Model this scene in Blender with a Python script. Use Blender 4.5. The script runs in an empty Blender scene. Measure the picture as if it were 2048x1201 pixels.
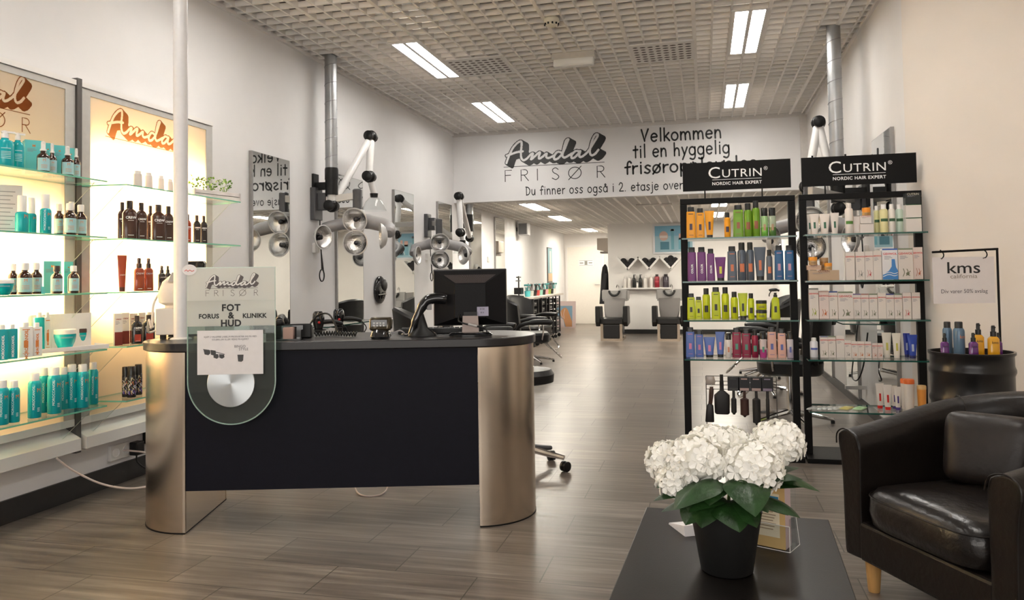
import bpy, math, random
from math import sin, cos, pi, radians
from mathutils import Matrix, Vector
random.seed(7)
S = bpy.context.scene
COL = S.collection

# ---------------------------------------------------------------- camera
CAMH = 1.22
cam = bpy.data.cameras.new('camera')
cam.lens = 27.312; cam.sensor_width = 36.0; cam.sensor_fit = 'HORIZONTAL'
cam.shift_x = 0.0; cam.shift_y = -0.0469; cam.clip_start = 0.05; cam.clip_end = 100
camo = bpy.data.objects.new('camera', cam); COL.objects.link(camo)
YAW, PITCH, ROLL = 0.242086805, 0.0321245308, -0.0148957529
def cam_matrix():
    f = Vector((-sin(YAW), cos(YAW), 0)); r = Vector((cos(YAW), sin(YAW), 0)); u = Vector((0, 0, 1))
    fw = cos(PITCH)*f + sin(PITCH)*u; up = cos(PITCH)*u - sin(PITCH)*f
    r2 = cos(ROLL)*r + sin(ROLL)*up; u2 = cos(ROLL)*up - sin(ROLL)*r
    m = Matrix((r2, u2, -fw)).transposed().to_4x4(); m.translation = (0, 0, CAMH)
    return m
camo.matrix_world = cam_matrix()
S.camera = camo

# ---------------------------------------------------------------- world, daylight, exposure
S.view_settings.view_transform = 'Standard'; S.view_settings.look = 'None'
S.view_settings.exposure = 0.02; S.view_settings.gamma = 1.0; S.view_settings.use_curve_mapping = False
W = bpy.data.worlds.new('world'); S.world = W; W.use_nodes = True
W.node_tree.nodes['Background'].inputs[0].default_value = (0.85, 0.92, 1.0, 1)
W.node_tree.nodes['Background'].inputs[1].default_value = 0.5
try:
    S.cycles.transparent_max_bounces = 24; S.cycles.max_bounces = 12; S.cycles.diffuse_bounces = 8
    S.cycles.sample_clamp_indirect = 6.0; S.cycles.caustics_reflective = False; S.cycles.caustics_refractive = False
except Exception: pass
def area(name, loc, rot, sx, sy, power, col):
    l = bpy.data.lights.new(name, 'AREA'); l.shape = 'RECTANGLE'; l.size = sx; l.size_y = sy; l.energy = power; l.color = col
    o = bpy.data.objects.new(name, l); COL.objects.link(o); o.location = loc; o.rotation_euler = rot
    return o
# daylight coming in through the shop window behind the camera
area('shop_window_daylight', (-0.3, -1.95, 1.35), (radians(74), 0, 0), 5.0, 1.6, 95, (1.0, 0.93, 0.85))
LAMP_E = 32.0      # brightness of the ceiling tubes

# ---------------------------------------------------------------- materials
MATS = {}
def _bsdf(name):
    m = bpy.data.materials.new(name); m.use_nodes = True
    return m, m.node_tree, m.node_tree.nodes['Principled BSDF']
def mat(name, col, rough=0.5, metal=0.0, spec=0.5, coat=0.0, emit=None, es=0.0, var=0.0, vscale=30, bump=0.0, bscale=200, alpha=1.0, stretch=None):
    if name in MATS: return MATS[name]
    m, nt, b = _bsdf(name); N = nt.nodes; L = nt.links
    b.inputs['Base Color'].default_value = (*col, 1); b.inputs['Roughness'].default_value = rough
    b.inputs['Metallic'].default_value = metal; b.inputs['Specular IOR Level'].default_value = spec
    b.inputs['Coat Weight'].default_value = coat; b.inputs['Alpha'].default_value = alpha
    if emit: b.inputs['Emission Color'].default_value = (*emit, 1); b.inputs['Emission Strength'].default_value = es
    if var or bump:
        tc = N.new('ShaderNodeTexCoord'); mp = N.new('ShaderNodeMapping'); L.new(tc.outputs['Object'], mp.inputs[0])
        if stretch: mp.inputs['Scale'].default_value = stretch
    if var:
        n = N.new('ShaderNodeTexNoise'); n.inputs['Scale'].default_value = vscale; n.inputs['Detail'].default_value = 4
        L.new(mp.outputs[0], n.inputs[0])
        r = N.new('ShaderNodeValToRGB'); L.new(n.outputs[0], r.inputs[0])
        r.color_ramp.elements[0].position = .3; r.color_ramp.elements[1].position = .7
        r.color_ramp.elements[0].color = (*[max(0, c*(1-var)) for c in col], 1); r.color_ramp.elements[1].color = (*[min(1, c*(1+var)) for c in col], 1)
        L.new(r.outputs[0], b.inputs['Base Color'])
    if bump:
        n2 = N.new('ShaderNodeTexNoise'); n2.inputs['Scale'].default_value = bscale; n2.inputs['Detail'].default_value = 3
        L.new(mp.outputs[0], n2.inputs[0])
        bp = N.new('ShaderNodeBump'); bp.inputs['Strength'].default_value = bump; bp.inputs['Distance'].default_value = 0.01
        L.new(n2.outputs[0], bp.inputs['Height']); L.new(bp.outputs[0], b.inputs['Normal'])
    MATS[name] = m
    return m
def cm(col, rough=0.4, metal=0.0, coat=0.0):
    return mat('paint_%d_%d_%d_%d_%d' % (*[int(c*255) for c in col], int(rough*100), int(metal*100)), col, rough, metal, coat=coat)
def thin_glass(name, tint, refl=1.0, haze=0.0):
    if name in MATS: return MATS[name]
    m = bpy.data.materials.new(name); m.use_nodes = True; nt = m.node_tree; N = nt.nodes; L = nt.links
    for n in list(N): N.remove(n)
    o = N.new('ShaderNodeOutputMaterial'); t = N.new('ShaderNodeBsdfTransparent'); g = N.new('ShaderNodeBsdfGlossy'); mx = N.new('ShaderNodeMixShader'); lw = N.new('ShaderNodeLayerWeight'); pw = N.new('ShaderNodeMath'); ml = N.new('ShaderNodeMath')
    t.inputs[0].default_value = (*tint, 1); g.inputs['Roughness'].default_value = 0.02; lw.inputs['Blend'].default_value = .5; pw.operation = 'POWER'; pw.inputs[1].default_value = 4.5; ml.operation = 'MULTIPLY_ADD'; ml.inputs[1].default_value = .70; ml.inputs[2].default_value = .025
    g.inputs[0].default_value = (refl, refl, refl, 1)
    L.new(lw.outputs['Facing'], pw.inputs[0]); L.new(pw.outputs[0], ml.inputs[0]); L.new(ml.outputs[0], mx.inputs[0]); L.new(t.outputs[0], mx.inputs[1]); L.new(g.outputs[0], mx.inputs[2])
    out = mx
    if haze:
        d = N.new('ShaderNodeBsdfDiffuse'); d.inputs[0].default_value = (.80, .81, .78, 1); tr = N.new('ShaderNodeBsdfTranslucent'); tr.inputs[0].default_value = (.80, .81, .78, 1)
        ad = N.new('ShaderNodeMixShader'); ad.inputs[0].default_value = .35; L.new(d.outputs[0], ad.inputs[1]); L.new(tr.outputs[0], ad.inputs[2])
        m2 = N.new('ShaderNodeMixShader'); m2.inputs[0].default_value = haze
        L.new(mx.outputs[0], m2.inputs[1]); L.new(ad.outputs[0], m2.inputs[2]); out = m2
    L.new(out.outputs[0], o.inputs[0]); MATS[name] = m
    return m

def wall_mat(name, col, var=0.03):
    return mat(name, col, 0.75, spec=.25, var=var, vscale=2.0, bump=0.04, bscale=160)
def floor_mat():
    m, nt, b = _bsdf('floor_tiles'); N = nt.nodes; L = nt.links
    tc = N.new('ShaderNodeTexCoord'); mp = N.new('ShaderNodeMapping'); L.new(tc.outputs['Object'], mp.inputs[0])
    mp.inputs['Location'].default_value = (0.05, 0.21, 0)
    br = N.new('ShaderNodeTexBrick'); L.new(mp.outputs[0], br.inputs[0])
    br.inputs['Scale'].default_value = 1; br.inputs['Brick Width'].default_value = .615; br.inputs['Row Height'].default_value = .298
    br.inputs['Mortar Size'].default_value = .0028; br.inputs['Mortar Smooth'].default_value = .2; br.inputs['Bias'].default_value = 0
    br.offset = 0.42; br.offset_frequency = 2; br.squash = 1
    br.inputs['Color1'].default_value = (0, 0, 0, 1); br.inputs['Color2'].default_value = (1, 1, 1, 1)
    # long streaks across the tiles
    m2 = N.new('ShaderNodeMapping'); L.new(tc.outputs['Object'], m2.inputs[0]); m2.inputs['Scale'].default_value = (1.6, 26, 1)
    n1 = N.new('ShaderNodeTexNoise'); n1.inputs['Scale'].default_value = 1.0; n1.inputs['Detail'].default_value = 6; n1.inputs['Roughness'].default_value = .62; L.new(m2.outputs[0], n1.inputs[0])
    m3 = N.new('ShaderNodeMapping'); L.new(tc.outputs['Object'], m3.inputs[0]); m3.inputs['Scale'].default_value = (3, 75, 1)
    n2 = N.new('ShaderNodeTexNoise'); n2.inputs['Scale'].default_value = 1.0; n2.inputs['Detail'].default_value = 3; L.new(m3.outputs[0], n2.inputs[0])
    r1 = N.new('ShaderNodeValToRGB'); L.new(n1.outputs[0], r1.inputs[0]); cr = r1.color_ramp
    cr.elements[0].position = .28; cr.elements[0].color = (.095, .074, .060, 1); cr.elements[1].position = .74; cr.elements[1].color = (.345, .295, .250, 1)
    e = cr.elements.new(.5); e.color = (.178, .146, .121, 1)
    mixb = N.new('ShaderNodeMixRGB'); mixb.blend_type = 'MULTIPLY'; mixb.inputs[0].default_value = .36; L.new(r1.outputs[0], mixb.inputs[1])
    r3 = N.new('ShaderNodeValToRGB'); L.new(n2.outputs[0], r3.inputs[0]); r3.color_ramp.elements[0].position = .3; r3.color_ramp.elements[0].color = (.62, .62, .62, 1); r3.color_ramp.elements[1].position = .6
    L.new(r3.outputs[0], mixb.inputs[2])
    tone = N.new('ShaderNodeMixRGB'); tone.blend_type = 'MULTIPLY'; tone.inputs[0].default_value = .30; L.new(mixb.outputs[0], tone.inputs[1]); L.new(br.outputs['Color'], tone.inputs[2])
    mort = N.new('ShaderNodeMixRGB'); L.new(br.outputs['Fac'], mort.inputs[0]); L.new(tone.outputs[0], mort.inputs[1]); mort.inputs[2].default_value = (.045, .035, .028, 1)
    L.new(mort.outputs[0], b.inputs['Base Color'])
    rr = N.new('ShaderNodeMapRange'); L.new(n1.outputs[0], rr.inputs[0]); rr.inputs[3].default_value = .22; rr.inputs[4].default_value = .42
    L.new(rr.outputs[0], b.inputs['Roughness']); b.inputs['Specular IOR Level'].default_value = .45
    bp = N.new('ShaderNodeBump'); bp.inputs['Strength'].default_value = .12; bp.inputs['Distance'].default_value = .004
    L.new(n1.outputs[0], bp.inputs['Height']); L.new(bp.outputs[0], b.inputs['Normal'])
    return m
def steel_mat(name, col, rough, aniso=.8, arot=0.0):
    m, nt, b = _bsdf(name); N = nt.nodes; L = nt.links
    b.inputs['Metallic'].default_value = 1; b.inputs['Base Color'].default_value = (*col, 1)
    b.inputs['Anisotropic'].default_value = aniso; b.inputs['Anisotropic Rotation'].default_value = arot
    tg = N.new('ShaderNodeTangent'); tg.direction_type = 'RADIAL'; tg.axis = 'Z'; L.new(tg.outputs[0], b.inputs['Tangent'])
    tc = N.new('ShaderNodeTexCoord'); mp = N.new('ShaderNodeMapping'); L.new(tc.outputs['Object'], mp.inputs[0]); mp.inputs['Scale'].default_value = (3, 3, 300)
    n = N.new('ShaderNodeTexNoise'); n.inputs['Scale'].default_value = 1; n.inputs['Detail'].default_value = 2; L.new(mp.outputs[0], n.inputs[0])
    r = N.new('ShaderNodeMapRange'); L.new(n.outputs[0], r.inputs[0]); r.inputs[3].default_value = rough-.02; r.inputs[4].default_value = rough+.02
    L.new(r.outputs[0], b.inputs['Roughness']); MATS[name] = m
    return m

WALL = wall_mat('white_wall', (.80, .775, .75)); WALLC = wall_mat('cool_white_wall', (.80, .79, .79))
WARMLIT = wall_mat('warm_lit_wall', (.80, .735, .665))  # warm daylight from the front is put into this wall colour
PAINTW = mat('white_paint', (.82, .80, .78), .45); PLASTW = mat('white_plastic', (.78, .76, .73), .35, var=.03, vscale=20)
BLACK = mat('black_lacquer', (.006, .0055, .0055), .5, spec=.15, bump=.02); BLACKP = mat('black_plastic', (.008, .0075, .0075), .38, spec=.3, var=.1, vscale=60)
BLACKG = mat('black_gloss', (.008, .008, .009), .12, coat=.5); RUBBER = mat('rubber', (.015, .015, .015), .7)
COUNTER = mat('dark_blue_laminate', (.0065, .0065, .012), .55, var=.08, vscale=40, spec=.15); COUNTERTOP = mat('dark_top_laminate', (.013, .0115, .0125), .30, var=.08, vscale=60)
STEEL = steel_mat('brushed_steel', (.74, .63, .51), .24); STEELD = steel_mat('brushed_steel_disc', (.62, .66, .68), .3)
CHROME = mat('chrome', (.86, .86, .86), .08, 1.0, var=.02); ALU = mat('aluminium', (.72, .72, .72), .3, 1.0, var=.03, vscale=40)
GALV = mat('galvanised_duct', (.42, .43, .44), .42, 1.0, var=.12, vscale=6)
MIRROR = mat('mirror_silver', (.86, .88, .87), .012, 1.0, var=.005); FRAME = mat('mirror_frame', (.36, .35, .34), .4, .7, var=.05)
GREY = mat('grey_plastic', (.32, .31, .31), .4, var=.05); GREYD = mat('dark_grey_plastic', (.075, .075, .08), .42, var=.06); GREYL = mat('light_grey_plastic', (.62, .61, .60), .3, coat=.2, var=.03)
LEATHER = mat('black_leather', (.009, .0065, .0055), .36, spec=.32, var=.25, vscale=9, bump=.16, bscale=40)
LEATHERC = mat('salon_leather', (.011, .0105, .0105), .4, spec=.4, bump=.1, bscale=120); LEATHERG = mat('grey_leather', (.11, .10, .095), .4, bump=.1, bscale=120)
GLASS = thin_glass('clear_glass', (.965, .985, .975)); GLASSG = thin_glass('green_glass', (.66, .76, .72), haze=.055); GLASSEDGE = mat('glass_edge', (.16, .50, .36), .15, coat=.3)  # faint diffuse haze in the green glass stands in for reflections on it
GLASSEDGED = mat('dark_glass_edge', (.015, .085, .065), .15, coat=.3)
FROST = thin_glass('frosted_glass', (.93, .95, .94), .6, haze=.86); FROST2 = thin_glass('half_frosted_glass', (.80, .85, .83), .7, haze=.66)
ACRYL = thin_glass('clear_acrylic', (.96, .97, .97)); HOODG = thin_glass('clear_hood_plastic', (.93, .95, .95))
WOODLEG = mat('birch_leg', (.62, .36, .13), .4, var=.12, vscale=8, stretch=(8, 8, 1)); TABLEM = mat('black_brown_table', (.009, .007, .0065), .36, var=.15, vscale=30, bump=.03, spec=.35)
INK = mat('black_lettering', (.012, .012, .012), .5, var=.02); PAPER = mat('white_paper', (.80, .78, .79), .6, var=.02)
WHITEINK = mat('white_lettering', (.88, .88, .88), .5, var=.02); REDINK = cm((.62, .05, .04), .5); ORANGEINK = cm((.70, .22, .05), .5)
LEAF = mat('hydrangea_leaf', (.014, .048, .010), .42, var=.35, vscale=25, bump=.2, bscale=60); PETAL = mat('white_petal', (.92, .905, .85), .6, var=.05, vscale=18)
POTM = mat('matt_black_pot', (.007, .007, .007), .55, var=.05)
TUBE = mat('lamp_tube', (1, 1, 1), .5, emit=(1.0, .96, .90), es=LAMP_E)
TUBEW = mat('warm_lamp_tube', (1, 1, 1), .5, emit=(1.0, .93, .80), es=LAMP_E*2.6)

# ---------------------------------------------------------------- mesh helpers
class MB:
    def __init__(s): s.v = []; s.f = []; s.mi = []; s.m = Matrix(); s.k = 0
    def add(s, vs, fs):
        o = len(s.v); s.v += [tuple(s.m @ Vector(p)) for p in vs]; s.f += [tuple(i+o for i in f) for f in fs]; s.mi += [s.k]*len(fs)
    def box(s, x0, y0, z0, x1, y1, z1):
        s.add([(x0,y0,z0),(x1,y0,z0),(x1,y1,z0),(x0,y1,z0),(x0,y0,z1),(x1,y0,z1),(x1,y1,z1),(x0,y1,z1)],
              [(0,3,2,1),(4,5,6,7),(0,1,5,4),(1,2,6,5),(2,3,7,6),(3,0,4,7)])
        return s
    def cbox(s, c, d): return s.box(c[0]-d[0]/2, c[1]-d[1]/2, c[2]-d[2]/2, c[0]+d[0]/2, c[1]+d[1]/2, c[2]+d[2]/2)
    def rings(s, R, cap0=True, cap1=True, closed=True):
        n = len(R[0]); vs = [p for r in R for p in r]; fs = []
        for i in range(len(R)-1):
            for j in range(n if closed else n-1):
                k = (j+1) % n; fs.append((i*n+j, i*n+k, (i+1)*n+k, (i+1)*n+j))
        if cap0: fs.append(tuple(range(n))[::-1])
        if cap1: fs.append(tuple((len(R)-1)*n+j for j in range(n)))
        s.add(vs, fs); return s
    def loft(s, secs, p=2.0, n=20, cx=0, cy=0):
        # secs: (z, half width, half depth[, offset x, offset y]); superellipse rings
        R = []
        for q in secs:
            z, a, b = q[:3]; ox, oy = (q[3], q[4]) if len(q) > 4 else (0, 0)
            R.append([(cx+ox+a*math.copysign(abs(cos(t))**(2/p), cos(t)), cy+oy+b*math.copysign(abs(sin(t))**(2/p), sin(t)), z) for t in [2*pi*(i+.5)/n for i in range(n)]])
        return s.rings(R)
    def lathe(s, prof, n=24, c=(0,0,0), cap=True):
        R = [[(c[0]+r*cos(2*pi*i/n), c[1]+r*sin(2*pi*i/n), c[2]+z) for i in range(n)] for r, z in prof]
        return s.rings(R, cap, cap)
    def cyl(s, c, r, h, n=20): return s.lathe([(r, 0), (r, h)], n, c)
    def tube(s, pts, r, n=8, smooth=0):
        P = [Vector(p) for p in pts]
        if smooth: P = spline(P, smooth)
        R = []; prev = None
        for i, p in enumerate(P):
            t = (P[min(i+1, len(P)-1)] - P[max(i-1, 0)]).normalized()
            if prev is None: u = t.orthogonal().normalized()
            else: u = (prev - t*prev.dot(t)).normalized() if (prev - t*prev.dot(t)).length > 1e-6 else t.orthogonal().normalized()
            prev = u; w = t.cross(u); rr = r[i*(len(r)-1)//max(1, len(P)-1)] if isinstance(r, (list, tuple)) else r
            R.append([tuple(p + rr*(cos(2*pi*k/n)*u + sin(2*pi*k/n)*w)) for k in range(n)])
        return s.rings(R)
    def prism(s, poly, a, b, axis='z'):
        f = {'z': lambda x, y, h: (x, y, h), 'y': lambda x, y, h: (x, h, y), 'x': lambda x, y, h: (h, x, y)}[axis]
        n = len(poly); vs = [f(x, y, a) for x, y in poly] + [f(x, y, b) for x, y in poly]
        fs = [(i, (i+1) % n, n+(i+1) % n, n+i) for i in range(n)] + [tuple(range(n))[::-1], tuple(range(n, 2*n))]
        s.add(vs, fs); return s
    def sphere(s, c, r, n=14, m=9, sc=(1,1,1)):
        R = []
        for i in range(1, m):
            a = -pi/2 + pi*i/m
            R.append([(c[0]+sc[0]*r*cos(a)*cos(2*pi*j/n), c[1]+sc[1]*r*cos(a)*sin(2*pi*j/n), c[2]+sc[2]*r*sin(a)) for j in range(n)])
        return s.rings(R)
    def build(s, name, m, parent=None, smooth=35, bevel=0):
        me = bpy.data.meshes.new(name); me.from_pydata(s.v, [], s.f); me.validate()
        for x in (m if isinstance(m, (list, tuple)) else [m]): me.materials.append(x)
        if len(me.materials) > 1 and len(me.polygons) == len(s.mi): me.polygons.foreach_set('material_index', s.mi)
        import bmesh
        bm = bmesh.new(); bm.from_mesh(me); bmesh.ops.recalc_face_normals(bm, faces=bm.faces); bm.to_mesh(me); bm.free()
        if smooth:
            me.polygons.foreach_set('use_smooth', [True]*len(me.polygons)); me.set_sharp_from_angle(angle=radians(smooth))
        return link(name, me, parent, bevel)
def link(name, me, parent=None, bevel=0):
    o = bpy.data.objects.new(name, me); COL.objects.link(o)
    if parent: o.parent = parent
    if bevel:
        b = o.modifiers.new('bevel', 'BEVEL'); b.width = bevel; b.segments = 2; b.limit_method = 'ANGLE'; b.angle_limit = radians(40)
    return o
def spline(P, k):
    out = []
    for i in range(len(P)-1):
        a = P[max(i-1, 0)]; b = P[i]; c = P[i+1]; d = P[min(i+2, len(P)-1)]
        for j in range(k):
            t = j/k; out.append(.5*((2*b) + (c-a)*t + (2*a-5*b+4*c-d)*t*t + (3*b-a-3*c+d)*t**3))
    out.append(P[-1]); return out
def props(o, label, cat, group=None):
    o['label'] = label; o['category'] = cat
    if group: o['group'] = group
    return o
def thing(name, label, cat, loc=(0,0,0), rz=0.0, group=None):
    o = bpy.data.objects.new(name, None); o.empty_display_size = .05; COL.objects.link(o); o.location = loc; o.rotation_euler = (0, 0, rz)
    return props(o, label, cat, group)
def solo(mb, name, label, cat, m, loc=(0,0,0), rz=0.0, group=None, smooth=35, bevel=0):
    o = mb.build(name, m, None, smooth, bevel); o.location = loc; o.rotation_euler = (0, 0, rz)
    return props(o, label, cat, group)
def struct(mb, name, m, smooth=0):
    o = mb.build(name, m, None, smooth); o['kind'] = 'structure'; return o
def copy_thing(t, loc, label, rz=None):
    c = t.copy(); COL.objects.link(c); c.location = loc; c['label'] = label
    if rz is not None: c.rotation_euler = (0, 0, rz)
    for ch in t.children:
        k = ch.copy(); COL.objects.link(k); k.parent = c
        for g in ch.children:
            q = g.copy(); COL.objects.link(q); q.parent = k
    return c

# ---------------------------------------------------------------- lettering
TXT = {}
def text_verts(body, size, align='CENTER', spacing=1.0, bold=0.0, sx=1.0):
    key = (body, round(size, 4), align, spacing, bold, sx)
    if key not in TXT:
        c = bpy.data.curves.new('t', 'FONT'); c.body = body; c.size = size; c.align_x = align; c.space_character = spacing; c.offset = bold; c.resolution_u = 3; c.fill_mode = 'FRONT'
        o = bpy.data.objects.new('t', c); COL.objects.link(o); bpy.context.view_layer.update()
        me = bpy.data.meshes.new_from_object(o.evaluated_get(bpy.context.evaluated_depsgraph_get()))
        TXT[key] = ([(v.co.x*sx, v.co.y) for v in me.vertices], [tuple(p.vertices) for p in me.polygons])
        bpy.data.objects.remove(o); bpy.data.curves.remove(c); bpy.data.meshes.remove(me)
    return TXT[key]
def add_text(mb, body, size, x=0, z=0, y=0, bend=0, vertical=False, **kw):
    # upright text facing -y; bend = radius of the cylinder it is printed on
    vs, fs = text_verts(body, size, **kw); out = []
    for a, b in vs:
        if vertical: a, b = -b, a
        X, Z = a+x, b+z
        out.append((bend*sin(X/bend), -bend*cos(X/bend)+y, Z) if bend else (X, y, Z))
    mb.add(out, fs); return mb
def patch(mb, x0, x1, z0, z1, y=0, bend=0, n=6):
    vs = []; fs = []
    for i in range(n+1):
        X = x0+(x1-x0)*i/n
        for Z in (z0, z1): vs.append((bend*sin(X/bend), -bend*cos(X/bend)+y, Z) if bend else (X, y, Z))
    for i in range(n): fs.append((2*i, 2*i+2, 2*i+3, 2*i+1))
    mb.add(vs, fs); return mb
def arc(cx, cy, rx, ry, a0, a1, n=14): return [(cx+rx*cos(radians(a0+(a1-a0)*i/n)), cy+ry*sin(radians(a0+(a1-a0)*i/n))) for i in range(n+1)]
def sm(pts, k=6): return [(p.x, p.y) for p in spline([Vector((a, b, 0)) for a, b in pts], k)]
O_ = arc(.25, .25, .23, .25, 20, 380)
GL = {
 'o': (.58, [O_]), 'e': (.56, [[(.05, .26), (.46, .28)] + arc(.25, .25, .22, .25, 10, 315)]), 'l': (.26, [[(.1, .82), (.11, 0)]]),
 'i': (.26, [[(.1, .5), (.11, 0)], [(.1, .68), (.105, .69)]]), 'n': (.56, [[(.05, .5), (.06, 0)], sm([(.06, .28), (.16, .46), (.3, .48), (.4, .36), (.43, 0)])]),
 'm': (.86, [[(.05, .5), (.06, 0)], sm([(.06, .28), (.15, .45), (.27, .48), (.36, .36), (.39, 0)]), sm([(.38, .3), (.47, .45), (.6, .48), (.69, .36), (.73, 0)])]),
 'k': (.5, [[(.05, .8), (.06, 0)], [(.38, .5), (.07, .2)], [(.16, .28), (.43, 0)]]), 'V': (.62, [[(0, .78), (.24, 0), (.32, .4), (.5, .8)]]),
 't': (.42, [[(.18, .72), (.18, 0)], [(.0, .48), (.36, .5)]]), 'h': (.55, [[(.05, .8), (.06, 0)], sm([(.06, .26), (.16, .44), (.3, .46), (.4, .34), (.42, 0)])]),
 'y': (.52, [[(.04, .5), (.22, .06)], [(.44, .5), (.22, .02), (.08, -.26)]]), 'g': (.6, [O_, sm([(.46, .48), (.47, .1), (.45, -.16), (.3, -.28), (.08, -.22)])]),
 'f': (.42, [sm([(.42, .7), (.32, .8), (.2, .7), (.17, .4), (.17, 0)]), [(.02, .42), (.36, .45)]]), 'r': (.4, [[(.05, .5), (.06, 0)], sm([(.06, .28), (.16, .44), (.34, .48)])]),
 's': (.48, [sm([(.38, .44), (.22, .5), (.07, .4), (.2, .27), (.36, .14), (.22, 0), (.03, .06)])]), 'ø': (.58, [O_, [(.02, -.07), (.48, .57)]]),
 'p': (.58, [[(.05, .5), (.06, -.28)], arc(.27, .25, .21, .25, 180, -180)]), 'D': (.64, [sm([(.08, .75), (.08, .4), (.09, 0)]), sm([(.0, .76), (.32, .7), (.52, .42), (.38, .08), (.06, 0)])]),
 'u': (.56, [sm([(.05, .5), (.06, .15), (.2, .0), (.36, .1), (.43, .5)]), [(.43, .5), (.44, 0)]]), 'a': (.58, [O_, [(.46, .5), (.48, 0)]]),
 'å': (.58, [O_, [(.46, .5), (.48, 0)], arc(.26, .66, .08, .08, 0, 360, 10)]), '2': (.6, [sm([(.04, .6), (.2, .78), (.42, .68), (.38, .4), (.04, .02)]) + [(.54, .02)]]),
 '.': (.26, [[(.08, .02), (.09, .02)]]), 'j': (.3, [sm([(.16, .5), (.17, 0), (.14, -.22), (-.02, -.28)]), [(.16, .68), (.165, .69)]]),
 'v': (.5, [[(.03, .5), (.22, 0), (.42, .5)]]), 'F': (.9, [[(0, 0), (0, .75), (.45, .75)], [(0, .42), (.38, .42)]]),
 'R': (.9, [[(0, 0), (0, .75), (.22, .75)] + arc(.24, .57, .2, .18, 90, -90) + [(0, .39)], [(.2, .39), (.5, 0)]]), 'I': (.5, [[(0, 0), (0, .75)]]),
 'S': (.9, [sm([(.46, .66), (.28, .77), (.08, .66), (.14, .47), (.36, .34), (.5, .16), (.3, -.01), (.05, .1)])]), 'Ø': (1.1, [arc(.42, .375, .42, .38, 0, 360, 28), [(.0, -.06), (.84, .8)]]),
 ' ': (.36, []),
}
def ribbon(mb, pts, w, f):
    # flat stroke with round ends; f maps (x, y) to a 3D point
    P = [Vector((a, b)) for a, b in pts]; h = w/2; L = []; R = []
    for i, p in enumerate(P):
        t = P[min(i+1, len(P)-1)] - P[max(i-1, 0)]
        t = t.normalized() if t.length > 1e-9 else Vector((1, 0)); n = Vector((-t.y, t.x)); L.append(p+n*h); R.append(p-n*h)
    vs = [f(*q) for q in L] + [f(*q) for q in R]; k = len(P)
    mb.add(vs, [(i, k+i, k+i+1, i+1) for i in range(k-1)])
    for e in (P[0], P[-1]):
        mb.add([f(e.x+h*cos(2*pi*j/10), e.y+h*sin(2*pi*j/10)) for j in range(10)], [tuple(range(10))])
def hand_text(mb, s, size, w, f, gap=0.0):
    x = 0
    for ch in s:
        adv, st = GL[ch]
        for p in st: ribbon(mb, [((a+x)*size, b*size) for a, b in p], w, f)
        x += adv+gap
    return x*size
# script logo, drawn as strokes in a box 1.0 wide; y up, 0 at the rule under it
def _lg(pts): return sm([((x-580)/792, (450-.044*(x-580)-y)/792) for x, y in pts], 5)
LOGO = [_lg(p) for p in (
 [(602, 418), (620, 368), (652, 305), (690, 262), (722, 248), (726, 280), (720, 330), (722, 375), (738, 396), (765, 385), (800, 350), (816, 345), (806, 372), (802, 390), (832, 365), (860, 340), (873, 338), (863, 368), (866, 385), (892, 370), (916, 350), (926, 346), (921, 370), (936, 380), (962, 372), (990, 356)],
 [(604, 360), (640, 348), (690, 332), (738, 326)],
 [(1042, 338), (1012, 333), (986, 362), (986, 390), (1012, 385), (1042, 355), (1064, 318), (1088, 262), (1098, 236), (1078, 250), (1060, 310), (1050, 360), (1064, 378), (1098, 362), (1125, 345)],
 [(1182, 330), (1152, 328), (1122, 358), (1122, 382), (1146, 376), (1176, 345), (1190, 328), (1180, 360), (1188, 374), (1212, 365), (1252, 328), (1292, 268), (1322, 220), (1326, 202), (1306, 206), (1282, 250), (1266, 310), (1264, 345), (1278, 362), (1304, 350), (1330, 318)])]
import numpy as np
_LG = {}
def logo_cells(n, wface, outline):
    """runs of ink (x0, x1, y0, y1) of the script: a slanted block shadow with the letter strokes left free"""
    key = (n, wface, outline)
    if key in _LG: return _LG[key]
    P = []
    for st in LOGO:
        for (x0, y0), (x1, y1) in zip(st[:-1], st[1:]):
            k = max(2, int(math.hypot(x1-x0, y1-y0)*n*1.2)); P += [(x0+(x1-x0)*i/k, y0+(y1-y0)*i/k) for i in range(k)]
    P = np.array(P); xs = (np.arange(int(1.16*n))+.5)/n-.03; ys = (np.arange(int(.46*n))+.5)/n-.06
    def cover(P, r):
        g = np.zeros((len(ys), len(xs)), bool); k = int(r*n)+2
        for x, y in P:
            i = int((x+.03)*n); j = int((y+.06)*n); i0, i1, j0, j1 = max(0, i-k), min(len(xs), i+k+1), max(0, j-k), min(len(ys), j+k+1)
            g[j0:j1, i0:i1] |= (xs[None, i0:i1]-x)**2+(ys[j0:j1, None]-y)**2 < r*r
        return g
    ink = np.zeros((len(ys), len(xs)), bool); base = cover(P, wface/2+outline)
    for i in range(40):
        dx, dy = int(round(.058*i/39*n)), int(round(.036*i/39*n)); q = np.zeros_like(base); q[:base.shape[0]-dy, dx:] = base[dy:, :base.shape[1]-dx]; ink |= q
    ink &= ~cover(P, wface/2)
    runs = []
    for j in range(len(ys)):
        row = np.diff(np.concatenate(([0], ink[j].astype(int), [0])))
        for a0, b0 in zip(np.where(row == 1)[0], np.where(row == -1)[0]): runs.append((a0/n-.03, b0/n-.03, j/n-.06, (j+1)/n-.06))
    _LG[key] = runs; return runs
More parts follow.
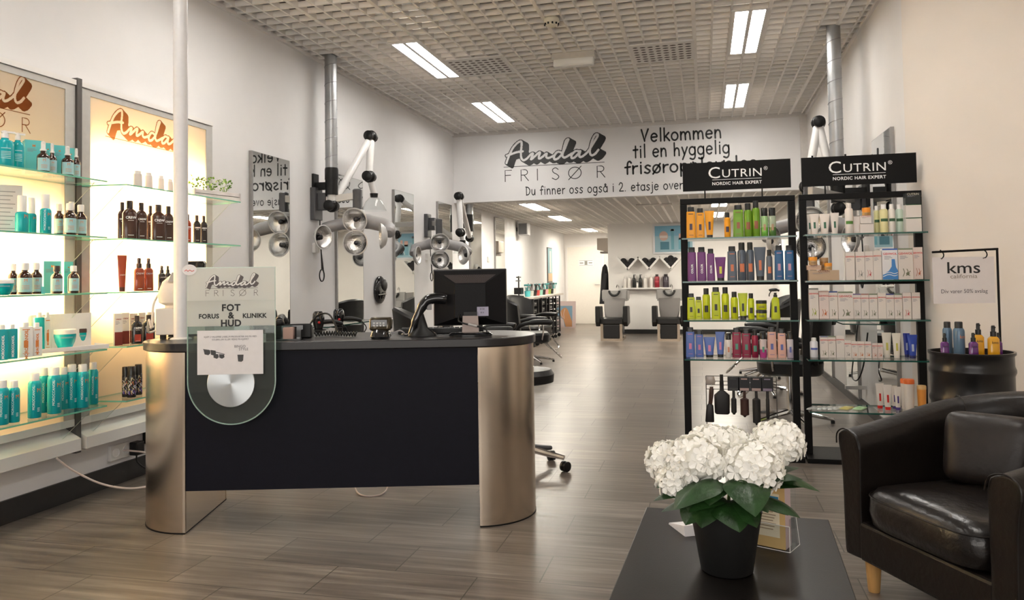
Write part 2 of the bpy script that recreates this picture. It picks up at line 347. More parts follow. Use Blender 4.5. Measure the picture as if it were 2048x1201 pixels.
def logo(f, lift, parent, ink=INK, frisor=True, n=300, wface=.022, outline=.008):
    # f(x, y, lift): 3D point on the wall
    mb = MB()
    for x0, x1, y0, y1 in logo_cells(n, wface, outline): mb.add([f(x0, y0, lift), f(x1, y0, lift), f(x1, y1, lift), f(x0, y1, lift)], [(0, 1, 2, 3)])
    ribbon(mb, [(0, 0), (1, 0)], .0055, lambda a, b: f(a, b, lift))
    if frisor:
        x = .012
        for ch, adv in zip('FRISØR', (.163, .165, .14, .17, .28, 0)):
            for p in GL[ch][1]: ribbon(mb, [(x+a*.148, -.146+b*.148) for a, b in p], .0078, lambda a, b: f(a, b, lift))
            x += adv
    return mb.build('logo_lettering', ink, parent, 0)
ORDW = ('first', 'second', 'third', 'fourth', 'fifth', 'sixth', 'seventh', 'eighth', 'ninth', 'tenth')
# ---------------------------------------------------------------- the room
XL, XR, YF, YH, YB, ZC, ZB = -3.49, 1.34, -2.0, 10.67, 19.7, 3.29, 2.30
struct(MB().box(-4.2, YF-.3, -.1, 3.2, YB+.3, 0), 'floor', floor_mat())
struct(MB().box(XL-.15, YF-.2, 0, XL, YB+.2, 3.9), 'wall_left', WALLC)
struct(MB().box(XR, 5.72, 0, XR+.15, YB+.2, 3.9), 'wall_right', WALL)
curve = [(XR, 5.72), (XR+.008, 5.62), (XR+.03, 5.53), (XR+.07, 5.45), (XR+.13, 5.38), (XR+.22, 5.30), (2.75, 3.95)]
struct(MB().prism(curve + [(2.9, 4.05), (XR+.3, 5.5), (XR+.14, 5.74)], 0, 3.7), 'wall_slanted', WARMLIT, 60)
struct(MB().box(2.7, YF-.2, 0, 2.85, 4.2, 3.7), 'wall_side', WARMLIT)
struct(MB().box(XL, YH, ZB, XR, YH+.12, 3.7), 'wall_header', WALLC)
struct(MB().box(XL, YB, 0, XR, YB+.12, 2.6), 'wall_back', WALL)
struct(MB().box(-1.96, 16.37, 0, XR, 16.5, 2.6), 'wall_basin', WALL)
mb = MB()
mb.box(XL, YF-.12, 0, 2.75, YF, .55); mb.box(XL, YF-.12, 2.95, 2.75, YF, 3.7)
for x in (XL, -2.9, 2.3): mb.box(x, YF-.12, .55, x+.46, YF, 2.95)
struct(mb, 'wall_front', WALL)
mb = MB()
for x in (-2.5, -.9, .7, 2.24): mb.box(x-.04, YF-.09, .55, x+.04, YF-.02, 2.95)
mb.box(-2.46, YF-.09, .55, 2.3, YF-.02, .62); mb.box(-2.46, YF-.09, 2.88, 2.3, YF-.02, 2.95)
struct(mb, 'window_1', mat('dark_window_frame', (.05, .05, .055), .4, var=.05))
# baseboards and slim trims
BB = mat('black_baseboard', (.014, .013, .013), .45, var=.1)
struct(MB().box(XL, YF, 0, XL+.015, YB, .12), 'baseboard_left', BB)
struct(MB().box(XR-.015, 5.5, 0, XR, 16.37, .09), 'baseboard_right', BB)
struct(MB().box(-1.96, 16.355, 0, XR, 16.37, .09), 'baseboard_back', BB)
struct(MB().box(XL, YH-.03, ZC-.035, XR, YH, ZC+.02), 'trim_1', mat('pale_trim', (.70, .67, .64), .5, var=.03))
mb = MB(); mb.box(XR-.09, YH-.03, ZB, XR-.05, YH, ZC-.03); mb.box(XR-.05, YH-.02, ZB-.2, XR, YH+.1, ZC)
struct(mb, 'trim_2', mat('pale_trim', (.70, .67, .64), .5))
struct(MB().box(XL, YF, ZC-.02, XL+.025, YH, ZC+.01), 'trim_3', PAINTW)
struct(MB().box(XR-.025, 5.72, ZC-.02, XR, YH, ZC+.01), 'trim_4', PAINTW)
# egg-crate ceilings
GRID = mat('grid_ceiling', (.88, .855, .82), .55, spec=.3, var=.03, vscale=5)
PLEN = mat('ceiling_void_shade', (.10, .088, .078), .8, var=.08, vscale=3)  # dark slab colour stands in for shade in the open void above
def grid(x0, x1, y0, y1, z, dep, cell, xph, yph, name):
    mb = MB(); i0 = math.ceil((x0-xph)/cell)
    i = i0
    while xph+i*cell < x1:
        x = xph+i*cell; w = .016 if i % 4 == 0 else .0085; mb.box(x-w, y0, z-(.004 if i % 4 == 0 else 0), x+w, y1, z+dep); i += 1
    j = math.ceil((y0-yph)/cell)
    while yph+j*cell < y1:
        y = yph+j*cell; mb.box(x0, y-.009, z+.0005, x1, y+.009, z+dep); j += 1
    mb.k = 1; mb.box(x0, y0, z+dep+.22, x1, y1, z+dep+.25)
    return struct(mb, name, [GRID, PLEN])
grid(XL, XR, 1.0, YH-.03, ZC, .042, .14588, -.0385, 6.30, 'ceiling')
struct(MB().box(XL, YF, ZC, 2.75, 1.0, ZC+.1), 'ceiling_front', WALL); struct(MB().box(XR, 1.0, ZC, 2.85, 5.6, ZC+.1), 'ceiling_side', WALL)
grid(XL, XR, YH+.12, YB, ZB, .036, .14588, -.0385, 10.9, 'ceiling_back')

# ceiling lamps: a pan with two tubes
def ceiling_lamp(x, y, z, label, group, tm=TUBE, L=1.27, w=.29):
    t = thing('ceiling_lamp', label, 'ceiling light', (x, y, z-.006), 0, group)
    mb = MB(); mb.box(-w/2, -L/2, .0, -w/2+.03, L/2, .03); mb.box(w/2-.03, -L/2, 0, w/2, L/2, .03); mb.box(-.016, -L/2+.03, 0, .016, L/2-.03, .03)
    mb.box(-w/2+.03, -L/2, 0, w/2-.03, -L/2+.03, .03); mb.box(-w/2+.03, L/2-.03, 0, w/2-.03, L/2, .03)
    mb.build('frame', PAINTW, t, 0)
    for s in (-1, 1): MB().box(s*.066-.047, -L/2+.032, .006, s*.066+.047, L/2-.032, .016).build('tube', tm, t, 0)
    return t
ceiling_lamp(.40, 6.93, ZC, 'twin tube ceiling light above the right aisle, nearest in view', 'ceiling lights')
ceiling_lamp(.40, 9.37, ZC, 'twin tube ceiling light on the right, closest to the lettered wall', 'ceiling lights')
ceiling_lamp(-2.515, 6.95, ZC, 'twin tube ceiling light on the left, next to a square vent', 'ceiling lights')
ceiling_lamp(-2.515, 9.37, ZC, 'twin tube ceiling light on the left, closest to the lettered wall', 'ceiling lights')
for y in (4.51, 2.08):
    for x in (-2.515, .40): ceiling_lamp(x, y, ZC, 'twin tube ceiling light out of the view overhead near the front', 'front ceiling lights')
ceiling_lamp(-2.52, 11.75, ZB, 'bright ceiling light just behind the lettered header, left aisle', 'back room lights', TUBEW)
ceiling_lamp(-2.58, 14.25, ZB, 'second ceiling light behind the header in the left aisle', 'back room lights', TUBEW)
ceiling_lamp(-2.60, 18.2, ZB, 'ceiling light glowing at the corner in front of the white door', 'back room lights', TUBEW)
ceiling_lamp(.25, 12.2, ZB, 'ceiling light seen over the left black rack top bar', 'back room lights', TUBEW)
ceiling_lamp(.25, 14.6, ZB, 'ceiling light seen behind orange bottles of the left black rack', 'back room lights', TUBEW)
# perforated vents
def vent(x0, y0, label):
    t = thing('ceiling_vent', label, 'ceiling vent', (x0+.29, y0+.31, ZC-.008), 0, 'square perforated vents')
    MB().box(-.29, -.31, 0, .29, .31, .01).build('plate', PAINTW, t, 0)
    mb = MB(); rr = random.Random(3)
    for i in range(8):
        for j in range(7):
            w = .02+.009*rr.random()
            mb.add([(-.235+i*.067+w*cos(2*pi*k/8), -.23+j*.077+.018*sin(2*pi*k/8)+.006*(i % 3), -.0012) for k in range(8)], [tuple(range(8))])
    mb.build('perforation', mat('vent_holes', (.10, .085, .07), .7, var=.2), t, 0)
vent(-.62, 6.98, 'square white perforated vent right of the emergency light'); vent(-2.37, 6.95, 'square white perforated vent touching the left ceiling light')
t = thing('smoke_detector', 'small round cream smoke detector on the ceiling grid', 'smoke detector', (-1.14, 6.05, ZC-.075))
MB().lathe([(.03, 0), (.048, .008), (.055, .03), (.062, .04), (.062, .06), (.05, .075)], 20).build('body', cm((.72, .68, .56), .45), t)
mb = MB(); [mb.cbox((.0545*cos(a), .0545*sin(a), .018), (.012, .012, .014)) for a in [i*pi/5 for i in range(10)]]; mb.build('slots', BLACKP, t, 0)
MB().tube([(.03, .03, .07), (.09, .06, .1)], .003).build('cable', PAINTW, t)
t = thing('emergency_light', 'slim white emergency light hanging under the ceiling grid', 'emergency light', (-1.13, 7.08, ZC-.09))
MB().box(-.2, -.05, .03, .2, .05, .09).build('housing', mat('cream_plastic', (.62, .59, .54), .4, var=.03), t, 0, .008)
MB().loft([(-.035, .185, .035), (-.02, .19, .045), (.03, .19, .045)], 6).build('diffuser', mat('milky_diffuser', (.86, .86, .83), .25), t)
solo(MB().box(-.27, -.10, 0, .27, .10, .02), 'ceiling_fixture', 'flat grey ceiling fixture in the back room grid', 'ceiling fixture', cm((.50, .47, .44), .5), (-.72, 12.05, ZB-.015))

# header lettering
t = thing('wall_logo', 'large black script logo lettering on the white header wall', 'logo', (-2.735, YH, 2.785))
def hp(a, b, l): return (a*1.43, -l, b*1.43)
logo(hp, .003, t)
FH = .105
def line(mb, s, x, z, size, w, gap): return hand_text(mb, s, size, w, lambda a, b: (x+a, -.003, z+b), gap)
t = thing('wall_greeting', 'black handwritten three line welcome text on header wall', 'lettering', (0, YH, 0))
for s, x, z, wid in (('Velkommen', -.790, 3.035, 1.075), ('til en hyggelig', -.905, 2.825, 1.29), ('frisøropplevelse', -1.025, 2.605, 1.76)):
    size = .215; raw = sum(GL[c][0]+.06 for c in s)*size
    mb = MB(); hand_text(mb, s, size, .025, lambda a, b, q=wid/raw, x=x, z=z: (x+a*q, -.003, z+b), .06); mb.build('text_line', INK, t, 0)
mb = MB(); s = 'Du finner oss også i 2. etasje over'; raw = sum(GL[c][0]+.08 for c in s)*.15
hand_text(mb, s, .15, .0155, lambda a, b, q=2.18/raw: (a*q, -.003, b), .08)
o = mb.build('wall_note', INK, None, 0); o.location = (-2.42, YH, 2.372); props(o, 'small black handwritten line about the second floor under the logo', 'lettering')
# ---------------------------------------------------------------- reception counter (u along the front, v to the back)
CA = radians(15.5); CO = Vector((-2.462, 3.300, 0)); CL = 1.424; CD = .585
def cw(u, v, z=0): return (CO.x+u*cos(CA)-v*sin(CA), CO.y+u*sin(CA)+v*cos(CA), z)
t = thing('reception_counter', 'dark blue reception counter with curved brushed steel ends', 'counter', CO, CA)
def dshape(sgn, a, r0, r1, n=26, x0=0.0): return [(x0+sgn*a*cos(th), CD/2+r0*sin(th)) for th in [radians(-90+180*i/n) for i in range(n+1)]]
mb = MB()
def dpanel(sgn, x0):
    mb = MB(); o = dshape(sgn, .29, CD/2, 0, x0=x0); i = dshape(sgn, .275, CD/2-.015, 0, x0=x0)
    mb.prism(o + i[::-1], .004, .875); return mb
dpanel(-1, 0).build('end_panel', STEEL, t, 50); dpanel(1, CL).build('end_panel', STEEL, t, 50)
MB().box(-.012, .0, .004, .0, CD, .875).build('inner_panel', STEEL, t, 0)
MB().box(CL, .0, .004, CL+.012, CD, .875).build('inner_panel', STEEL, t, 0)
MB().box(.002, .004, .205, CL-.002, .022, .876).build('front_panel', COUNTER, t, 0)
top = [(0-.305*cos(a), CD/2+(CD/2+.012)*sin(a)) for a in [radians(90-180*0)-0 + (-(0)) + pi*i/26 for i in range(0)]]
poly = [(-.302*cos(th), CD/2-(CD/2+.012)*sin(th)) for th in [radians(-90+180*i/26) for i in range(27)]] + [(CL+.302*cos(th), CD/2+(CD/2+.012)*sin(th)) for th in [radians(-90+180*i/26) for i in range(27)]]
MB().prism(poly, .878, .92).build('countertop', COUNTERTOP, t, 30, .004)
MB().box(.02, .30, .70, CL-.02, CD-.02, .72).build('inner_shelf', COUNTER, t, 0)
MB().prism([(x, y) for x, y in dshape(-1, .292, CD/2+.002, 0)] , .0, .006).build('plinth', BLACK, t, 0)
MB().prism([(x, y) for x, y in dshape(1, .292, CD/2+.002, 0, x0=CL)] , .0, .006).build('plinth', BLACK, t, 0)
# pole
t = thing('ceiling_pole', 'slim white metal pole rising from the counter to the ceiling', 'pole', cw(-.135, .295, .92))
MB().cyl((0, 0, .006), .036, ZC-.92+.05, 28).build('post', mat('white_pole', (.80, .79, .80), .3, var=.02), t)
MB().lathe([(.055, 0), (.055, .004), (.04, .01)], 28).build('flange', PAINTW, t)
# hanging glass sign
SV = -.062; gw, gt, gb = .208, 1.285, .535
SU = .245
t = thing('glass_sign', 'rounded glass sign hanging on the counter front by the pole', 'sign', cw(SU, SV), CA)
yc = gb+gw
half = [(-gw, gt), (gw, gt)]
lowarc = [(gw*cos(a), yc+gw*sin(a)) for a in [radians(-180*i/40) for i in range(41)]]
BANDZ = 1.005
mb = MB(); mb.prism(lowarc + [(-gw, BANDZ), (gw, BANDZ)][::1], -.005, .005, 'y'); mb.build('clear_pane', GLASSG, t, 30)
MB().prism([(-gw, BANDZ), (gw, BANDZ), (gw, 1.128), (-gw, 1.128)], -.005, .005, 'y').build('frosted_band', FROST2, t, 0)
MB().prism([(-gw, 1.128), (gw, 1.128), (gw, gt), (-gw, gt)], -.005, .005, 'y').build('frosted_top', FROST, t, 0)
mb = MB(); edge = [(-gw, gt)] + [(-gw, yc)] + lowarc[::-1][1:] + [(gw, gt)]
mb.tube([(x*1.0, 0, z) for x, z in edge + [(-gw, gt)]], .0032, 6); mb.build('polished_edge', mat('pale_glass_edge', (.60, .74, .68), .2), t)
MB().lathe([(.113, 0), (.113, .005), (.111, .0065)], 64).build('steel_disc', STEELD, t, 30)
d = t.children[-1] if t.children else None
disc = [c for c in t.children if c.name.startswith('steel_disc')][0]; disc.rotation_euler = (radians(90), 0, 0); disc.location = (0, -.0055, yc-.012)
mb = MB(); mb.cyl((0, 0, 0), .03, .038, 20); st = mb.build('standoff', STEELD, t); st.rotation_euler = (radians(-90), 0, 0); st.location = (0, .0195, yc-.012)
logo(lambda a, b, l: (-.122+a*.25, -.0052-l, 1.186+b*.25), .0008, t, cm((.10, .085, .085), .5))
logo_face = MB(); [ribbon(logo_face, [(-.122+x*.25, 1.186+y*.25) for x, y in st], .0058, lambda a, b: (a, -.0066, b)) for st in LOGO]; logo_face.build('logo_script', cm((.84, .83, .80), .5), t, 0)
mb = MB()
add_text(mb, 'FOT', .044, 0, 1.078, -.0062, bold=.0017, spacing=1.12); add_text(mb, '&', .042, 0, 1.042, -.0062, bold=.0017); add_text(mb, 'HUD', .044, 0, 1.004, -.0062, bold=.0017, spacing=1.05)
add_text(mb, 'FORUS', .030, -.105, 1.043, -.0062, bold=.0011, spacing=1.08); add_text(mb, 'KLINIKK', .030, .112, 1.043, -.0062, bold=.0011, spacing=1.02)
mb.build('clinic_lettering', INK, t, 0)
# paper notice taped on the sign
t = thing('paper_notice', 'white paper notice with sunglasses picture taped on the glass sign', 'notice', cw(SU, SV-.0135), CA)
MB().box(-.157, -.001, .775, .155, .0, .985).build('sheet', PAPER, t, 0)
mb = MB(); add_text(mb, 'KJØP 2 VALGFRIE LABEL.M PRODUKTER OG FÅ MED', .0108, 0, .951, -.0015); add_text(mb, 'SOLBRILLER ELLER VESKE PÅ KJØPET', .0108, 0, .938, -.0015)
add_text(mb, 'BINGO', .017, .045, .902, -.0015, align='CENTER'); add_text(mb, 'STYLE', .017, .062, .888, -.0015); mb.build('print', cm((.08, .08, .09), .5), t, 0)
mb = MB()
def blob(pts): mb.add([(x, -.0015, z) for x, z in pts], [tuple(range(len(pts)))])
blob([(-.128, .897), (-.098, .893), (-.094, .878), (-.104, .868), (-.122, .872)]); blob([(-.094, .893), (-.070, .889), (-.068, .875), (-.078, .866), (-.092, .870)])
blob([(-.080, .874), (-.058, .872), (-.055, .858), (-.064, .850), (-.080, .856)]); blob([(-.054, .872), (-.030, .870), (-.028, .857), (-.04, .850), (-.053, .856)])
ribbon(mb, [(-.128, .896), (-.060, .880), (-.028, .871)], .003, lambda a, b: (a, -.0016, b)); blob([(.033, .868), (.062, .868), (.060, .84), (.052, .834), (.036, .836)])
mb.build('picture', cm((.05, .05, .05), .4), t, 0)
t = thing('round_sticker', 'small white sticker with red writing at the sign corner', 'sticker', cw(SU-.196, SV-.007), CA)
MB().prism([(.034*cos(a)*1.0+.0, 1.277+.026*sin(a)) for a in [2*pi*i/20 for i in range(20)]], -.001, .0005, 'y').build('paper', PAPER, t, 0)
mb = MB(); ribbon(mb, sm([(-.022, 1.271), (-.014, 1.277), (-.007, 1.270), (.002, 1.276), (.012, 1.270), (.022, 1.274)]), .003, lambda a, b: (a, -.0016, b)); mb.build('scribble', REDINK, t, 0)

# things on the counter ------------------------------------------------
ZT = .921
t = thing('receipt_printer', 'cream receipt printer on a white box behind the pole', 'printer', cw(-.145, .40, ZT), CA+.1)
MB().box(-.13, -.10, .022, .12, .10, .16).build('cash_box', cm((.66, .63, .60), .4), t, 0, .004)
mb = MB(); [mb.cbox((x, y, .011), (.025, .025, .022)) for x in (-.1, .09) for y in (-.07, .07)]; mb.build('feet', RUBBER, t, 0)
MB().loft([(.16, .10, .085), (.175, .10, .085), (.19, .13, .10), (.235, .135, .105), (.30, .115, .095, 0, .01), (.345, .085, .06, .01, .03), (.362, .06, .03, .015, .045)], 4, 24).build('housing', mat('cream_printer', (.68, .64, .60), .35, var=.02), t)
MB().prism([(-.07, .30), (.07, .30), (.055, .35), (-.05, .35)], -.092, -.08, 'y').build('window', cm((.30, .28, .27), .2), t, 0)
MB().tube([(-.13, .05, .06), (-.20, .02, .03), (-.18, -.04, .10), (-.16, -.06, .06), (-.17, 0, .18), (-.14, .04, .26)], .006, 8, 6).build('cable', cm((.55, .52, .50), .4), t)
t = thing('display_head', 'small black customer display above the receipt printer', 'display', cw(-.165, .52, ZT), CA)
MB().cyl((0, 0, 0), .012, .38, 12).build('stem', BLACKP, t); MB().lathe([(.04, 0), (.04, .01)], 20).build('foot', BLACKP, t)
MB().loft([(.36, .06, .025), (.365, .075, .035), (.40, .078, .036), (.412, .07, .03)], 4).build('head', BLACKG, t)
# desk phone
t = thing('desk_phone', 'black desk phone with coiled cord beside the glass sign', 'telephone', cw(.46, .30, ZT), CA+.15)
MB().prism([(-.1, 0), (.1, 0), (.1, .03), (-.1, .075)], -.09, .09, 'x').build('base', BLACKP, t, 0, .006)
mb = MB(); mb.tube([(-.07, -.10, .09), (-.07, -.03, .105), (-.07, .05, .105), (-.07, .11, .085)], [.02, .015, .015, .02], 10, 4); mb.sphere((-.07, -.10, .078), .026, 12, 8); mb.sphere((-.07, .10, .078), .026, 12, 8); mb.build('handset', BLACKP, t)
MB().box(-.0, -.07, .062, .07, .0, .067).build('screen', GREY, t, 0)
mb = MB(); pts = []
for i in range(130): a = i*.75; s = i/129; pts.append((.10+.22*s, -.05+.06*sin(s*5)+.011*cos(a), .014+.011*sin(a)))
mb.tube(pts, .0035, 5); mb.build('coiled_cord', BLACKP, t)
MB().tube([(.05, .09, .03), (.10, .12, .10), (.17, .08, .11), (.22, .0, .02)], .005, 8, 6).build('cable', BLACKP, t)
t = thing('card_box', 'small black box holding pinkish cards next to phone', 'card holder', cw(.455, .105, ZT), CA+.05)
mb = MB(); mb.box(-.085, -.03, 0, .085, .03, .006); mb.box(-.085, -.03, 0, -.08, .03, .06); mb.box(.08, -.03, 0, .085, .03, .05); mb.box(-.085, .025, 0, .085, .03, .07); mb.build('tray', BLACKG, t, 0)
MB().box(-.005, -.02, .006, .045, .02, .062).build('cards', cm((.52, .34, .29), .6), t, 0)
# payment terminal
t = thing('payment_terminal', 'black and gold card payment terminal on the counter', 'card terminal', cw(.935, .105, ZT), CA-.1)
MB().loft([(0, .045, .05), (.01, .05, .055), (.03, .045, .05), (.045, .035, .04)], 3).build('stand', BLACKG, t)
MB().loft([(.04, .048, .035), (.05, .056, .042), (.095, .058, .035, 0, .012), (.105, .05, .025, 0, .015)], 3.5).build('body', mat('dark_bronze_plastic', (.060, .048, .030), .22, .5, var=.05), t)
MB().box(-.04, -.0345, .056, .04, -.028, .094).build('screen', BLACKG, t, 0)
mb = MB(); [mb.cbox((-.024+.016*i, -.036, .066+.012*j), (.011, .004, .008)) for i in range(4) for j in range(2)]; mb.build('keys', cm((.55, .55, .55), .4), t, 0)
MB().tube([(.05, .02, .02), (.09, .03, .035), (.11, .05, .02), (.09, .09, .012), (.14, .12, .01)], .004, 8, 6).build('cable', GREY, t)
# barcode scanner
t = thing('barcode_scanner', 'black handheld barcode scanner standing in its cradle', 'scanner', cw(1.135, .20, ZT), CA+.15)
MB().loft([(0, .075, .05), (.012, .072, .047), (.045, .03, .026), (.10, .018, .018, -.005, 0), (.115, .014, .014, -.005, 0)], 2.4).build('cradle', BLACKP, t)
MB().tube([(-.058, 0, .012), (-.035, 0, .075), (.0, 0, .15), (.03, 0, .185), (.08, 0, .195), (.125, 0, .19)], [.016, .022, .026, .028, .03, .028], 12, 4).build('body', BLACKG, t)
MB().box(.025, -.012, .135, .05, .012, .17).build('trigger', GREY, t, 0, .003)
MB().tube([(-.058, 0, .012), (-.09, .03, .005), (-.05, .08, .004), (.05, .11, .004)], .004, 8, 6).build('cable', BLACKP, t)
# monitor seen from behind
t = thing('computer_monitor', 'black computer monitor seen from behind on the counter', 'monitor', cw(1.385, .185, ZT), CA+.02)
mw, mz0, mz1, my = .195, .045, .345, .115
MB().box(-mw, my, mz0, mw, my+.022, mz1).build('bezel', cm((.16, .155, .15), .35), t, 0, .004)
mb = MB(); R = []
for y, x, a, b in ((my, mw-.003, mz0+.003, mz1-.003), (my-.012, mw-.006, mz0+.006, mz1-.008), (my-.05, .085, mz0+.04, mz1-.075), (my-.055, .08, mz0+.045, mz1-.08)):
    R.append([(-x, y, a), (x, y, a), (x, y, b), (-x, y, b)])
mb.rings(R); mb.build('back_shell', mat('black_monitor', (.006, .0055, .0065), .5, spec=.2, var=.1, vscale=80), t, 10)
mb = MB()
for i in range(46):
    f = (i-22.5)/22.5
    xa, xb = f*(mw-.035), f*.075; mb.add([(xa-.0014, my-.014, mz1-.013), (xa+.0014, my-.014, mz1-.013), (xb+.0008, my-.0515, mz1-.074), (xb-.0008, my-.0515, mz1-.074)], [(0, 1, 2, 3)])
mb.build('vent_slots', cm((.09, .07, .065), .6), t, 0)
MB().box(.035, my-.0585, mz0+.052, .095, my-.05, mz0+.10).build('rating_label', cm((.40, .38, .50), .5), t, 0)
mb = MB(); add_text(mb, 'III IIII', .012, .062, mz0+.085, my-.0592); add_text(mb, 'III II', .012, .062, mz0+.066, my-.0592); mb.build('label_print', INK, t, 0)
MB().prism([(-.044, .012), (.044, .012), (.040, .10), (-.040, .10)], .03, .045, 'y').build('neck', cm((.30, .235, .21), .35, .2), t, 0)
mb = MB(); mb.box(-.035, .036, .06, .035, my-.05, .12); mb.build('arm', BLACKP, t, 0)
MB().loft([(0, .112, .075), (.008, .112, .075), (.016, .10, .062), (.018, .06, .04)], 2, 36).build('base', BLACKG, t)
mb = MB(); mb.tube([(-.055, my-.06, .11), (-.062, my-.07, .075), (-.035, .025, .062), (.02, .0, .05), (.075, -.02, .036), (.085, -.04, .018), (.09, -.03, .018)], .0045, 8, 6); mb.build('video_cable', BLACKP, t)
MB().tube([(-.01, .012, .0575), (.035, -.005, .047)], .007, 8).build('cable_ferrite', cm((.45, .42, .40), .4), t)
t = thing('keyboard', 'black keyboard lying behind the monitor on the counter', 'keyboard', cw(1.22, .44, ZT), CA)
MB().prism([(-.07, 0), (.07, 0), (.07, .018), (-.07, .028)], -.23, .23, 'x').build('case', BLACKP, t, 0, .003)
mb = MB(); [mb.cbox((-.2+.0286*i, -.045+.022*j, .030-.002*j), (.022, .016, .006)) for i in range(15) for j in range(5)]; mb.build('keys', GREYD, t, 0)
mb = MB(); mb.tube([(-2.02, 4.25, .25), (-2.0, 4.19, .08), (-1.95, 4.12, .012), (-1.86, 4.06, .006), (-1.79, 4.12, .008), (-1.80, 4.22, .05), (-1.85, 4.30, .25)], .0045, 6, 8); solo(mb, 'floor_cable', 'thin pale cable looping on the floor under the counter', 'cable', cm((.62, .52, .48), .5))
# stool behind the counter
t = thing('work_stool', 'rolling black work stool half hidden behind the counter end', 'stool', (-1.13, 4.86, 0), .2)
MB().lathe([(.15, .54), (.185, .55), (.19, .60), (.17, .63), (.10, .635)], 32).build('seat', LEATHERC, t)
MB().cyl((0, 0, .12), .025, .42, 16).build('gas_lift', CHROME, t)
for i in range(5):
    a = 2*pi*i/5-.35; c, s = cos(a), sin(a)
    MB().tube([(.02*c, .02*s, .13), (.14*c, .14*s, .105), (.26*c, .26*s, .085)], [.026, .02, .015], 8).build('leg', GREYD if i % 2 else CHROME, t)
    w = MB(); w.m = Matrix.Translation((.265*c, .265*s, .033)) @ Matrix.Rotation(a+1.1, 4, 'Z') @ Matrix.Rotation(pi/2, 4, 'X')
    w.lathe([(.02, -.024), (.032, -.02), (.032, -.004), (.018, -.003), (.018, .003), (.032, .004), (.032, .02), (.02, .024)], 18); w.build('caster', BLACKP, t)
# ---------------------------------------------------------------- bottles, tubes, tins and cartons
def V(a, b, c): return (a, b, c)
TEAL = (.0, .36, .40); TEALL = (.12, .56, .58); AMBER = (.035, .012, .006); BROWN = (.055, .022, .014); REDB = (.33, .045, .012); CREAM = (.76, .73, .68)
WHT = (.82, .80, .78); BLK = (.012, .012, .012)
def put(parent, name, m, fn, smooth=40):
    mb = MB(); fn(mb); return mb.build(name, m, parent, smooth)
PROTO = {}
def product(kind, w, h, cols, name, label, cat, loc, rz, group):
    # one of each kind and size is built; the others are copies of it
    key = (kind, round(w/.004), round(h/.008), tuple(map(str, cols)))
    if key in PROTO:
        t = copy_thing(PROTO[key], loc, label, rz); t['group'] = group; return t
    t = thing(name, label, cat, loc, rz, group); PROTO[key] = t
    KINDS[kind](t, w, h, *cols); return t
def k_spray_can(t, w, h, body, cap, ink=WHITEINK, brand='', mark='', capf=.17, bandc=None):
    r = w/2; hb = h*(1-capf)
    put(t, 'can', cm(body, .28, .15), lambda m: m.lathe([(r*.93, 0), (r, .004), (r, hb*.90), (r*.95, hb*.95), (r*.74, hb)], 28))
    put(t, 'cap', cm(cap, .4), lambda m: m.lathe([(r*.70, hb), (r*.70, h-.004), (r*.62, h)], 24))
    if bandc: put(t, 'print_band', cm(bandc, .4), lambda m: patch(m, -r*.5, r*.5, hb*.28, hb*.55, 0, r+.0006), 0)
    if brand: put(t, 'lettering', ink, lambda m: (add_text(m, brand, w*.26, -r*.12, hb*.55, 0, r+.0008, vertical=True, spacing=1.05), [patch(m, r*.25, r*.65, hb*z, hb*(z+.014), 0, r+.0008, 2) for z in (.18, .22, .26)]), 0)
    if mark: put(t, 'emblem', ORANGEINK, lambda m: add_text(m, mark, w*.46, r*.50, hb*.70, 0, r+.0009), 0)
def k_flat(t, w, h, body, cap, ink=WHITEINK, brand='', capf=.17, taper=.92, top=.72, mark=None, depth=.5):
    a, b = w/2, w/2*depth; hb = h*(1-capf)
    put(t, 'bottle', cm(body, .35), lambda m: m.loft([(0, a*.97, b*.97), (.004, a, b), (hb*.97, a*taper, b*.9), (hb, a*taper*.95, b*.85)], 4, 28))
    put(t, 'cap', cm(cap, .3), lambda m: m.loft([(hb, a*top, b*.8), (h-.004, a*top*.97, b*.78), (h, a*top*.9, b*.7)], 4, 24))
    if brand: put(t, 'lettering', ink, lambda m: add_text(m, brand, w*.30, w*.12, hb*.42, -b-.0008, vertical=True, bold=.0006), 0)
    if mark: put(t, 'emblem', cm(mark, .4), lambda m: (patch(m, -a*.30, a*.28, hb*.32, hb*.55, -b-.0012, 0, 2), patch(m, -a*.5, a*.5, hb*.90, hb*.925, -b-.0012, 0, 2), patch(m, -a*.45, a*.45, hb*.12, hb*.135, -b-.0012, 0, 2)), 0)
def k_tube(t, w, h, body, cap, mark=None, ink=WHITEINK, brand=''):
    a = w/2; hc = h*.12
    put(t, 'cap', cm(cap, .35), lambda m: m.loft([(0, a*.62, a*.42), (hc, a*.64, a*.44)], 2.4, 24))
    put(t, 'tube', cm(body, .35), lambda m: m.loft([(hc, a*.66, a*.46), (h*.35, a*.74, a*.42), (h*.8, a*.92, a*.16), (h*.94, a, a*.03), (h, a, a*.025)], 2.4, 28))
    if mark: put(t, 'emblem', cm(mark, .4), lambda m: m.add([(-a*.22, -a*.47, h*.30), (a*.22, -a*.47, h*.30), (a*.22, -a*.34, h*.60), (-a*.22, -a*.34, h*.60)], [(0, 1, 2, 3)]), 0)
    if brand: put(t, 'lettering', ink, lambda m: add_text(m, brand, w*.2, 0, h*.44, -a*.47), 0)
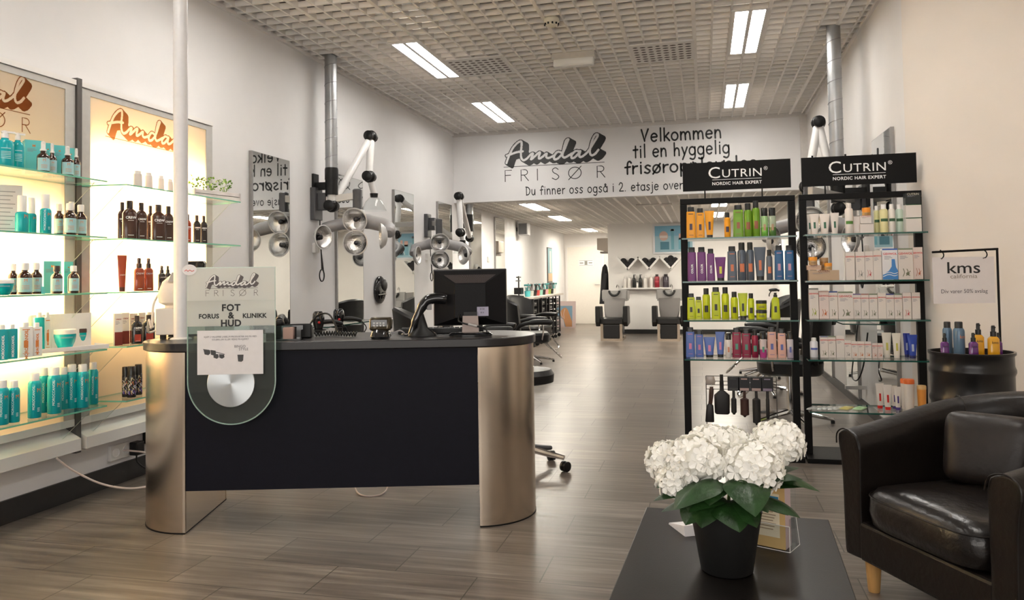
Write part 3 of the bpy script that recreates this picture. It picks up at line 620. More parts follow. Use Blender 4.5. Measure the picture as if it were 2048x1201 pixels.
def k_pump(t, w, h, body, cap, label=(.45, .75, .75)):
    r = w/2; hb = h*.80
    put(t, 'bottle', cm(body, .25), lambda m: m.lathe([(r*.95, 0), (r, .004), (r, hb*.80), (r*.85, hb*.90), (r*.42, hb*.96), (r*.42, hb)], 28))
    put(t, 'pump', cm(cap, .35), lambda m: (m.lathe([(r*.45, hb), (r*.45, h*.92), (r*.30, h*.93), (r*.3, h)], 18), m.cbox((r*.35, 0, h*.965), (r*1.5, r*.5, h*.045))))
    put(t, 'print', cm(label, .4), lambda m: [patch(m, -r*.55, r*.55, hb*z, hb*(z+.02), 0, r+.0006) for z in (.62, .5, .45, .40, .34, .28)], 0)
def k_amber(t, w, h, glass, label, cap, capf=.2, spray=False, brand='M'):
    r = w/2; hb = h*(1-capf)
    put(t, 'bottle', cm(glass, .08, 0, .6), lambda m: m.lathe([(r*.95, 0), (r, .003), (r, hb*.72), (r*.9, hb*.80), (r*.45, hb*.90), (r*.42, hb)], 28))
    put(t, 'paper_label', cm(label, .5), lambda m: patch(m, -r*1.15, r*1.15, hb*.10, hb*.66, 0, r+.0006, 10), 0)
    put(t, 'emblem', ORANGEINK, lambda m: (add_text(m, brand, w*.34, 0, hb*.50, 0, r+.0012), [patch(m, -r*.5, r*.5, hb*z, hb*(z+.015), 0, r+.0012, 4) for z in (.22, .28, .34)]), 0)
    if spray: put(t, 'sprayer', cm(cap, .35), lambda m: (m.lathe([(r*.5, hb), (r*.5, hb+h*.05), (r*.36, hb+h*.06), (r*.36, h*.95), (r*.28, h)], 18), m.cbox((0, -r*.3, h*.95), (r*.4, r*.5, h*.03))))
    else: put(t, 'cap', cm(cap, .35), lambda m: m.lathe([(r*.58, hb-.004), (r*.58, h-.004), (r*.5, h)], 22))
def k_crew(t, w, h, body, cap, ink=WHITEINK, brand='CREW', capf=.2, mark=None):
    a = w/2; b = a*.62; hb = h*(1-capf)
    put(t, 'bottle', cm(body, .2, 0, .3), lambda m: m.loft([(0, a*.97, b*.97), (.004, a, b), (hb*.84, a, b), (hb*.93, a*.78, b*.8), (hb*.985, a*.42, b*.62), (hb, a*.40, b*.6)], 2.8, 28))
    put(t, 'cap', cm(cap, .3), lambda m: m.lathe([(a*.44, hb), (a*.44, h-.003), (a*.40, h)], 20))
    put(t, 'lettering', ink, lambda m: (add_text(m, brand, w*.25, 0, hb*.66, -b-.0008, bold=.0006), patch(m, -a*.4, a*.4, hb*.60, hb*.612, -b-.0008, 0, 2), patch(m, -a*.4, a*.4, hb*.12, hb*.135, -b-.0008, 0, 2)), 0)
    if mark: put(t, 'label_patch', cm(mark, .45), lambda m: patch(m, -a*.6, a*.6, hb*.10, hb*.42, -b-.0007, 0, 2), 0)
def k_spraybottle(t, w, h, body, cap, ink=WHITEINK, brand='CREW'):
    a = w/2; b = a*.7; hb = h*.70
    put(t, 'bottle', cm(body, .15, 0, .4), lambda m: m.loft([(0, a*.96, b*.96), (.004, a, b), (hb*.9, a*.98, b*.98), (hb*.97, a*.7, b*.8), (hb, a*.5, b*.6)], 3, 28))
    put(t, 'sprayer', cm(cap, .35), lambda m: (m.lathe([(a*.52, hb), (a*.52, hb+h*.13), (a*.34, hb+h*.14), (a*.34, h*.97), (a*.26, h)], 18), m.cbox((0, -a*.3, h*.95), (a*.4, a*.6, h*.04))))
    put(t, 'lettering', ink, lambda m: (add_text(m, brand, w*(.25 if len(brand) > 3 else .36), 0, hb*.72, -b-.0012), patch(m, -a*.4, a*.4, hb*.1, hb*.115, -b-.0012, 0, 2)), 0)
def k_jar(t, w, h, body, lid, lidf=.24, bowl=True):
    r = w/2; hl = h*(1-lidf)
    put(t, 'jar', cm(body, .25), lambda m: m.lathe([(r*.5, 0), (r*.62, .003), (r*.86, hl*.45), (r*.97, hl*.85), (r*.97, hl)] if bowl else [(r*.94, 0), (r*.96, .002), (r*.96, hl)], 30))
    put(t, 'lid', cm(lid, .35), lambda m: m.lathe([(r, hl), (r, h-.003), (r*.95, h)], 30))
    put(t, 'print', cm((.14, .35, .38) if bowl else (.15, .12, .08), .5), lambda m: [patch(m, -r*.55, r*.55, hl*z, hl*(z+.10), 0, r*(.955 if bowl else .962)+.001) for z in ((.72,) if bowl else (.35, .55))], 0)
def k_carton(t, w, h, body, strip=None, mark=None, brand='', picture=None, side=None, dep=.7, low=None):
    a = w/2; d = w*dep
    put(t, 'box', cm(body, .5), lambda m: m.box(-a, -d/2, 0, a, d/2, h), 0)
    y = -d/2-.0007
    if strip: put(t, 'colour_strip', cm(strip, .5), lambda m: (patch(m, -a, a, h*.955, h, y, 0, 1), m.add([(-a, -d/2, h+.0006), (a, -d/2, h+.0006), (a, d/2, h+.0006), (-a, d/2, h+.0006)], [(0, 1, 2, 3)])), 0)
    if low: put(t, 'colour_block', cm(low, .5), lambda m: patch(m, -a, a, 0, h*.42, y, 0, 1), 0)
    if brand: put(t, 'lettering', cm(mark or (.62, .06, .05), .5), lambda m: add_text(m, brand, min(w*.24, .019), 0, h*.80, y, bold=.0004), 0)
    if brand: put(t, 'small_print', cm((.25, .25, .30), .5), lambda m: [patch(m, -a*.75, a*x, h*z, h*(z+.014), y, 0, 1) for x, z in ((.1, .74), (.3, .70), (-.1, .66))], 0)
    if picture: put(t, 'picture', cm(picture, .5), lambda m: [ribbon(m, sm(p), w*.05, lambda x, z: (x, y, z)) for p in ([(-a*.4, h*.10), (-a*.2, h*.22), (-a*.35, h*.34)], [(a*.05, h*.12), (a*.3, h*.22), (a*.15, h*.33)], [(a*.5, h*.12), (a*.2, h*.17), (a*.6, h*.26)])] + [m.add([(a*.25+w*.12*cos(q), y-.0002, h*.18+w*.12*sin(q)) for q in [pi*i/5 for i in range(10)]], [tuple(range(10))])], 0)
def k_footbath(t, w, h):
    k_carton(t, w, h, (.78, .78, .80), (.04, .12, .45), (.65, .05, .05), 'GEHWOL'); a = w/2; y = -w*.35-.0009
    put(t, 'water_picture', cm((.05, .22, .55), .4), lambda m: m.add([(-a, y, 0), (a, y, 0), (a, y, h*.28), (a*.75, y, h*.40), (a*.62, y, h*.66), (a*.20, y, h*.66), (a*.18, y, h*.42), (-a*.2, y, h*.28), (-a, y, h*.16)], [tuple(range(9))]), 0)
    put(t, 'wave', WHITEINK, lambda m: [ribbon(m, sm([(-a*.95, h*z), (-a*.2, h*(z+.06)), (a*.5, h*(z+.02)), (a*.95, h*(z+.05))]), .004, lambda p, q: (p, y-.0003, q)) for z in (.10, .17)], 0)
def k_twophase(t, w, h, upper, lower, cap, mark=None):
    r = w/2; hb = h*.72
    put(t, 'bottle', cm(upper, .12, 0, .4), lambda m: m.lathe([(r, hb*.45), (r, hb*.95), (r*.8, hb)], 24))
    put(t, 'liquid', cm(lower, .12, 0, .4), lambda m: m.lathe([(r*.95, 0), (r, .003), (r, hb*.45)], 24))
    put(t, 'cap', cm(cap, .25), lambda m: m.lathe([(r*.88, hb), (r*.88, h-.003), (r*.8, h)], 22))
    if mark: put(t, 'emblem', cm(mark, .4), lambda m: patch(m, -r*.3, r*.3, hb*.30, hb*.60, 0, r+.0008, 3), 0)
def k_trigger(t, w, h, body, head, mark):
    a = w/2; hb = h*.70
    put(t, 'bottle', cm(body, .35), lambda m: m.loft([(0, a*.97, a*.5), (.004, a, a*.52), (hb*.9, a*.8, a*.45), (hb, a*.4, a*.35)], 3, 26))
    put(t, 'trigger_head', cm(head, .3), lambda m: (m.lathe([(a*.42, hb), (a*.42, hb+h*.07), (a*.3, hb+h*.08), (a*.3, hb+h*.14)], 16), m.tube([(a*.9, 0, hb+h*.20), (a*.2, 0, hb+h*.235), (-a*.9, 0, hb+h*.225), (-a*1.25, 0, hb+h*.20)], [a*.22, a*.36, a*.34, a*.2], 10, 3), m.tube([(-a*.8, 0, hb+h*.2), (-a*1.25, 0, hb+h*.10), (-a*1.3, 0, hb+h*.02)], a*.12, 8, 3)))
    put(t, 'emblem', cm(mark, .4), lambda m: patch(m, -a*.3, a*.25, hb*.3, hb*.58, -a*.53, 0, 2), 0)
def k_lowlabel(t, w, h, body, label, cap=None):
    r = w/2; c = h*.83
    put(t, 'bottle', cm(body, .3), lambda m: m.lathe([(r*.95, 0), (r, .003), (r, c*.93), (r*.8, c)], 26))
    put(t, 'cap', cm(cap or body, .3), lambda m: m.lathe([(r*.62, c), (r*.62, h-.003), (r*.55, h)], 22))
    put(t, 'paper_label', cm(label, .5), lambda m: patch(m, -r*1.0, r*1.0, h*.40 if cap else h*.32, h*.50 if cap else h*.42, 0, r+.0008, 8), 0)
def k_graphic(t, w, h):
    r = w/2
    put(t, 'can', cm((.02, .017, .02), .25), lambda m: m.lathe([(r*.95, 0), (r, .003), (r, h*.68), (r*.95, h*.70)], 28))
    put(t, 'cap', cm(BLK, .3), lambda m: m.lathe([(r*.95, h*.70), (r*.95, h-.004), (r*.85, h)], 24))
    rr = random.Random(4)
    for nm, c, n in (('violet_print', (.16, .09, .38), 7), ('yellow_print', (.62, .52, .28), 9), ('white_print', (.72, .72, .74), 8), ('orange_print', (.55, .15, .05), 3)):
        def fn(m):
            for i in range(n):
                x = rr.uniform(-r*1.2, r*.9); z = rr.uniform(.05, .58)*h; ribbon(m, [(x, z), (x+rr.uniform(-.01, .014), z+rr.uniform(.006, .02)), (x+rr.uniform(-.005, .016), z+rr.uniform(.008, .03))], .0045, lambda p, q: ((r+.0008)*sin(p/r), -(r+.0008)*cos(p/r), q))
        put(t, nm, cm(c, .4), fn, 0)
def k_sachet(t, w, h, body, mark):
    put(t, 'foil', cm(body, .3, .2), lambda m: m.loft([(0, w/2, h/2), (.0015, w/2, h/2), (.006, w*.42, h*.40), (.0062, w*.1, h*.1)], 6, 24))
    put(t, 'print', cm(mark, .5), lambda m: m.add([(-w*.25, -h*.3, .0068), (w*.25, -h*.3, .0068), (w*.25, h*.05, .0068), (-w*.25, h*.05, .0068)], [(0, 1, 2, 3)]), 0)
def k_cup(t, w, h, body, fill):
    r = w/2
    put(t, 'cup', cm(body, .3), lambda m: m.lathe([(r*.85, 0), (r, h*.9), (r, h)], 24)); put(t, 'lid', cm(fill, .3), lambda m: m.lathe([(r*1.03, h), (r*1.03, h*1.14), (r*.9, h*1.18)], 24))
KINDS = {k[2:]: v for k, v in list(globals().items()) if k.startswith('k_')}
def shelf_items(rows, group):
    for kind, name, cat, label, x, y, z, w, h, rz, cols in rows: product(kind, w, h, cols, name, label, cat, (x, y, z), rz, group)
# ---------------------------------------------------------------- lit wall displays on the left
def panel_mat():
    m = bpy.data.materials.new('backlit_acrylic'); m.use_nodes = True; nt = m.node_tree; N = nt.nodes; L = nt.links
    for n in list(N): N.remove(n)
    o = N.new('ShaderNodeOutputMaterial'); t = N.new('ShaderNodeBsdfTranslucent'); d = N.new('ShaderNodeBsdfDiffuse'); mx = N.new('ShaderNodeMixShader')
    t.inputs[0].default_value = (.98, .88, .70, 1); d.inputs[0].default_value = (.88, .80, .68, 1); mx.inputs[0].default_value = .45
    L.new(t.outputs[0], mx.inputs[1]); L.new(d.outputs[0], mx.inputs[2]); L.new(mx.outputs[0], o.inputs[0]); return m
PANEL = panel_mat(); PROFILE = mat('grey_aluminium_profile', (.52, .51, .49), .4, .4, var=.04); DARKPROF = mat('dark_profile', (.10, .09, .085), .45, .3, var=.05)
GLASSB = thin_glass('bracket_glass', (.97, .985, .98), .3)
SHELFZ = (1.774, 1.470, 1.170, .867, .566); XP = -3.405
def wall_display(y0, y1, f0, f1, label, lampz, lamph, power):
    t = thing('wall_display', label, 'display unit', (XL, (y0+y1)/2, 0)); Y = (y0+y1)/2; ox = XP-XL; h = (y1-y0)/2
    MB().box(ox-.005, -h+.07, .45, ox, h-.07, 2.30).build('light_panel', PANEL, t, 0)
    mb = MB(); mb.box(.0, -h, .44, ox+.004, -h+.07, 2.33); mb.box(0, h-.07, .44, ox+.004, h, 2.33); mb.box(0, -h+.07, 2.295, ox+.004, h-.07, 2.33)
    mb.build('frame', PROFILE, t, 0)
    MB().box(0, -h, 2.333, ox+.012, h, 2.362).build('top_trim', PAINTW, t, 0)
    mb = MB(); mb.prism([(0, .43), (ox+.05, .365), (ox+.05, .30), (0, .30)], -h, h, 'y'); mb.box(0, -h, .43, ox+.006, h, .47)
    mb.build('bottom_rail', PAINTW, t, 0)
    MB().box(0, -h+.07, .47, .004, h-.07, 2.29).build('back_board', PAINTW, t, 0)
    for z in SHELFZ:
        mb = MB(); poly = [(ox+.004, y0-Y), (ox+.28, f0-Y), (ox+.28, f1-Y), (ox+.004, y1-Y)]; n = 4
        v = [(x, y, z-.009) for x, y in poly] + [(x, y, z-.001) for x, y in poly]
        mb.add(v, [(0, 1, 2, 3), (4, 5, 6, 7)]); mb.k = 1; mb.add(v, [(i, (i+1) % 4, 4+(i+1) % 4, 4+i) for i in range(4)])
        mb.build('glass_shelf', [GLASS, GLASSEDGE], t, 0)
        for y in (f0-Y+.04, f1-Y-.03):
            mb = MB(); P = [(ox+.004, y, z-.011), (ox+.22, y, z-.011), (ox+.004, y, z-.20)]
            Q = [(a, y+.006, c) for a, _, c in P]; mb.add(P+Q, [(0, 1, 2), (3, 4, 5)]); mb.k = 1; mb.add(P+Q, [(0, 1, 4, 3), (1, 2, 5, 4)])
            mb.build('glass_bracket', [GLASSB, mat('pale_bracket_edge', (.66, .72, .60), .3)], t, 0)
    o = area('display_lamp', (XL+.012, Y, lampz), (0, radians(-90), 0), lamph, (y1-y0)-.16, power, (1.0, .90, .74)); 
    return t
t1 = wall_display(2.43, 3.615, 2.50, 3.545, 'left glowing wall display full of teal products, cut by the frame edge', 1.22, .80, 56)
t2 = wall_display(3.655, 4.865, 3.69, 4.79, 'right glowing wall display with brown bottles behind the white pole', 1.52, .95, 92)
solo(MB().box(0, -.017, .28, .10, .017, 2.375), 'divider_post', 'dark vertical post between the two glowing wall displays', 'post', DARKPROF, (XL, 3.635, 0))
def film():
    m = bpy.data.materials.new('brown_film'); m.use_nodes = True; nt = m.node_tree; N = nt.nodes; L = nt.links
    for n in list(N): N.remove(n)
    o = N.new('ShaderNodeOutputMaterial'); t = N.new('ShaderNodeBsdfTransparent'); d = N.new('ShaderNodeBsdfDiffuse'); mx = N.new('ShaderNodeMixShader')
    t.inputs[0].default_value = (.52, .27, .15, 1); d.inputs[0].default_value = (.06, .03, .022, 1); mx.inputs[0].default_value = .25
    L.new(t.outputs[0], mx.inputs[1]); L.new(d.outputs[0], mx.inputs[2]); L.new(mx.outputs[0], o.inputs[0]); return m
LOGOB = film()
def panel_logo(t, w, yc, z, frisor):
    e = [c for c in t.children if c.name.startswith('light_panel')][0]; ox = XP-XL
    Y = t.location.y
    logo(lambda a, b, l: (ox+.0012+l, yc-Y+a*w, z+b*w), .0005, e, LOGOB, frisor)
panel_logo(t1, .66, 2.655, 2.105, True); panel_logo(t2, .72, 3.845, 2.085, False)
# price leaflet, gift box, planter
t = thing('price_leaflet', 'white printed leaflet standing on the second shelf at left edge', 'leaflet', (-3.30, 3.07, 1.471), .95)
MB().box(-.075, -.001, 0, .075, .001, .235).build('sheet', PAPER, t, 0)
mb = MB(); [patch(mb, -.06, .045-.01*(i % 3), .20-.02*i, .204-.02*i, -.0016, 0, 1) for i in range(10)]; mb.build('print', cm((.35, .35, .37), .5), t, 0)
t = thing('gift_box', 'open white gift box holding two teal jars on fourth shelf', 'box', (-3.285, 3.425, .868), 1.17)
MB().box(-.165, -.085, 0, .19, .085, .011).build('tray', PAPER, t, 0); MB().box(-.165, .075, .011, .17, .085, .19).build('lid', PAPER, t, 0)
mb = MB(); mb.box(-.165, -.085, .011, .19, -.082, .022); mb.box(.187, -.082, .011, .19, .075, .022); mb.build('rim', PAPER, t, 0)
t = thing('planter_box', 'whitewashed wooden planter with small green plants on top glass shelf', 'planter', (-3.23, 4.62, 1.775), 1.36)
mb = MB(); [mb.box(-.20, y, .002+.028*i, .20, y+.01, .026+.028*i) for i in range(2) for y in (-.055, .045)]; [mb.box(x, -.055, .002, x+.01, .055, .056) for x in (-.20, .19)]; mb.box(-.19, -.045, .002, .19, .045, .012)
mb.build('crate', mat('whitewashed_wood', (.74, .68, .66), .6, var=.15, vscale=12, stretch=(1, 8, 8)), t, 0)
MB().box(-.188, -.044, .012, .188, .044, .045).build('soil', mat('soil', (.05, .03, .02), .9, bump=.4), t, 0)
rr = random.Random(5)
for cx in (-.13, -.01, .11):
    mb = MB()
    for i in range(5): mb.tube([(cx, 0, .045), (cx+rr.uniform(-.03, .03), rr.uniform(-.02, .02), .09)], .002, 5)
    for i in range(60):
        a = rr.uniform(0, 2*pi); r = .055*math.sqrt(rr.random()); x, y, z = cx+r*cos(a), .8*r*sin(a), .075+.07*rr.random(); s = rr.uniform(.010, .018)
        d = Vector((rr.uniform(-1, 1), rr.uniform(-1, 1), rr.uniform(.1, 1))).normalized(); u = d.orthogonal().normalized(); w = d.cross(u); p = Vector((x, y, z)); mb.add([tuple(p), tuple(p+s*u*.6+s*.5*w), tuple(p+s*1.3*u), tuple(p+s*u*.6-s*.5*w)], [(0, 1, 2, 3)])
    mb.build('plant', mat('seedling_leaf', (.10, .22, .02), .5, var=.5, vscale=40), t, 0)
# sockets and cables under the displays
t = thing('wall_socket', 'white double wall socket below the right wall display', 'socket', (XL, 4.05, .195))
MB().box(0, -.085, -.045, .022, .085, .045).build('plate', PLASTW, t, 0, .004)
mb = MB()
for y in (-.042, .042):
    mb.m = Matrix.Translation((.022, y, 0)) @ Matrix.Rotation(pi/2, 4, 'Y'); mb.lathe([(.03, 0), (.03, .003), (.024, .004), (.022, .001)], 22)
mb.build('outlet', PAINTW, t)
t = thing('power_adapter', 'black power adapter plugged into the wall socket', 'adapter', (XL+.027, 4.14, .195))
MB().box(0, -.03, -.04, .055, .04, .04).build('body', BLACKP, t, 0, .005); MB().tube([(.03, 0, -.04), (.03, .005, -.08), (.05, .03, -.12), (.06, .1, -.165)], .005, 6, 4).build('cable', BLACKP, t)
t = thing('switch_box', 'black transformer box with silver switch near the steel counter end', 'transformer', (XL, 4.36, .24))
MB().box(0, -.10, -.045, .05, .10, .045).build('housing', BLACKP, t, 0, .004)
mb = MB(); mb.box(.05, -.075, -.03, .056, -.045, .03); mb.box(.05, .01, -.015, .055, .025, .02); mb.build('switch', ALU, t, 0)
mb = MB(); mb.tube([(-3.34, 3.43, .30), (-3.30, 3.50, .22), (-3.22, 3.62, .12), (-3.12, 3.74, .07), (-3.05, 3.88, .075), (-3.08, 4.02, .12), (-3.25, 4.05, .185), (-3.40, 4.05, .20), (-3.455, 4.05, .20)], .0055, 8, 8)
solo(mb, 'power_cable', 'pale power cable looping from the display to the wall socket', 'cable', cm((.62, .52, .48), .5))

# ---------------------------------------------------------------- black product racks
def rack(x0, x1, label, zs, widths=0):
    t = thing('product_rack', label, 'display rack', ((x0+x1)/2, 5.40, 0)); h = (x1-x0)/2
    MB().box(-h, .055, .03, -h+.046, .10, 1.70).build('post', BLACK, t, 0, .003); MB().box(h-.046, .055, .03, h, .10, 1.70).build('post', BLACK, t, 0, .003)
    MB().box(-h, .055, 1.70, h, .10, 1.738).build('top_bar', BLACK, t, 0, .003)
    MB().box(-h-.005, -.09, .0, h+.005, .30, .03).build('base', BLACK, t, 0, .003)
    for i, z in enumerate(zs):
        mb = MB(); v = [(x, y, zz) for zz in (z-.011, z-.001) for x, y in ((-h+.012, -.115), (h-.012, -.115), (h-.012, .20), (-h+.012, .20))]
        # notches round the posts are left to the glass resting against them
        mb.add(v, [(0, 1, 2, 3), (4, 5, 6, 7)]); mb.k = 1; mb.add(v, [(i2, (i2+1) % 4, 4+(i2+1) % 4, 4+i2) for i2 in range(4)])
        mb.build('glass_shelf', [GLASS, GLASSEDGED], t, 0)
    mb = MB(); [mb.box(-h+.046, .065, z-.03, h-.046, .09, z-.012) for z in zs[1:2]]; mb.build('cross_bar', BLACK, t, 0)
    sb = MB(); sb.box(-h+.022, .066, 1.791, h-.022, .078, 1.984); s = sb.build('header_sign', BLACK, t, 0)
    mb = MB(); [mb.cyl((x, .072, 1.738), .0045, .054, 8) for x in (-h*.55, h*.45)]; [mb.cyl((x, .072, 1.984), .006, .012, 8) for x in (-h*.75, -h*.2)]; mb.build('sign_rod', BLACK, t)
    mb = MB(); y = .0645
    add_text(mb, 'C', .112, -.142, 1.873, y, sx=1.1); add_text(mb, 'UTRIN', .078, .040, 1.877, y, sx=1.12, spacing=1.06); add_text(mb, '®', .035, .194, 1.915, y)
    mb.box(-.155, y, 1.861, .165, y+.0005, 1.864); add_text(mb, 'NORDIC HAIR EXPERT', .0295, .005, 1.826, y, bold=.0006, spacing=1.10, sx=1.0)
    mb.build('lettering', WHITEINK, s, 0)
    return t
rack(-.152, .597, 'left black rack holding orange, purple, lime and blue bottles', (1.462, 1.174, .917, .66))
rack(.621, 1.364, 'right black rack with white cartons behind the leather armchair', (1.466, 1.168, .918, .665, .336))
# hair brushes hanging on a wire grid in the left rack
t = thing('wire_grid', 'thin wire grid carrying hair brushes in the left rack', 'wire stand', (.22, 5.53, .03), 0)
mb = MB()
for x in (-.225, .235): mb.tube([(x, 0, 0), (x, 0, .49)], .003, 6)
for z in (.49, .455, .43, .40): mb.tube([(-.225, 0, z), (.235, 0, z)], .0025, 6)
mb.build('wires', mat('grey_wire', (.10, .095, .09), .4, .6), t); MB().box(-.24, -.03, 0, .25, .03, .006).build('foot', BLACK, t, 0)
DBR = cm((.012, .01, .01), .4); BRH = cm((.07, .035, .025), .35)
def brush(x, zt, ln, label, shape, hook=.0):
    t = thing('hair_brush', label, 'hair brush', (x, 5.504, .03+zt), 0, 'hair brushes on the wire grid')
    if shape == 'paddle':
        MB().tube([(0, 0, 0), (0, 0, -.06), (0, 0, -.11)], [.012, .014, .016], 10, 3).build('handle', DBR, t); MB().loft([(-ln, .04, .014), (-ln+.01, .05, .016), (-.14, .052, .016), (-.11, .018, .014)], 3).build('paddle', DBR, t)
    elif shape == 'wood':
        MB().tube([(0, 0, -.07), (.0, 0, -.09), (-.006, 0, -.16), (-.012, 0, -.19)], [.012, .016, .014, .010], 10, 3).build('handle', BRH, t); MB().loft([(-ln, .028, .012, -.016, 0), (-ln+.008, .03, .014, -.016, 0), (-.20, .024, .014, -.012, 0), (-.185, .012, .01, -.012, 0)], 3).build('paddle', DBR, t)
        MB().tube([(0, .004, 0), (0, .0, -.07)], .002, 6).build('hook', ALU, t)
    else:
        MB().box(-.038, -.003, -.095, .038, .003, 0).build('hang_card', cm((.01, .01, .013), .4), t, 0)
        mb = MB(); mb.box(-.028, -.0045, -.092, .03, -.0035, -.075); mb.box(-.02, -.0045, -.018, .02, -.0035, -.010); mb.build('card_print', cm(shape, .5), t, 0)
        r = .024 if hook == 0 else hook
        MB().lathe([(.007, -ln), (.010, -ln+.008), (r, -ln+.015), (r, -.15), (.010, -.14), (.009, -.095)], 18).build('bristles', cm((.05, .018, .014) if ln > .24 and hook == .028 else (.02, .018, .018), .6), t)
brush(.03, .49, .31, 'brown wooden handled brush, leftmost on the wire grid', 'wood'); brush(.098, .505, .27, 'wide black paddle brush second on the wire grid', 'paddle')
brush(.175, .49, .255, 'black brush on a plain dark card, third on grid', (.05, .05, .05), .018); brush(.245, .49, .27, 'reddish bristled brush on a dark card, fourth on grid', (.50, .36, .34), .028)
brush(.322, .49, .32, 'round grey brush on a dark card, fifth on grid', (.46, .34, .32), .026); brush(.394, .49, .28, 'slim black brush on a blue grey card, rightmost on grid', (.26, .22, .32), .012)
t = thing('plastic_pouch', 'crinkled clear plastic pouch at the wire grid corner', 'pouch', (.025, 5.505, .465)); MB().loft([(0, .03, .006), (.02, .034, .012), (.055, .026, .004)], 2.5, 10).build('pouch', mat('milky_pouch', (.45, .40, .36), .15, coat=.5), t)
# sachets on the bottom shelf of the right rack
SA = [(.66+.032*i, 5.40+.012*(i % 2), (.55, .56, .54), (.30, .32, .33)) for i in range(6)] + [(.875, 5.43, (.55, .48, .14), (.60, .50, .10)), (.955, 5.43, (.38, .60, .32), (.22, .45, .18))]
for i, (x, y, b, m_) in enumerate(SA):
    lab = ('silver sachet lying in row %s on the bottom glass shelf' % ('at the very left', 'second from left', 'third from left', 'fourth from left', 'fifth from left', 'sixth from left')[i]) if i < 6 else ('yellow sachet lying beside the silver ones', 'pale green sachet right of the yellow sachet')[i-6]
    t = thing('sachet', lab, 'sachet', (x, y, .3365+.0003*i), -.5, 'sachets on the bottom shelf'); k_sachet(t, .030 if i < 6 else .06, .13, b, m_)
shelf_items([
 ('spray_can', 'hairspray_can', 'hairspray', 'teal hairspray can, leftmost on the bottom glass shelf, left display', -3.2, 2.972, 0.566, 0.055, 0.2063, 0.95, (TEAL, WHT, WHITEINK, 'MOROCCANOIL', 'M', )),
 ('spray_can', 'hairspray_can', 'hairspray', 'teal hairspray can, second from left on the bottom glass shelf, left display', -3.2, 3.034, 0.566, 0.0523, 0.1969, 0.95, (TEAL, WHT, WHITEINK, 'MOROCCANOIL', 'M', )),
 ('spray_can', 'hairspray_can', 'hairspray', 'short capped teal can, third from left on the bottom glass shelf, left display', -3.2, 3.153, 0.566, 0.0589, 0.2175, 0.95, (TEAL, WHT, WHITEINK, 'MOROCCANOIL', 'M', )),
 ('spray_can', 'hairspray_can', 'hairspray', 'half hidden teal can, fourth from left on the bottom glass shelf, left display', -3.28, 3.289, 0.566, 0.051, 0.2251, 0.95, (TEAL, WHT, WHITEINK, 'MOROCCANOIL', 'M', )),
 ('spray_can', 'hairspray_can', 'hairspray', 'teal hairspray can, fifth from left on the bottom glass shelf, left display', -3.2, 3.273, 0.566, 0.0632, 0.232, 0.95, (TEAL, WHT, WHITEINK, 'MOROCCANOIL', 'M', )),
 ('spray_can', 'hairspray_can', 'hairspray', 'half hidden teal can, sixth from left on the bottom glass shelf, left display', -3.26, 3.392, 0.566, 0.0522, 0.2174, 0.95, (TEAL, WHT, WHITEINK, 'MOROCCANOIL', 'M', )),
 ('spray_can', 'hairspray_can', 'hairspray', 'teal hairspray can, seventh from left on the bottom glass shelf, left display', -3.24, 3.427, 0.566, 0.0579, 0.2293, 0.95, (TEAL, WHT, WHITEINK, 'MOROCCANOIL', 'M', )),
 ('spray_can', 'hairspray_can', 'hairspray', 'teal hairspray can, eighth from left on the bottom glass shelf, left display', -3.2, 3.456, 0.566, 0.0595, 0.2266, 0.95, (TEAL, WHT, WHITEINK, 'MOROCCANOIL', 'M', )),
 ('spray_can', 'hairspray_can', 'hairspray', 'teal hairspray can, rightmost on the bottom glass shelf, left display', -3.23, 3.562, 0.566, 0.0529, 0.2208, 0.95, (TEAL, WHT, WHITEINK, 'MOROCCANOIL', 'M', )),], 'hairspray cans on the bottom shelf')
shelf_items([
 ('flat', 'shampoo_bottle', 'shampoo', 'teal shampoo bottle, leftmost on the fourth glass shelf, left display', -3.2, 2.97, 0.867, 0.0492, 0.1646, 0.95, (TEAL, WHT, WHITEINK, 'MOROCCANOIL', 0.13, 0.97, 0.45, None, 0.7, )),
 ('flat', 'shampoo_bottle', 'shampoo', 'teal shampoo bottle, second from left on the fourth glass shelf, left display', -3.2, 3.024, 0.867, 0.0452, 0.1635, 0.95, (TEAL, WHT, WHITEINK, 'MOROCCANOIL', 0.13, 0.97, 0.45, None, 0.7, )),
 ('flat', 'shampoo_bottle', 'shampoo', 'white shampoo bottle, third from left on the fourth glass shelf, left display', -3.2, 3.098, 0.867, 0.063, 0.1686, 0.95, (WHT, WHT, ORANGEINK, 'MOROCCANOIL', 0.13, 0.97, 0.45, (.70, .22, .05), 0.7, )),
 ('flat', 'shampoo_bottle', 'shampoo', 'white shampoo bottle, fourth from left on the fourth glass shelf, left display', -3.19, 3.154, 0.867, 0.0467, 0.1628, 0.95, (WHT, WHT, ORANGEINK, 'MOROCCANOIL', 0.13, 0.97, 0.45, (.70, .22, .05), 0.7, )),
 ('flat', 'shampoo_bottle', 'shampoo', 'half hidden teal shampoo bottle, fifth from left on the fourth glass shelf, left display', -3.33, 3.307, 0.867, 0.0489, 0.2075, 0.95, (TEAL, WHT, WHITEINK, 'MOROCCANOIL', 0.13, 0.97, 0.45, None, 0.7, )),
 ('flat', 'shampoo_bottle', 'shampoo', 'white shampoo bottle at back, rightmost on the fourth glass shelf, left display', -3.33, 3.359, 0.867, 0.0365, 0.205, 0.95, (WHT, WHT, ORANGEINK, 'MOROCCANOIL', 0.13, 0.97, 0.45, (.70, .22, .05), 0.7, )),], 'shampoos on the fourth shelf of the left display')
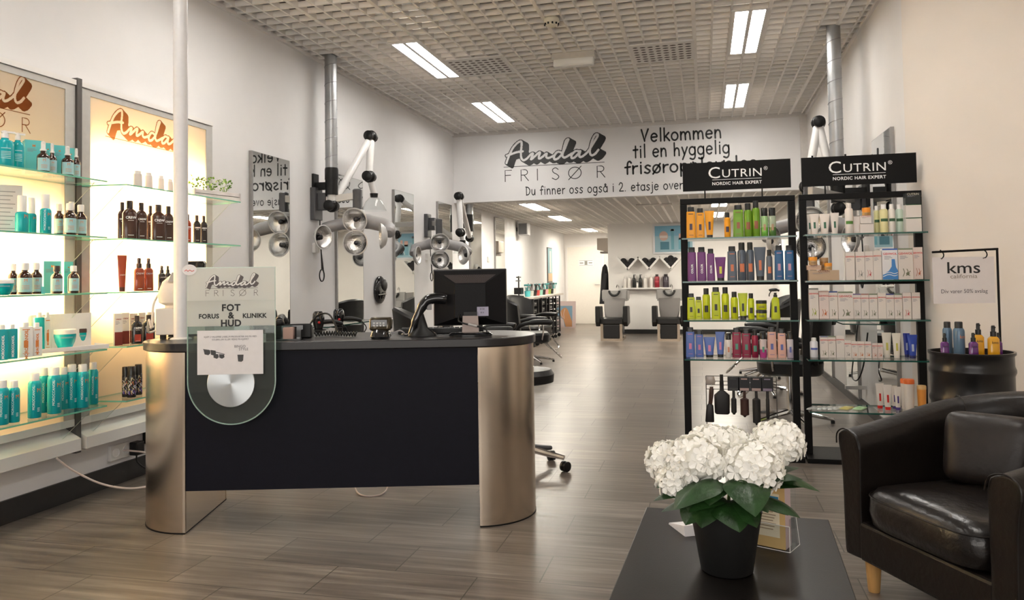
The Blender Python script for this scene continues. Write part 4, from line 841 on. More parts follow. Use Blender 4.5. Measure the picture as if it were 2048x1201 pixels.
shelf_items([
 ('jar', 'cream_jar', 'jar', 'teal jar with white lid, standing in white gift box', -3.27, 3.412, 0.88, 0.1065, 0.1, 0.95, (TEAL, WHT, )),
 ('jar', 'cream_jar', 'jar', 'teal jar with dark brown lid in white gift box', -3.33, 3.582, 0.88, 0.0686, 0.0923, 0.95, (TEAL, (.05, .02, .015), )),], 'jars in the gift box')
shelf_items([
 ('jar', 'cream_jar', 'jar', 'teal jar with white lid, leftmost on the middle shelf, left display', -3.18, 2.955, 1.17, 0.0864, 0.0723, 0.95, (TEAL, WHT, )),
 ('amber', 'oil_bottle', 'bottle', 'amber bottle with white cap, second from left on the middle shelf, left display', -3.28, 3.103, 1.17, 0.0465, 0.1508, 0.95, (AMBER, (.36, .60, .64), WHT, 0.2, False, )),
 ('amber', 'oil_bottle', 'bottle', 'amber bottle with white cap, third from left on the middle shelf, left display', -3.2, 3.092, 1.17, 0.0655, 0.1528, 0.95, (AMBER, (.36, .60, .64), WHT, 0.2, False, )),
 ('amber', 'oil_bottle', 'bottle', 'amber bottle with white cap, fourth from left on the middle shelf, left display', -3.22, 3.179, 1.17, 0.0522, 0.1557, 0.95, (AMBER, (.36, .60, .64), WHT, 0.2, False, )),
 ('carton', 'small_box', 'box', 'tiny teal box, fifth from left on the middle shelf, left display', -3.19, 3.19, 1.17, 0.0159, 0.036, 0.95, (TEALL, )),
 ('carton', 'product_carton', 'box', 'teal carton behind flat amber bottle, sixth from left on the middle shelf, left display', -3.3, 3.353, 1.17, 0.0792, 0.1674, 0.95, (TEALL, None, (.70, .22, .05), 'M', )),
 ('carton', 'product_carton', 'box', 'narrow teal carton at the back, eighth from left on the middle shelf, left display', -3.31, 3.472, 1.17, 0.0429, 0.1669, 0.95, (TEALL, None, (.70, .22, .05), 'M', )),
 ('amber', 'oil_bottle', 'bottle', 'flat amber oil bottle, seventh from left on the middle shelf, left display', -3.2, 3.284, 1.17, 0.0535, 0.1415, 0.95, (AMBER, (.36, .60, .64), (.03, .02, .015), 0.18, )),
 ('amber', 'oil_bottle', 'bottle', 'amber oil bottle, short cap, rightmost on the middle shelf, left display', -3.2, 3.393, 1.17, 0.0523, 0.1426, 0.95, (AMBER, (.36, .60, .64), WHT, 0.18, )),], 'products on the middle shelf of the left display')
shelf_items([
 ('spray_can', 'mousse_can', 'mousse', 'teal mousse can with tall cap, leftmost on the second shelf, left display', -3.22, 3.094, 1.47, 0.0573, 0.1822, 0.95, (TEAL, WHT, WHITEINK, '', 'M', 0.44, )),
 ('spray_can', 'mousse_can', 'mousse', 'teal mousse can with tall cap, second from left on the second shelf, left display', -3.24, 3.17, 1.47, 0.0423, 0.1794, 0.95, (TEAL, WHT, WHITEINK, '', 'M', 0.44, )),
 ('spray_can', 'mousse_can', 'mousse', 'taller teal mousse can, third from left on the second shelf, left display', -3.2, 3.214, 1.47, 0.0527, 0.1997, 0.95, (TEAL, WHT, WHITEINK, 'MOROCCANOIL', 'M', 0.36, )),
 ('amber', 'oil_bottle', 'bottle', 'amber bottle, white cap, fourth from left on the second shelf, left display', -3.27, 3.371, 1.47, 0.0497, 0.1683, 0.95, (AMBER, (.36, .60, .64), WHT, 0.2, False, )),
 ('amber', 'oil_bottle', 'bottle', 'amber bottle, white cap, fifth from left on the second shelf, left display', -3.2, 3.367, 1.47, 0.0612, 0.168, 0.95, (AMBER, (.36, .60, .64), WHT, 0.2, False, )),
 ('amber', 'oil_bottle', 'bottle', 'amber bottle, white cap, sixth from left on the second shelf, left display', -3.31, 3.494, 1.47, 0.0486, 0.1915, 0.95, (AMBER, (.36, .60, .64), WHT, 0.2, False, )),
 ('amber', 'oil_bottle', 'bottle', 'amber bottle, white cap, rightmost on the second shelf, left display', -3.21, 3.451, 1.47, 0.0558, 0.1678, 0.95, (AMBER, (.36, .60, .64), WHT, 0.2, False, )),], 'products on the second shelf of the left display')
shelf_items([
 ('pump', 'pump_bottle', 'pump bottle', 'teal pump bottle, leftmost on the top glass shelf, left display', -3.2, 2.978, 1.774, 0.0758, 0.1738, 0.95, (TEAL, WHT, )),
 ('pump', 'pump_bottle', 'pump bottle', 'teal pump bottle, second from left on the top glass shelf, left display', -3.22, 3.068, 1.774, 0.0558, 0.1813, 0.95, (TEAL, WHT, )),
 ('carton', 'product_carton', 'box', 'big teal carton, third from left on the top glass shelf, left display', -3.3, 3.231, 1.774, 0.0773, 0.1717, 0.95, (TEALL, None, (.70, .22, .05), 'M', None, None, 1.1, )),
 ('carton', 'product_carton', 'box', 'teal carton at the back, fifth from left on the top glass shelf, left display', -3.32, 3.345, 1.774, 0.0377, 0.1812, 0.95, (TEALL, None, (.70, .22, .05), 'M', )),
 ('amber', 'oil_bottle', 'bottle', 'amber spray bottle, fourth from left on the top glass shelf, left display', -3.2, 3.198, 1.774, 0.0576, 0.1604, 0.95, (AMBER, (.36, .60, .64), WHT, 0.3, True, )),
 ('amber', 'oil_bottle', 'bottle', 'amber spray bottle, sixth from left on the top glass shelf, left display', -3.22, 3.273, 1.774, 0.0434, 0.1639, 0.95, (AMBER, (.36, .60, .64), WHT, 0.3, True, )),
 ('carton', 'product_carton', 'box', 'teal carton, seventh from left on the top glass shelf, left display', -3.26, 3.357, 1.774, 0.0502, 0.1668, 0.95, (TEALL, None, (.70, .22, .05), 'M', )),
 ('carton', 'product_carton', 'box', 'slim teal carton at the back, ninth from left on the top glass shelf, left display', -3.32, 3.498, 1.774, 0.0325, 0.1792, 0.95, (TEALL, None, (.70, .22, .05), 'M', )),
 ('amber', 'oil_bottle', 'bottle', 'amber spray bottle, eighth from left on the top glass shelf, left display', -3.2, 3.351, 1.774, 0.0559, 0.1573, 0.95, (AMBER, (.36, .60, .64), WHT, 0.3, True, )),
 ('amber', 'oil_bottle', 'bottle', 'amber spray bottle, rightmost on the top glass shelf, left display', -3.22, 3.43, 1.774, 0.0398, 0.1629, 0.95, (AMBER, (.36, .60, .64), WHT, 0.3, True, )),], 'teal products on the top shelf')
shelf_items([
 ('flat', 'lotion_bottle', 'bottle', 'pale lotion bottle, leftmost on the top shelf, right display', -3.25, 3.927, 1.774, 0.0504, 0.1089, 0.95, ((.72, .66, .62), WHT, )),
 ('flat', 'lotion_bottle', 'bottle', 'pale lotion bottle, second from left on the top shelf, right display', -3.25, 4.021, 1.774, 0.0454, 0.109, 0.95, ((.72, .66, .62), WHT, )),
 ('flat', 'lotion_bottle', 'bottle', 'pale lotion bottle, third from left on the top shelf, right display', -3.25, 4.131, 1.774, 0.0371, 0.1042, 0.95, ((.72, .66, .62), WHT, )),
 ('flat', 'lotion_bottle', 'bottle', 'pale lotion bottle, rightmost on the top shelf, right display', -3.25, 4.216, 1.774, 0.0346, 0.0927, 0.95, ((.72, .66, .62), WHT, )),], 'pale bottles on the top shelf of the right display')
shelf_items([
 ('crew', 'shampoo_bottle', 'shampoo', 'half hidden brown bottle, leftmost on the second shelf, right display', -3.28, 3.836, 1.47, 0.0495, 0.2184, 0.95, (BROWN, (.03, .017, .012), WHITEINK, 'CREW', 0.2, None, )),
 ('crew', 'shampoo_bottle', 'shampoo', 'dark brown shampoo bottle, second from left on the second shelf, right display', -3.2, 3.802, 1.47, 0.0777, 0.221, 0.95, (BROWN, (.03, .017, .012), WHITEINK, 'CREW', 0.2, None, )),
 ('crew', 'shampoo_bottle', 'shampoo', 'dark brown shampoo bottle, third from left on the second shelf, right display', -3.2, 3.896, 1.47, 0.0617, 0.2178, 0.95, (BROWN, (.03, .017, .012), WHITEINK, 'CREW', 0.2, None, )),
 ('crew', 'shampoo_bottle', 'shampoo', 'half hidden brown bottle, fourth from left on the second shelf, right display', -3.28, 4.072, 1.47, 0.0459, 0.2181, 0.95, (BROWN, (.03, .017, .012), WHITEINK, 'CREW', 0.2, None, )),
 ('crew', 'shampoo_bottle', 'shampoo', 'dark brown shampoo bottle, fifth from left on the second shelf, right display', -3.19, 4.03, 1.47, 0.0815, 0.2173, 0.95, (BROWN, (.03, .017, .012), WHITEINK, 'CREW', 0.2, None, )),
 ('crew', 'shampoo_bottle', 'shampoo', 'dark brown shampoo bottle, sixth from left on the second shelf, right display', -3.2, 4.133, 1.47, 0.0586, 0.2173, 0.95, (BROWN, (.03, .017, .012), WHITEINK, 'CREW', 0.2, None, )),
 ('crew', 'shampoo_bottle', 'shampoo', 'small red bottle, seventh from left on the second shelf, right display', -3.2, 4.319, 1.47, 0.0416, 0.1819, 0.95, (REDB, (.03, .017, .012), WHITEINK, 'CREW', 0.2, None, )),
 ('crew', 'shampoo_bottle', 'shampoo', 'small black bottle, eighth from left on the second shelf, right display', -3.2, 4.41, 1.47, 0.0488, 0.1821, 0.95, ((.02, .013, .011), (.03, .017, .012), WHITEINK, 'CREW', 0.2, None, )),
 ('crew', 'shampoo_bottle', 'shampoo', 'small black bottle, rightmost on the second shelf, right display', -3.2, 4.482, 1.47, 0.0446, 0.1841, 0.95, ((.02, .013, .011), (.03, .017, .012), WHITEINK, 'CREW', 0.2, None, )),], 'brown bottles on the second shelf of the right display')
shelf_items([
 ('tube', 'gel_tube', 'tube', 'orange red gel tube, leftmost on the middle shelf, right display', -3.2, 3.742, 1.17, 0.0496, 0.2058, 0.95, (REDB, (.08, .02, .01), None, WHITEINK, 'CREW', )),
 ('spraybottle', 'spray_bottle', 'spray bottle', 'red brown spray bottle, second from left on the middle shelf, right display', -3.2, 3.878, 1.17, 0.0584, 0.1929, 0.95, ((.28, .05, .018), (.05, .025, .02), )),
 ('spraybottle', 'spray_bottle', 'spray bottle', 'red brown spray bottle, third from left on the middle shelf, right display', -3.2, 3.957, 1.17, 0.0534, 0.193, 0.95, ((.28, .05, .018), (.05, .025, .02), )),
 ('spraybottle', 'spray_bottle', 'spray bottle', 'small dark spray bottle, fourth from left on the middle shelf, right display', -3.2, 4.073, 1.17, 0.0456, 0.1497, 0.95, ((.025, .016, .013), (.02, .015, .013), )),
 ('spraybottle', 'spray_bottle', 'spray bottle', 'small dark spray bottle, rightmost on the middle shelf, right display', -3.28, 4.231, 1.17, 0.041, 0.1528, 0.95, ((.025, .016, .013), (.02, .015, .013), )),], 'bottles on the middle shelf of the right display')
shelf_items([
 ('carton', 'product_carton', 'box', 'cream and red carton, leftmost on the fourth shelf, right display', -3.22, 3.734, 0.867, 0.0407, 0.1797, 0.95, (CREAM, None, (.3, .05, .04), 'CREW', None, None, 0.7, (.16, .02, .015), )),
 ('carton', 'product_carton', 'box', 'cream and red carton, second from left on the fourth shelf, right display', -3.25, 3.824, 0.867, 0.0416, 0.1754, 0.95, (CREAM, None, (.3, .05, .04), 'CREW', None, None, 0.7, (.16, .02, .015), )),
 ('carton', 'product_carton', 'box', 'cream and red carton, third from left on the fourth shelf, right display', -3.28, 3.925, 0.867, 0.0425, 0.1706, 0.95, (CREAM, None, (.3, .05, .04), 'CREW', None, None, 0.7, (.16, .02, .015), )),
 ('carton', 'product_carton', 'box', 'cream and red carton, fifth from left on the fourth shelf, right display', -3.3, 4.02, 0.867, 0.0386, 0.1704, 0.95, (CREAM, None, (.3, .05, .04), 'CREW', None, None, 0.7, (.16, .02, .015), )),
 ('carton', 'product_carton', 'box', 'cream and red carton, rightmost on the fourth shelf, right display', -3.3, 4.099, 0.867, 0.0392, 0.1682, 0.95, (CREAM, None, (.3, .05, .04), 'CREW', None, None, 0.7, (.16, .02, .015), )),
 ('crew', 'shampoo_bottle', 'shampoo', 'black flask with red label, fourth from left on the fourth shelf, right display', -3.19, 3.849, 0.867, 0.0578, 0.1624, 0.95, ((.015, .012, .012), (.03, .017, .012), WHITEINK, 'CREW', 0.2, (.40, .05, .03), )),
 ('crew', 'shampoo_bottle', 'shampoo', 'black flask with red label, sixth from left on the fourth shelf, right display', -3.19, 3.947, 0.867, 0.0679, 0.1618, 0.95, ((.015, .012, .012), (.03, .017, .012), WHITEINK, 'CREW', 0.2, (.40, .05, .03), )),], 'cartons and flasks on the right display')
shelf_items([
 ('graphic', 'spray_can', 'spray can', 'black spray can with colourful print, leftmost on bottom shelf, right display', -3.24, 3.818, 0.566, 0.0388, 0.1712, 0.95, ()),
 ('graphic', 'spray_can', 'spray can', 'black spray can with colourful print, second from left on bottom shelf, right display', -3.19, 3.806, 0.566, 0.0472, 0.176, 0.95, ()),
 ('graphic', 'spray_can', 'spray can', 'black spray can with colourful print, rightmost on bottom shelf, right display', -3.22, 3.898, 0.566, 0.0409, 0.1767, 0.95, ()),], 'spray cans on the right display')
shelf_items([
 ('flat', 'shampoo_bottle', 'shampoo', 'orange shampoo bottle, leftmost on the top shelf, left rack', -0.08, 5.42, 1.462, 0.0637, 0.2161, 0.0, ((.80, .34, .01), BLK, WHITEINK, '', 0.15, 0.9, 0.7, (.05, .03, .06), )),
 ('flat', 'shampoo_bottle', 'shampoo', 'orange shampoo bottle, second from left on the top shelf, left rack', -0.019, 5.42, 1.462, 0.0563, 0.2053, 0.0, ((.80, .34, .01), BLK, WHITEINK, '', 0.15, 0.9, 0.7, (.05, .03, .06), )),
 ('tube', 'cream_tube', 'tube', 'orange cream tube, third from left on the top shelf, left rack', 0.042, 5.42, 1.462, 0.0627, 0.1862, 0.0, ((.80, .34, .01), BLK, (.05, .03, .06), )),
 ('spray_can', 'spray_can', 'spray can', 'small orange spray bottle, fourth from left on the top shelf, left rack', 0.158, 5.42, 1.462, 0.0413, 0.1703, 0.0, ((.80, .34, .01), BLK, WHITEINK, '', '', 0.2, (.05, .03, .06), )),
 ('flat', 'shampoo_bottle', 'shampoo', 'wide green shampoo bottle, fifth from left on the top shelf, left rack', 0.229, 5.42, 1.462, 0.0695, 0.2181, 0.0, ((.16, .33, .02), BLK, WHITEINK, '', 0.15, 0.9, 0.7, (.30, .10, .05), )),
 ('spray_can', 'spray_can', 'spray can', 'green spray can, sixth from left on the top shelf, left rack', 0.292, 5.42, 1.462, 0.0534, 0.2278, 0.0, ((.16, .33, .02), BLK, WHITEINK, '', '', 0.2, (.30, .10, .05), )),
 ('spray_can', 'spray_can', 'spray can', 'tall green spray can, seventh from left on the top shelf, left rack', 0.343, 5.42, 1.462, 0.0516, 0.2427, 0.0, ((.16, .33, .02), BLK, WHITEINK, '', '', 0.2, (.30, .10, .05), )),
 ('twophase', 'conditioner_spray', 'spray bottle', 'two tone green bottle, eighth from left on the top shelf, left rack', 0.396, 5.42, 1.462, 0.0467, 0.1922, 0.0, ((.30, .50, .22), (.14, .42, .05), BLK, (.4, .25, .15), )),
 ('twophase', 'conditioner_spray', 'spray bottle', 'two tone dark green bottle, rightmost on the top shelf, left rack', 0.446, 5.42, 1.462, 0.048, 0.1921, 0.0, ((.35, .42, .30), (.06, .16, .03), BLK, (.4, .25, .15), )),], 'orange and green bottles on the left rack')
shelf_items([
 ('flat', 'shampoo_bottle', 'shampoo', 'purple shampoo bottle, leftmost on the second shelf, left rack', -0.08, 5.42, 1.174, 0.0617, 0.2296, 0.0, ((.15, .03, .17), BLK, WHITEINK, 'COLOR', 0.15, 0.9, 0.7, None, )),
 ('flat', 'shampoo_bottle', 'shampoo', 'purple shampoo bottle, second from left on the second shelf, left rack', -0.016, 5.42, 1.174, 0.0597, 0.2281, 0.0, ((.15, .03, .17), BLK, WHITEINK, 'COLOR', 0.15, 0.9, 0.7, None, )),
 ('flat', 'shampoo_bottle', 'shampoo', 'purple shampoo bottle, third from left on the second shelf, left rack', 0.044, 5.42, 1.174, 0.0533, 0.2165, 0.0, ((.15, .03, .17), BLK, WHITEINK, 'COLOR', 0.15, 0.9, 0.7, None, )),
 ('tube', 'cream_tube', 'tube', 'purple cream tube, fourth from left on the second shelf, left rack', 0.107, 5.42, 1.174, 0.0714, 0.1591, 0.0, ((.15, .03, .17), BLK, (.62, .60, .06), )),
 ('flat', 'shampoo_bottle', 'shampoo', 'slate grey shampoo bottle, fifth from left on the second shelf, left rack', 0.183, 5.42, 1.174, 0.0646, 0.2301, 0.0, ((.095, .115, .15), BLK, WHITEINK, '', 0.15, 0.9, 0.7, (.60, .18, .08), )),
 ('spray_can', 'spray_can', 'spray can', 'slate grey can, sixth from left on the second shelf, left rack', 0.246, 5.42, 1.174, 0.0567, 0.2538, 0.0, ((.095, .115, .15), BLK, WHITEINK, '', '', 0.2, (.60, .18, .08), )),
 ('spray_can', 'spray_can', 'spray can', 'slate grey can, seventh from left on the second shelf, left rack', 0.3, 5.42, 1.174, 0.0502, 0.2541, 0.0, ((.095, .115, .15), BLK, WHITEINK, '', '', 0.2, (.60, .18, .08), )),
 ('tube', 'cream_tube', 'tube', 'slate grey cream tube, eighth from left on the second shelf, left rack', 0.362, 5.42, 1.174, 0.0764, 0.2208, 0.0, ((.095, .115, .15), BLK, (.60, .18, .08), )),
 ('spray_can', 'spray_can', 'spray can', 'short slate grey can, ninth from left on the second shelf, left rack', 0.421, 5.42, 1.174, 0.0403, 0.2012, 0.0, ((.095, .115, .15), BLK, WHITEINK, '', '', 0.2, (.60, .18, .08), )),
 ('flat', 'shampoo_bottle', 'shampoo', 'blue shampoo bottle, tenth from left on the second shelf, left rack', 0.482, 5.42, 1.174, 0.0586, 0.2296, 0.0, ((.012, .095, .24), BLK, WHITEINK, '', 0.15, 0.9, 0.7, (.55, .30, .42), )),
 ('flat', 'shampoo_bottle', 'shampoo', 'blue shampoo bottle, rightmost on the second shelf, left rack', 0.547, 5.42, 1.174, 0.0597, 0.228, 0.0, ((.012, .095, .24), BLK, WHITEINK, '', 0.15, 0.9, 0.7, (.55, .30, .42), )),], 'purple, grey and blue bottles on the left rack')
shelf_items([
 ('flat', 'shampoo_bottle', 'shampoo', 'lime shampoo bottle, leftmost on the third shelf, left rack', -0.091, 5.42, 0.917, 0.0538, 0.1728, 0.0, ((.55, .62, .01), BLK, WHITEINK, '', 0.15, 0.9, 0.7, (.03, .03, .02), )),
 ('flat', 'shampoo_bottle', 'shampoo', 'lime shampoo bottle, second from left on the third shelf, left rack', -0.042, 5.42, 0.917, 0.0468, 0.15, 0.0, ((.55, .62, .01), BLK, WHITEINK, '', 0.15, 0.9, 0.7, (.03, .03, .02), )),
 ('spray_can', 'spray_can', 'spray can', 'lime spray can, third from left on the third shelf, left rack', 0.009, 5.42, 0.917, 0.0498, 0.207, 0.0, ((.55, .62, .01), BLK, WHITEINK, '', '', 0.2, (.03, .03, .02), )),
 ('flat', 'shampoo_bottle', 'shampoo', 'lime shampoo bottle, fourth from left on the third shelf, left rack', 0.072, 5.42, 0.917, 0.0607, 0.2141, 0.0, ((.55, .62, .01), BLK, WHITEINK, '', 0.15, 0.9, 0.7, (.03, .03, .02), )),
 ('spray_can', 'spray_can', 'spray can', 'tall lime spray can, fifth from left on the third shelf, left rack', 0.133, 5.42, 0.917, 0.0489, 0.2134, 0.0, ((.55, .62, .01), BLK, WHITEINK, '', '', 0.2, (.03, .03, .02), )),
 ('spray_can', 'spray_can', 'spray can', 'lime spray can, sixth from left on the third shelf, left rack', 0.191, 5.42, 0.917, 0.0474, 0.1816, 0.0, ((.55, .62, .01), BLK, WHITEINK, '', '', 0.2, (.03, .03, .02), )),
 ('tube', 'cream_tube', 'tube', 'lime cream tube, seventh from left on the third shelf, left rack', 0.246, 5.42, 0.917, 0.0629, 0.1724, 0.0, ((.55, .62, .01), BLK, (.03, .03, .02), )),
 ('spray_can', 'spray_can', 'spray can', 'lime spray can, eighth from left on the third shelf, left rack', 0.298, 5.42, 0.917, 0.0407, 0.1705, 0.0, ((.55, .62, .01), BLK, WHITEINK, '', '', 0.2, (.03, .03, .02), )),
 ('jar', 'wax_jar', 'jar', 'lower lime wax jar, tenth from left on the third shelf, left rack', 0.363, 5.42, 0.917, 0.0699, 0.0587, 0.0, ((.55, .62, .01), BLK, 0.35, False, )),
 ('jar', 'wax_jar', 'jar', 'upper lime wax jar, ninth from left on the third shelf, left rack', 0.364, 5.424, 0.9778, 0.07, 0.0624, 0.0, ((.55, .62, .01), BLK, 0.35, False, )),
 ('trigger', 'trigger_bottle', 'spray bottle', 'lime trigger spray bottle, rightmost on the third shelf, left rack', 0.453, 5.42, 0.917, 0.0586, 0.2055, 0.0, ((.55, .62, .01), BLK, (.03, .03, .02), )),], 'lime bottles on the left rack')
shelf_items([
 ('flat', 'shampoo_bottle', 'shampoo', 'blue shampoo bottle, leftmost on the lowest shelf, left rack', -0.102, 5.42, 0.66, 0.0616, 0.2008, 0.0, ((.085, .15, .44), BLK, WHITEINK, '', 0.15, 0.9, 0.7, (.60, .20, .35), )),
 ('flat', 'shampoo_bottle', 'shampoo', 'blue shampoo bottle, second from left on the lowest shelf, left rack', -0.042, 5.42, 0.66, 0.0529, 0.1806, 0.0, ((.085, .15, .44), BLK, WHITEINK, '', 0.15, 0.9, 0.7, (.60, .20, .35), )),
 ('tube', 'cream_tube', 'tube', 'short blue tube, third from left on the lowest shelf, left rack', 0.023, 5.42, 0.66, 0.0756, 0.135, 0.0, ((.085, .15, .44), BLK, (.60, .20, .35), )),
 ('tube', 'cream_tube', 'tube', 'blue tube, fourth from left on the lowest shelf, left rack', 0.094, 5.42, 0.66, 0.0618, 0.1709, 0.0, ((.085, .15, .44), BLK, (.60, .20, .35), )),
 ('twophase', 'conditioner_spray', 'spray bottle', 'small clear bottle, fifth from left on the lowest shelf, left rack', 0.147, 5.42, 0.66, 0.0402, 0.1643, 0.0, ((.70, .66, .64), (.72, .68, .66), BLK, (.60, .25, .15), )),
 ('flat', 'shampoo_bottle', 'shampoo', 'dark red shampoo bottle, sixth from left on the lowest shelf, left rack', 0.2, 5.42, 0.66, 0.0599, 0.1978, 0.0, ((.26, .012, .05), BLK, WHITEINK, '', 0.15, 0.9, 0.7, (.10, .30, .22), )),
 ('flat', 'shampoo_bottle', 'shampoo', 'dark red shampoo bottle, seventh from left on the lowest shelf, left rack', 0.262, 5.42, 0.66, 0.0596, 0.1892, 0.0, ((.26, .012, .05), BLK, WHITEINK, '', 0.15, 0.9, 0.7, (.10, .30, .22), )),
 ('spray_can', 'spray_can', 'spray can', 'dark red spray can, eighth from left on the lowest shelf, left rack', 0.317, 5.42, 0.66, 0.0437, 0.1847, 0.0, ((.26, .012, .05), BLK, WHITEINK, '', '', 0.2, (.10, .30, .22), )),
 ('twophase', 'conditioner_spray', 'spray bottle', 'pink and clear bottle, ninth from left on the lowest shelf, left rack', 0.368, 5.42, 0.66, 0.045, 0.1715, 0.0, ((.62, .52, .52), (.45, .05, .25), BLK, (.10, .30, .22), )),
 ('flat', 'shampoo_bottle', 'shampoo', 'pale pink shampoo bottle, tenth from left on the lowest shelf, left rack', 0.424, 5.42, 0.66, 0.0602, 0.2014, 0.0, ((.72, .42, .34), BLK, WHITEINK, '', 0.15, 0.9, 0.7, (.12, .14, .40), )),
 ('flat', 'shampoo_bottle', 'shampoo', 'pale pink shampoo bottle, eleventh from left on the lowest shelf, left rack', 0.486, 5.42, 0.66, 0.0553, 0.1916, 0.0, ((.72, .42, .34), BLK, WHITEINK, '', 0.15, 0.9, 0.7, (.12, .14, .40), )),
 ('twophase', 'conditioner_spray', 'spray bottle', 'small violet bottle, rightmost on the lowest shelf, left rack', 0.538, 5.42, 0.66, 0.0412, 0.1719, 0.0, ((.55, .52, .58), (.42, .38, .50), BLK, (.12, .14, .40), )),], 'blue, red and pink bottles on the left rack')
shelf_items([
 ('tube', 'cream_tube', 'tube', 'white tube, leftmost on top shelf, right rack', 0.688, 5.49, 1.466, 0.043, 0.1418, 0.0, ((.74, .68, .63), (.74, .68, .63), (.03, .12, .07), )),
 ('tube', 'cream_tube', 'tube', 'white tube with green mark, second from left on top shelf, right rack', 0.709, 5.42, 1.466, 0.0589, 0.1391, 0.0, ((.74, .68, .63), (.74, .68, .63), (.03, .12, .07), )),
 ('tube', 'cream_tube', 'tube', 'white tube with green mark, third from left on top shelf, right rack', 0.772, 5.42, 1.466, 0.0646, 0.137, 0.0, ((.74, .68, .63), (.74, .68, .63), (.03, .12, .07), )),
 ('tube', 'cream_tube', 'tube', 'white tube with green mark, fourth from left on top shelf, right rack', 0.833, 5.42, 1.466, 0.0552, 0.1415, 0.0, ((.74, .68, .63), (.74, .68, .63), (.03, .12, .07), )),
 ('lowlabel', 'lotion_bottle', 'bottle', 'tall white bottle, fifth from left on top shelf, right rack', 0.921, 5.42, 1.466, 0.0504, 0.2004, 0.0, ((.76, .71, .66), (.07, .20, .03), )),
 ('carton', 'product_carton', 'box', 'flat white carton, eighth from left on top shelf, right rack', 1.022, 5.42, 1.466, 0.0791, 0.0637, 0.0, ((.74, .68, .63), (.32, .29, .27), )),
 ('carton', 'product_carton', 'box', 'pale carton with grey top, sixth from left on top shelf, right rack', 0.968, 5.44, 1.466, 0.037, 0.1188, 0.0, ((.74, .68, .63), (.32, .29, .27), )),
 ('carton', 'product_carton', 'box', 'upper white carton, seventh from left on top shelf, right rack', 1.019, 5.42, 1.5321, 0.0645, 0.0495, 0.0, ((.74, .68, .63), None, (.6,.25,.2), 'CUTRIN', )),
 ('jar', 'cream_jar', 'jar', 'orange lidded jar, ninth from left on top shelf, right rack', 1.026, 5.42, 1.5837, 0.0516, 0.0496, 0.0, ((.55, .30, .10), (.75, .26, .01), 0.6, False, )),
 ('lowlabel', 'tonic_bottle', 'bottle', 'pale yellow bottle, tenth from left on top shelf, right rack', 1.099, 5.48, 1.466, 0.0354, 0.1827, 0.0, ((.62, .60, .30), (.03, .10, .04), WHT, )),
 ('lowlabel', 'tonic_bottle', 'bottle', 'yellow tinted bottle, eleventh from left on top shelf, right rack', 1.129, 5.42, 1.466, 0.0494, 0.1862, 0.0, ((.72, .68, .36), (.03, .10, .04), WHT, )),
 ('lowlabel', 'tonic_bottle', 'bottle', 'white bottle, twelfth from left on top shelf, right rack', 1.176, 5.42, 1.466, 0.0405, 0.186, 0.0, ((.74, .70, .64), (.03, .10, .04), WHT, )),
 ('lowlabel', 'tonic_bottle', 'bottle', 'greenish bottle, thirteenth from left on top shelf, right rack', 1.225, 5.44, 1.466, 0.0448, 0.1843, 0.0, ((.52, .64, .54), (.03, .10, .04), WHT, )),
 ('carton', 'product_carton', 'box', 'lower white carton, rightmost on top shelf, right rack', 1.298, 5.42, 1.466, 0.0894, 0.0919, 0.0, ((.74, .68, .63), (.02, .10, .04), )),
 ('carton', 'product_carton', 'box', 'upper white carton, fifteenth from left on top shelf, right rack', 1.299, 5.42, 1.5602, 0.0885, 0.0825, 0.0, ((.74, .68, .63), (.02, .10, .04), )),
 ('carton', 'product_carton', 'box', 'black carton on top, fourteenth from left on top shelf, right rack', 1.297, 5.42, 1.6451, 0.0886, 0.0714, 0.0, ((.012, .016, .014), None, (.4, .38, .3), 'CUTRIN', )),], 'white bottles and cartons on the right rack top shelf')
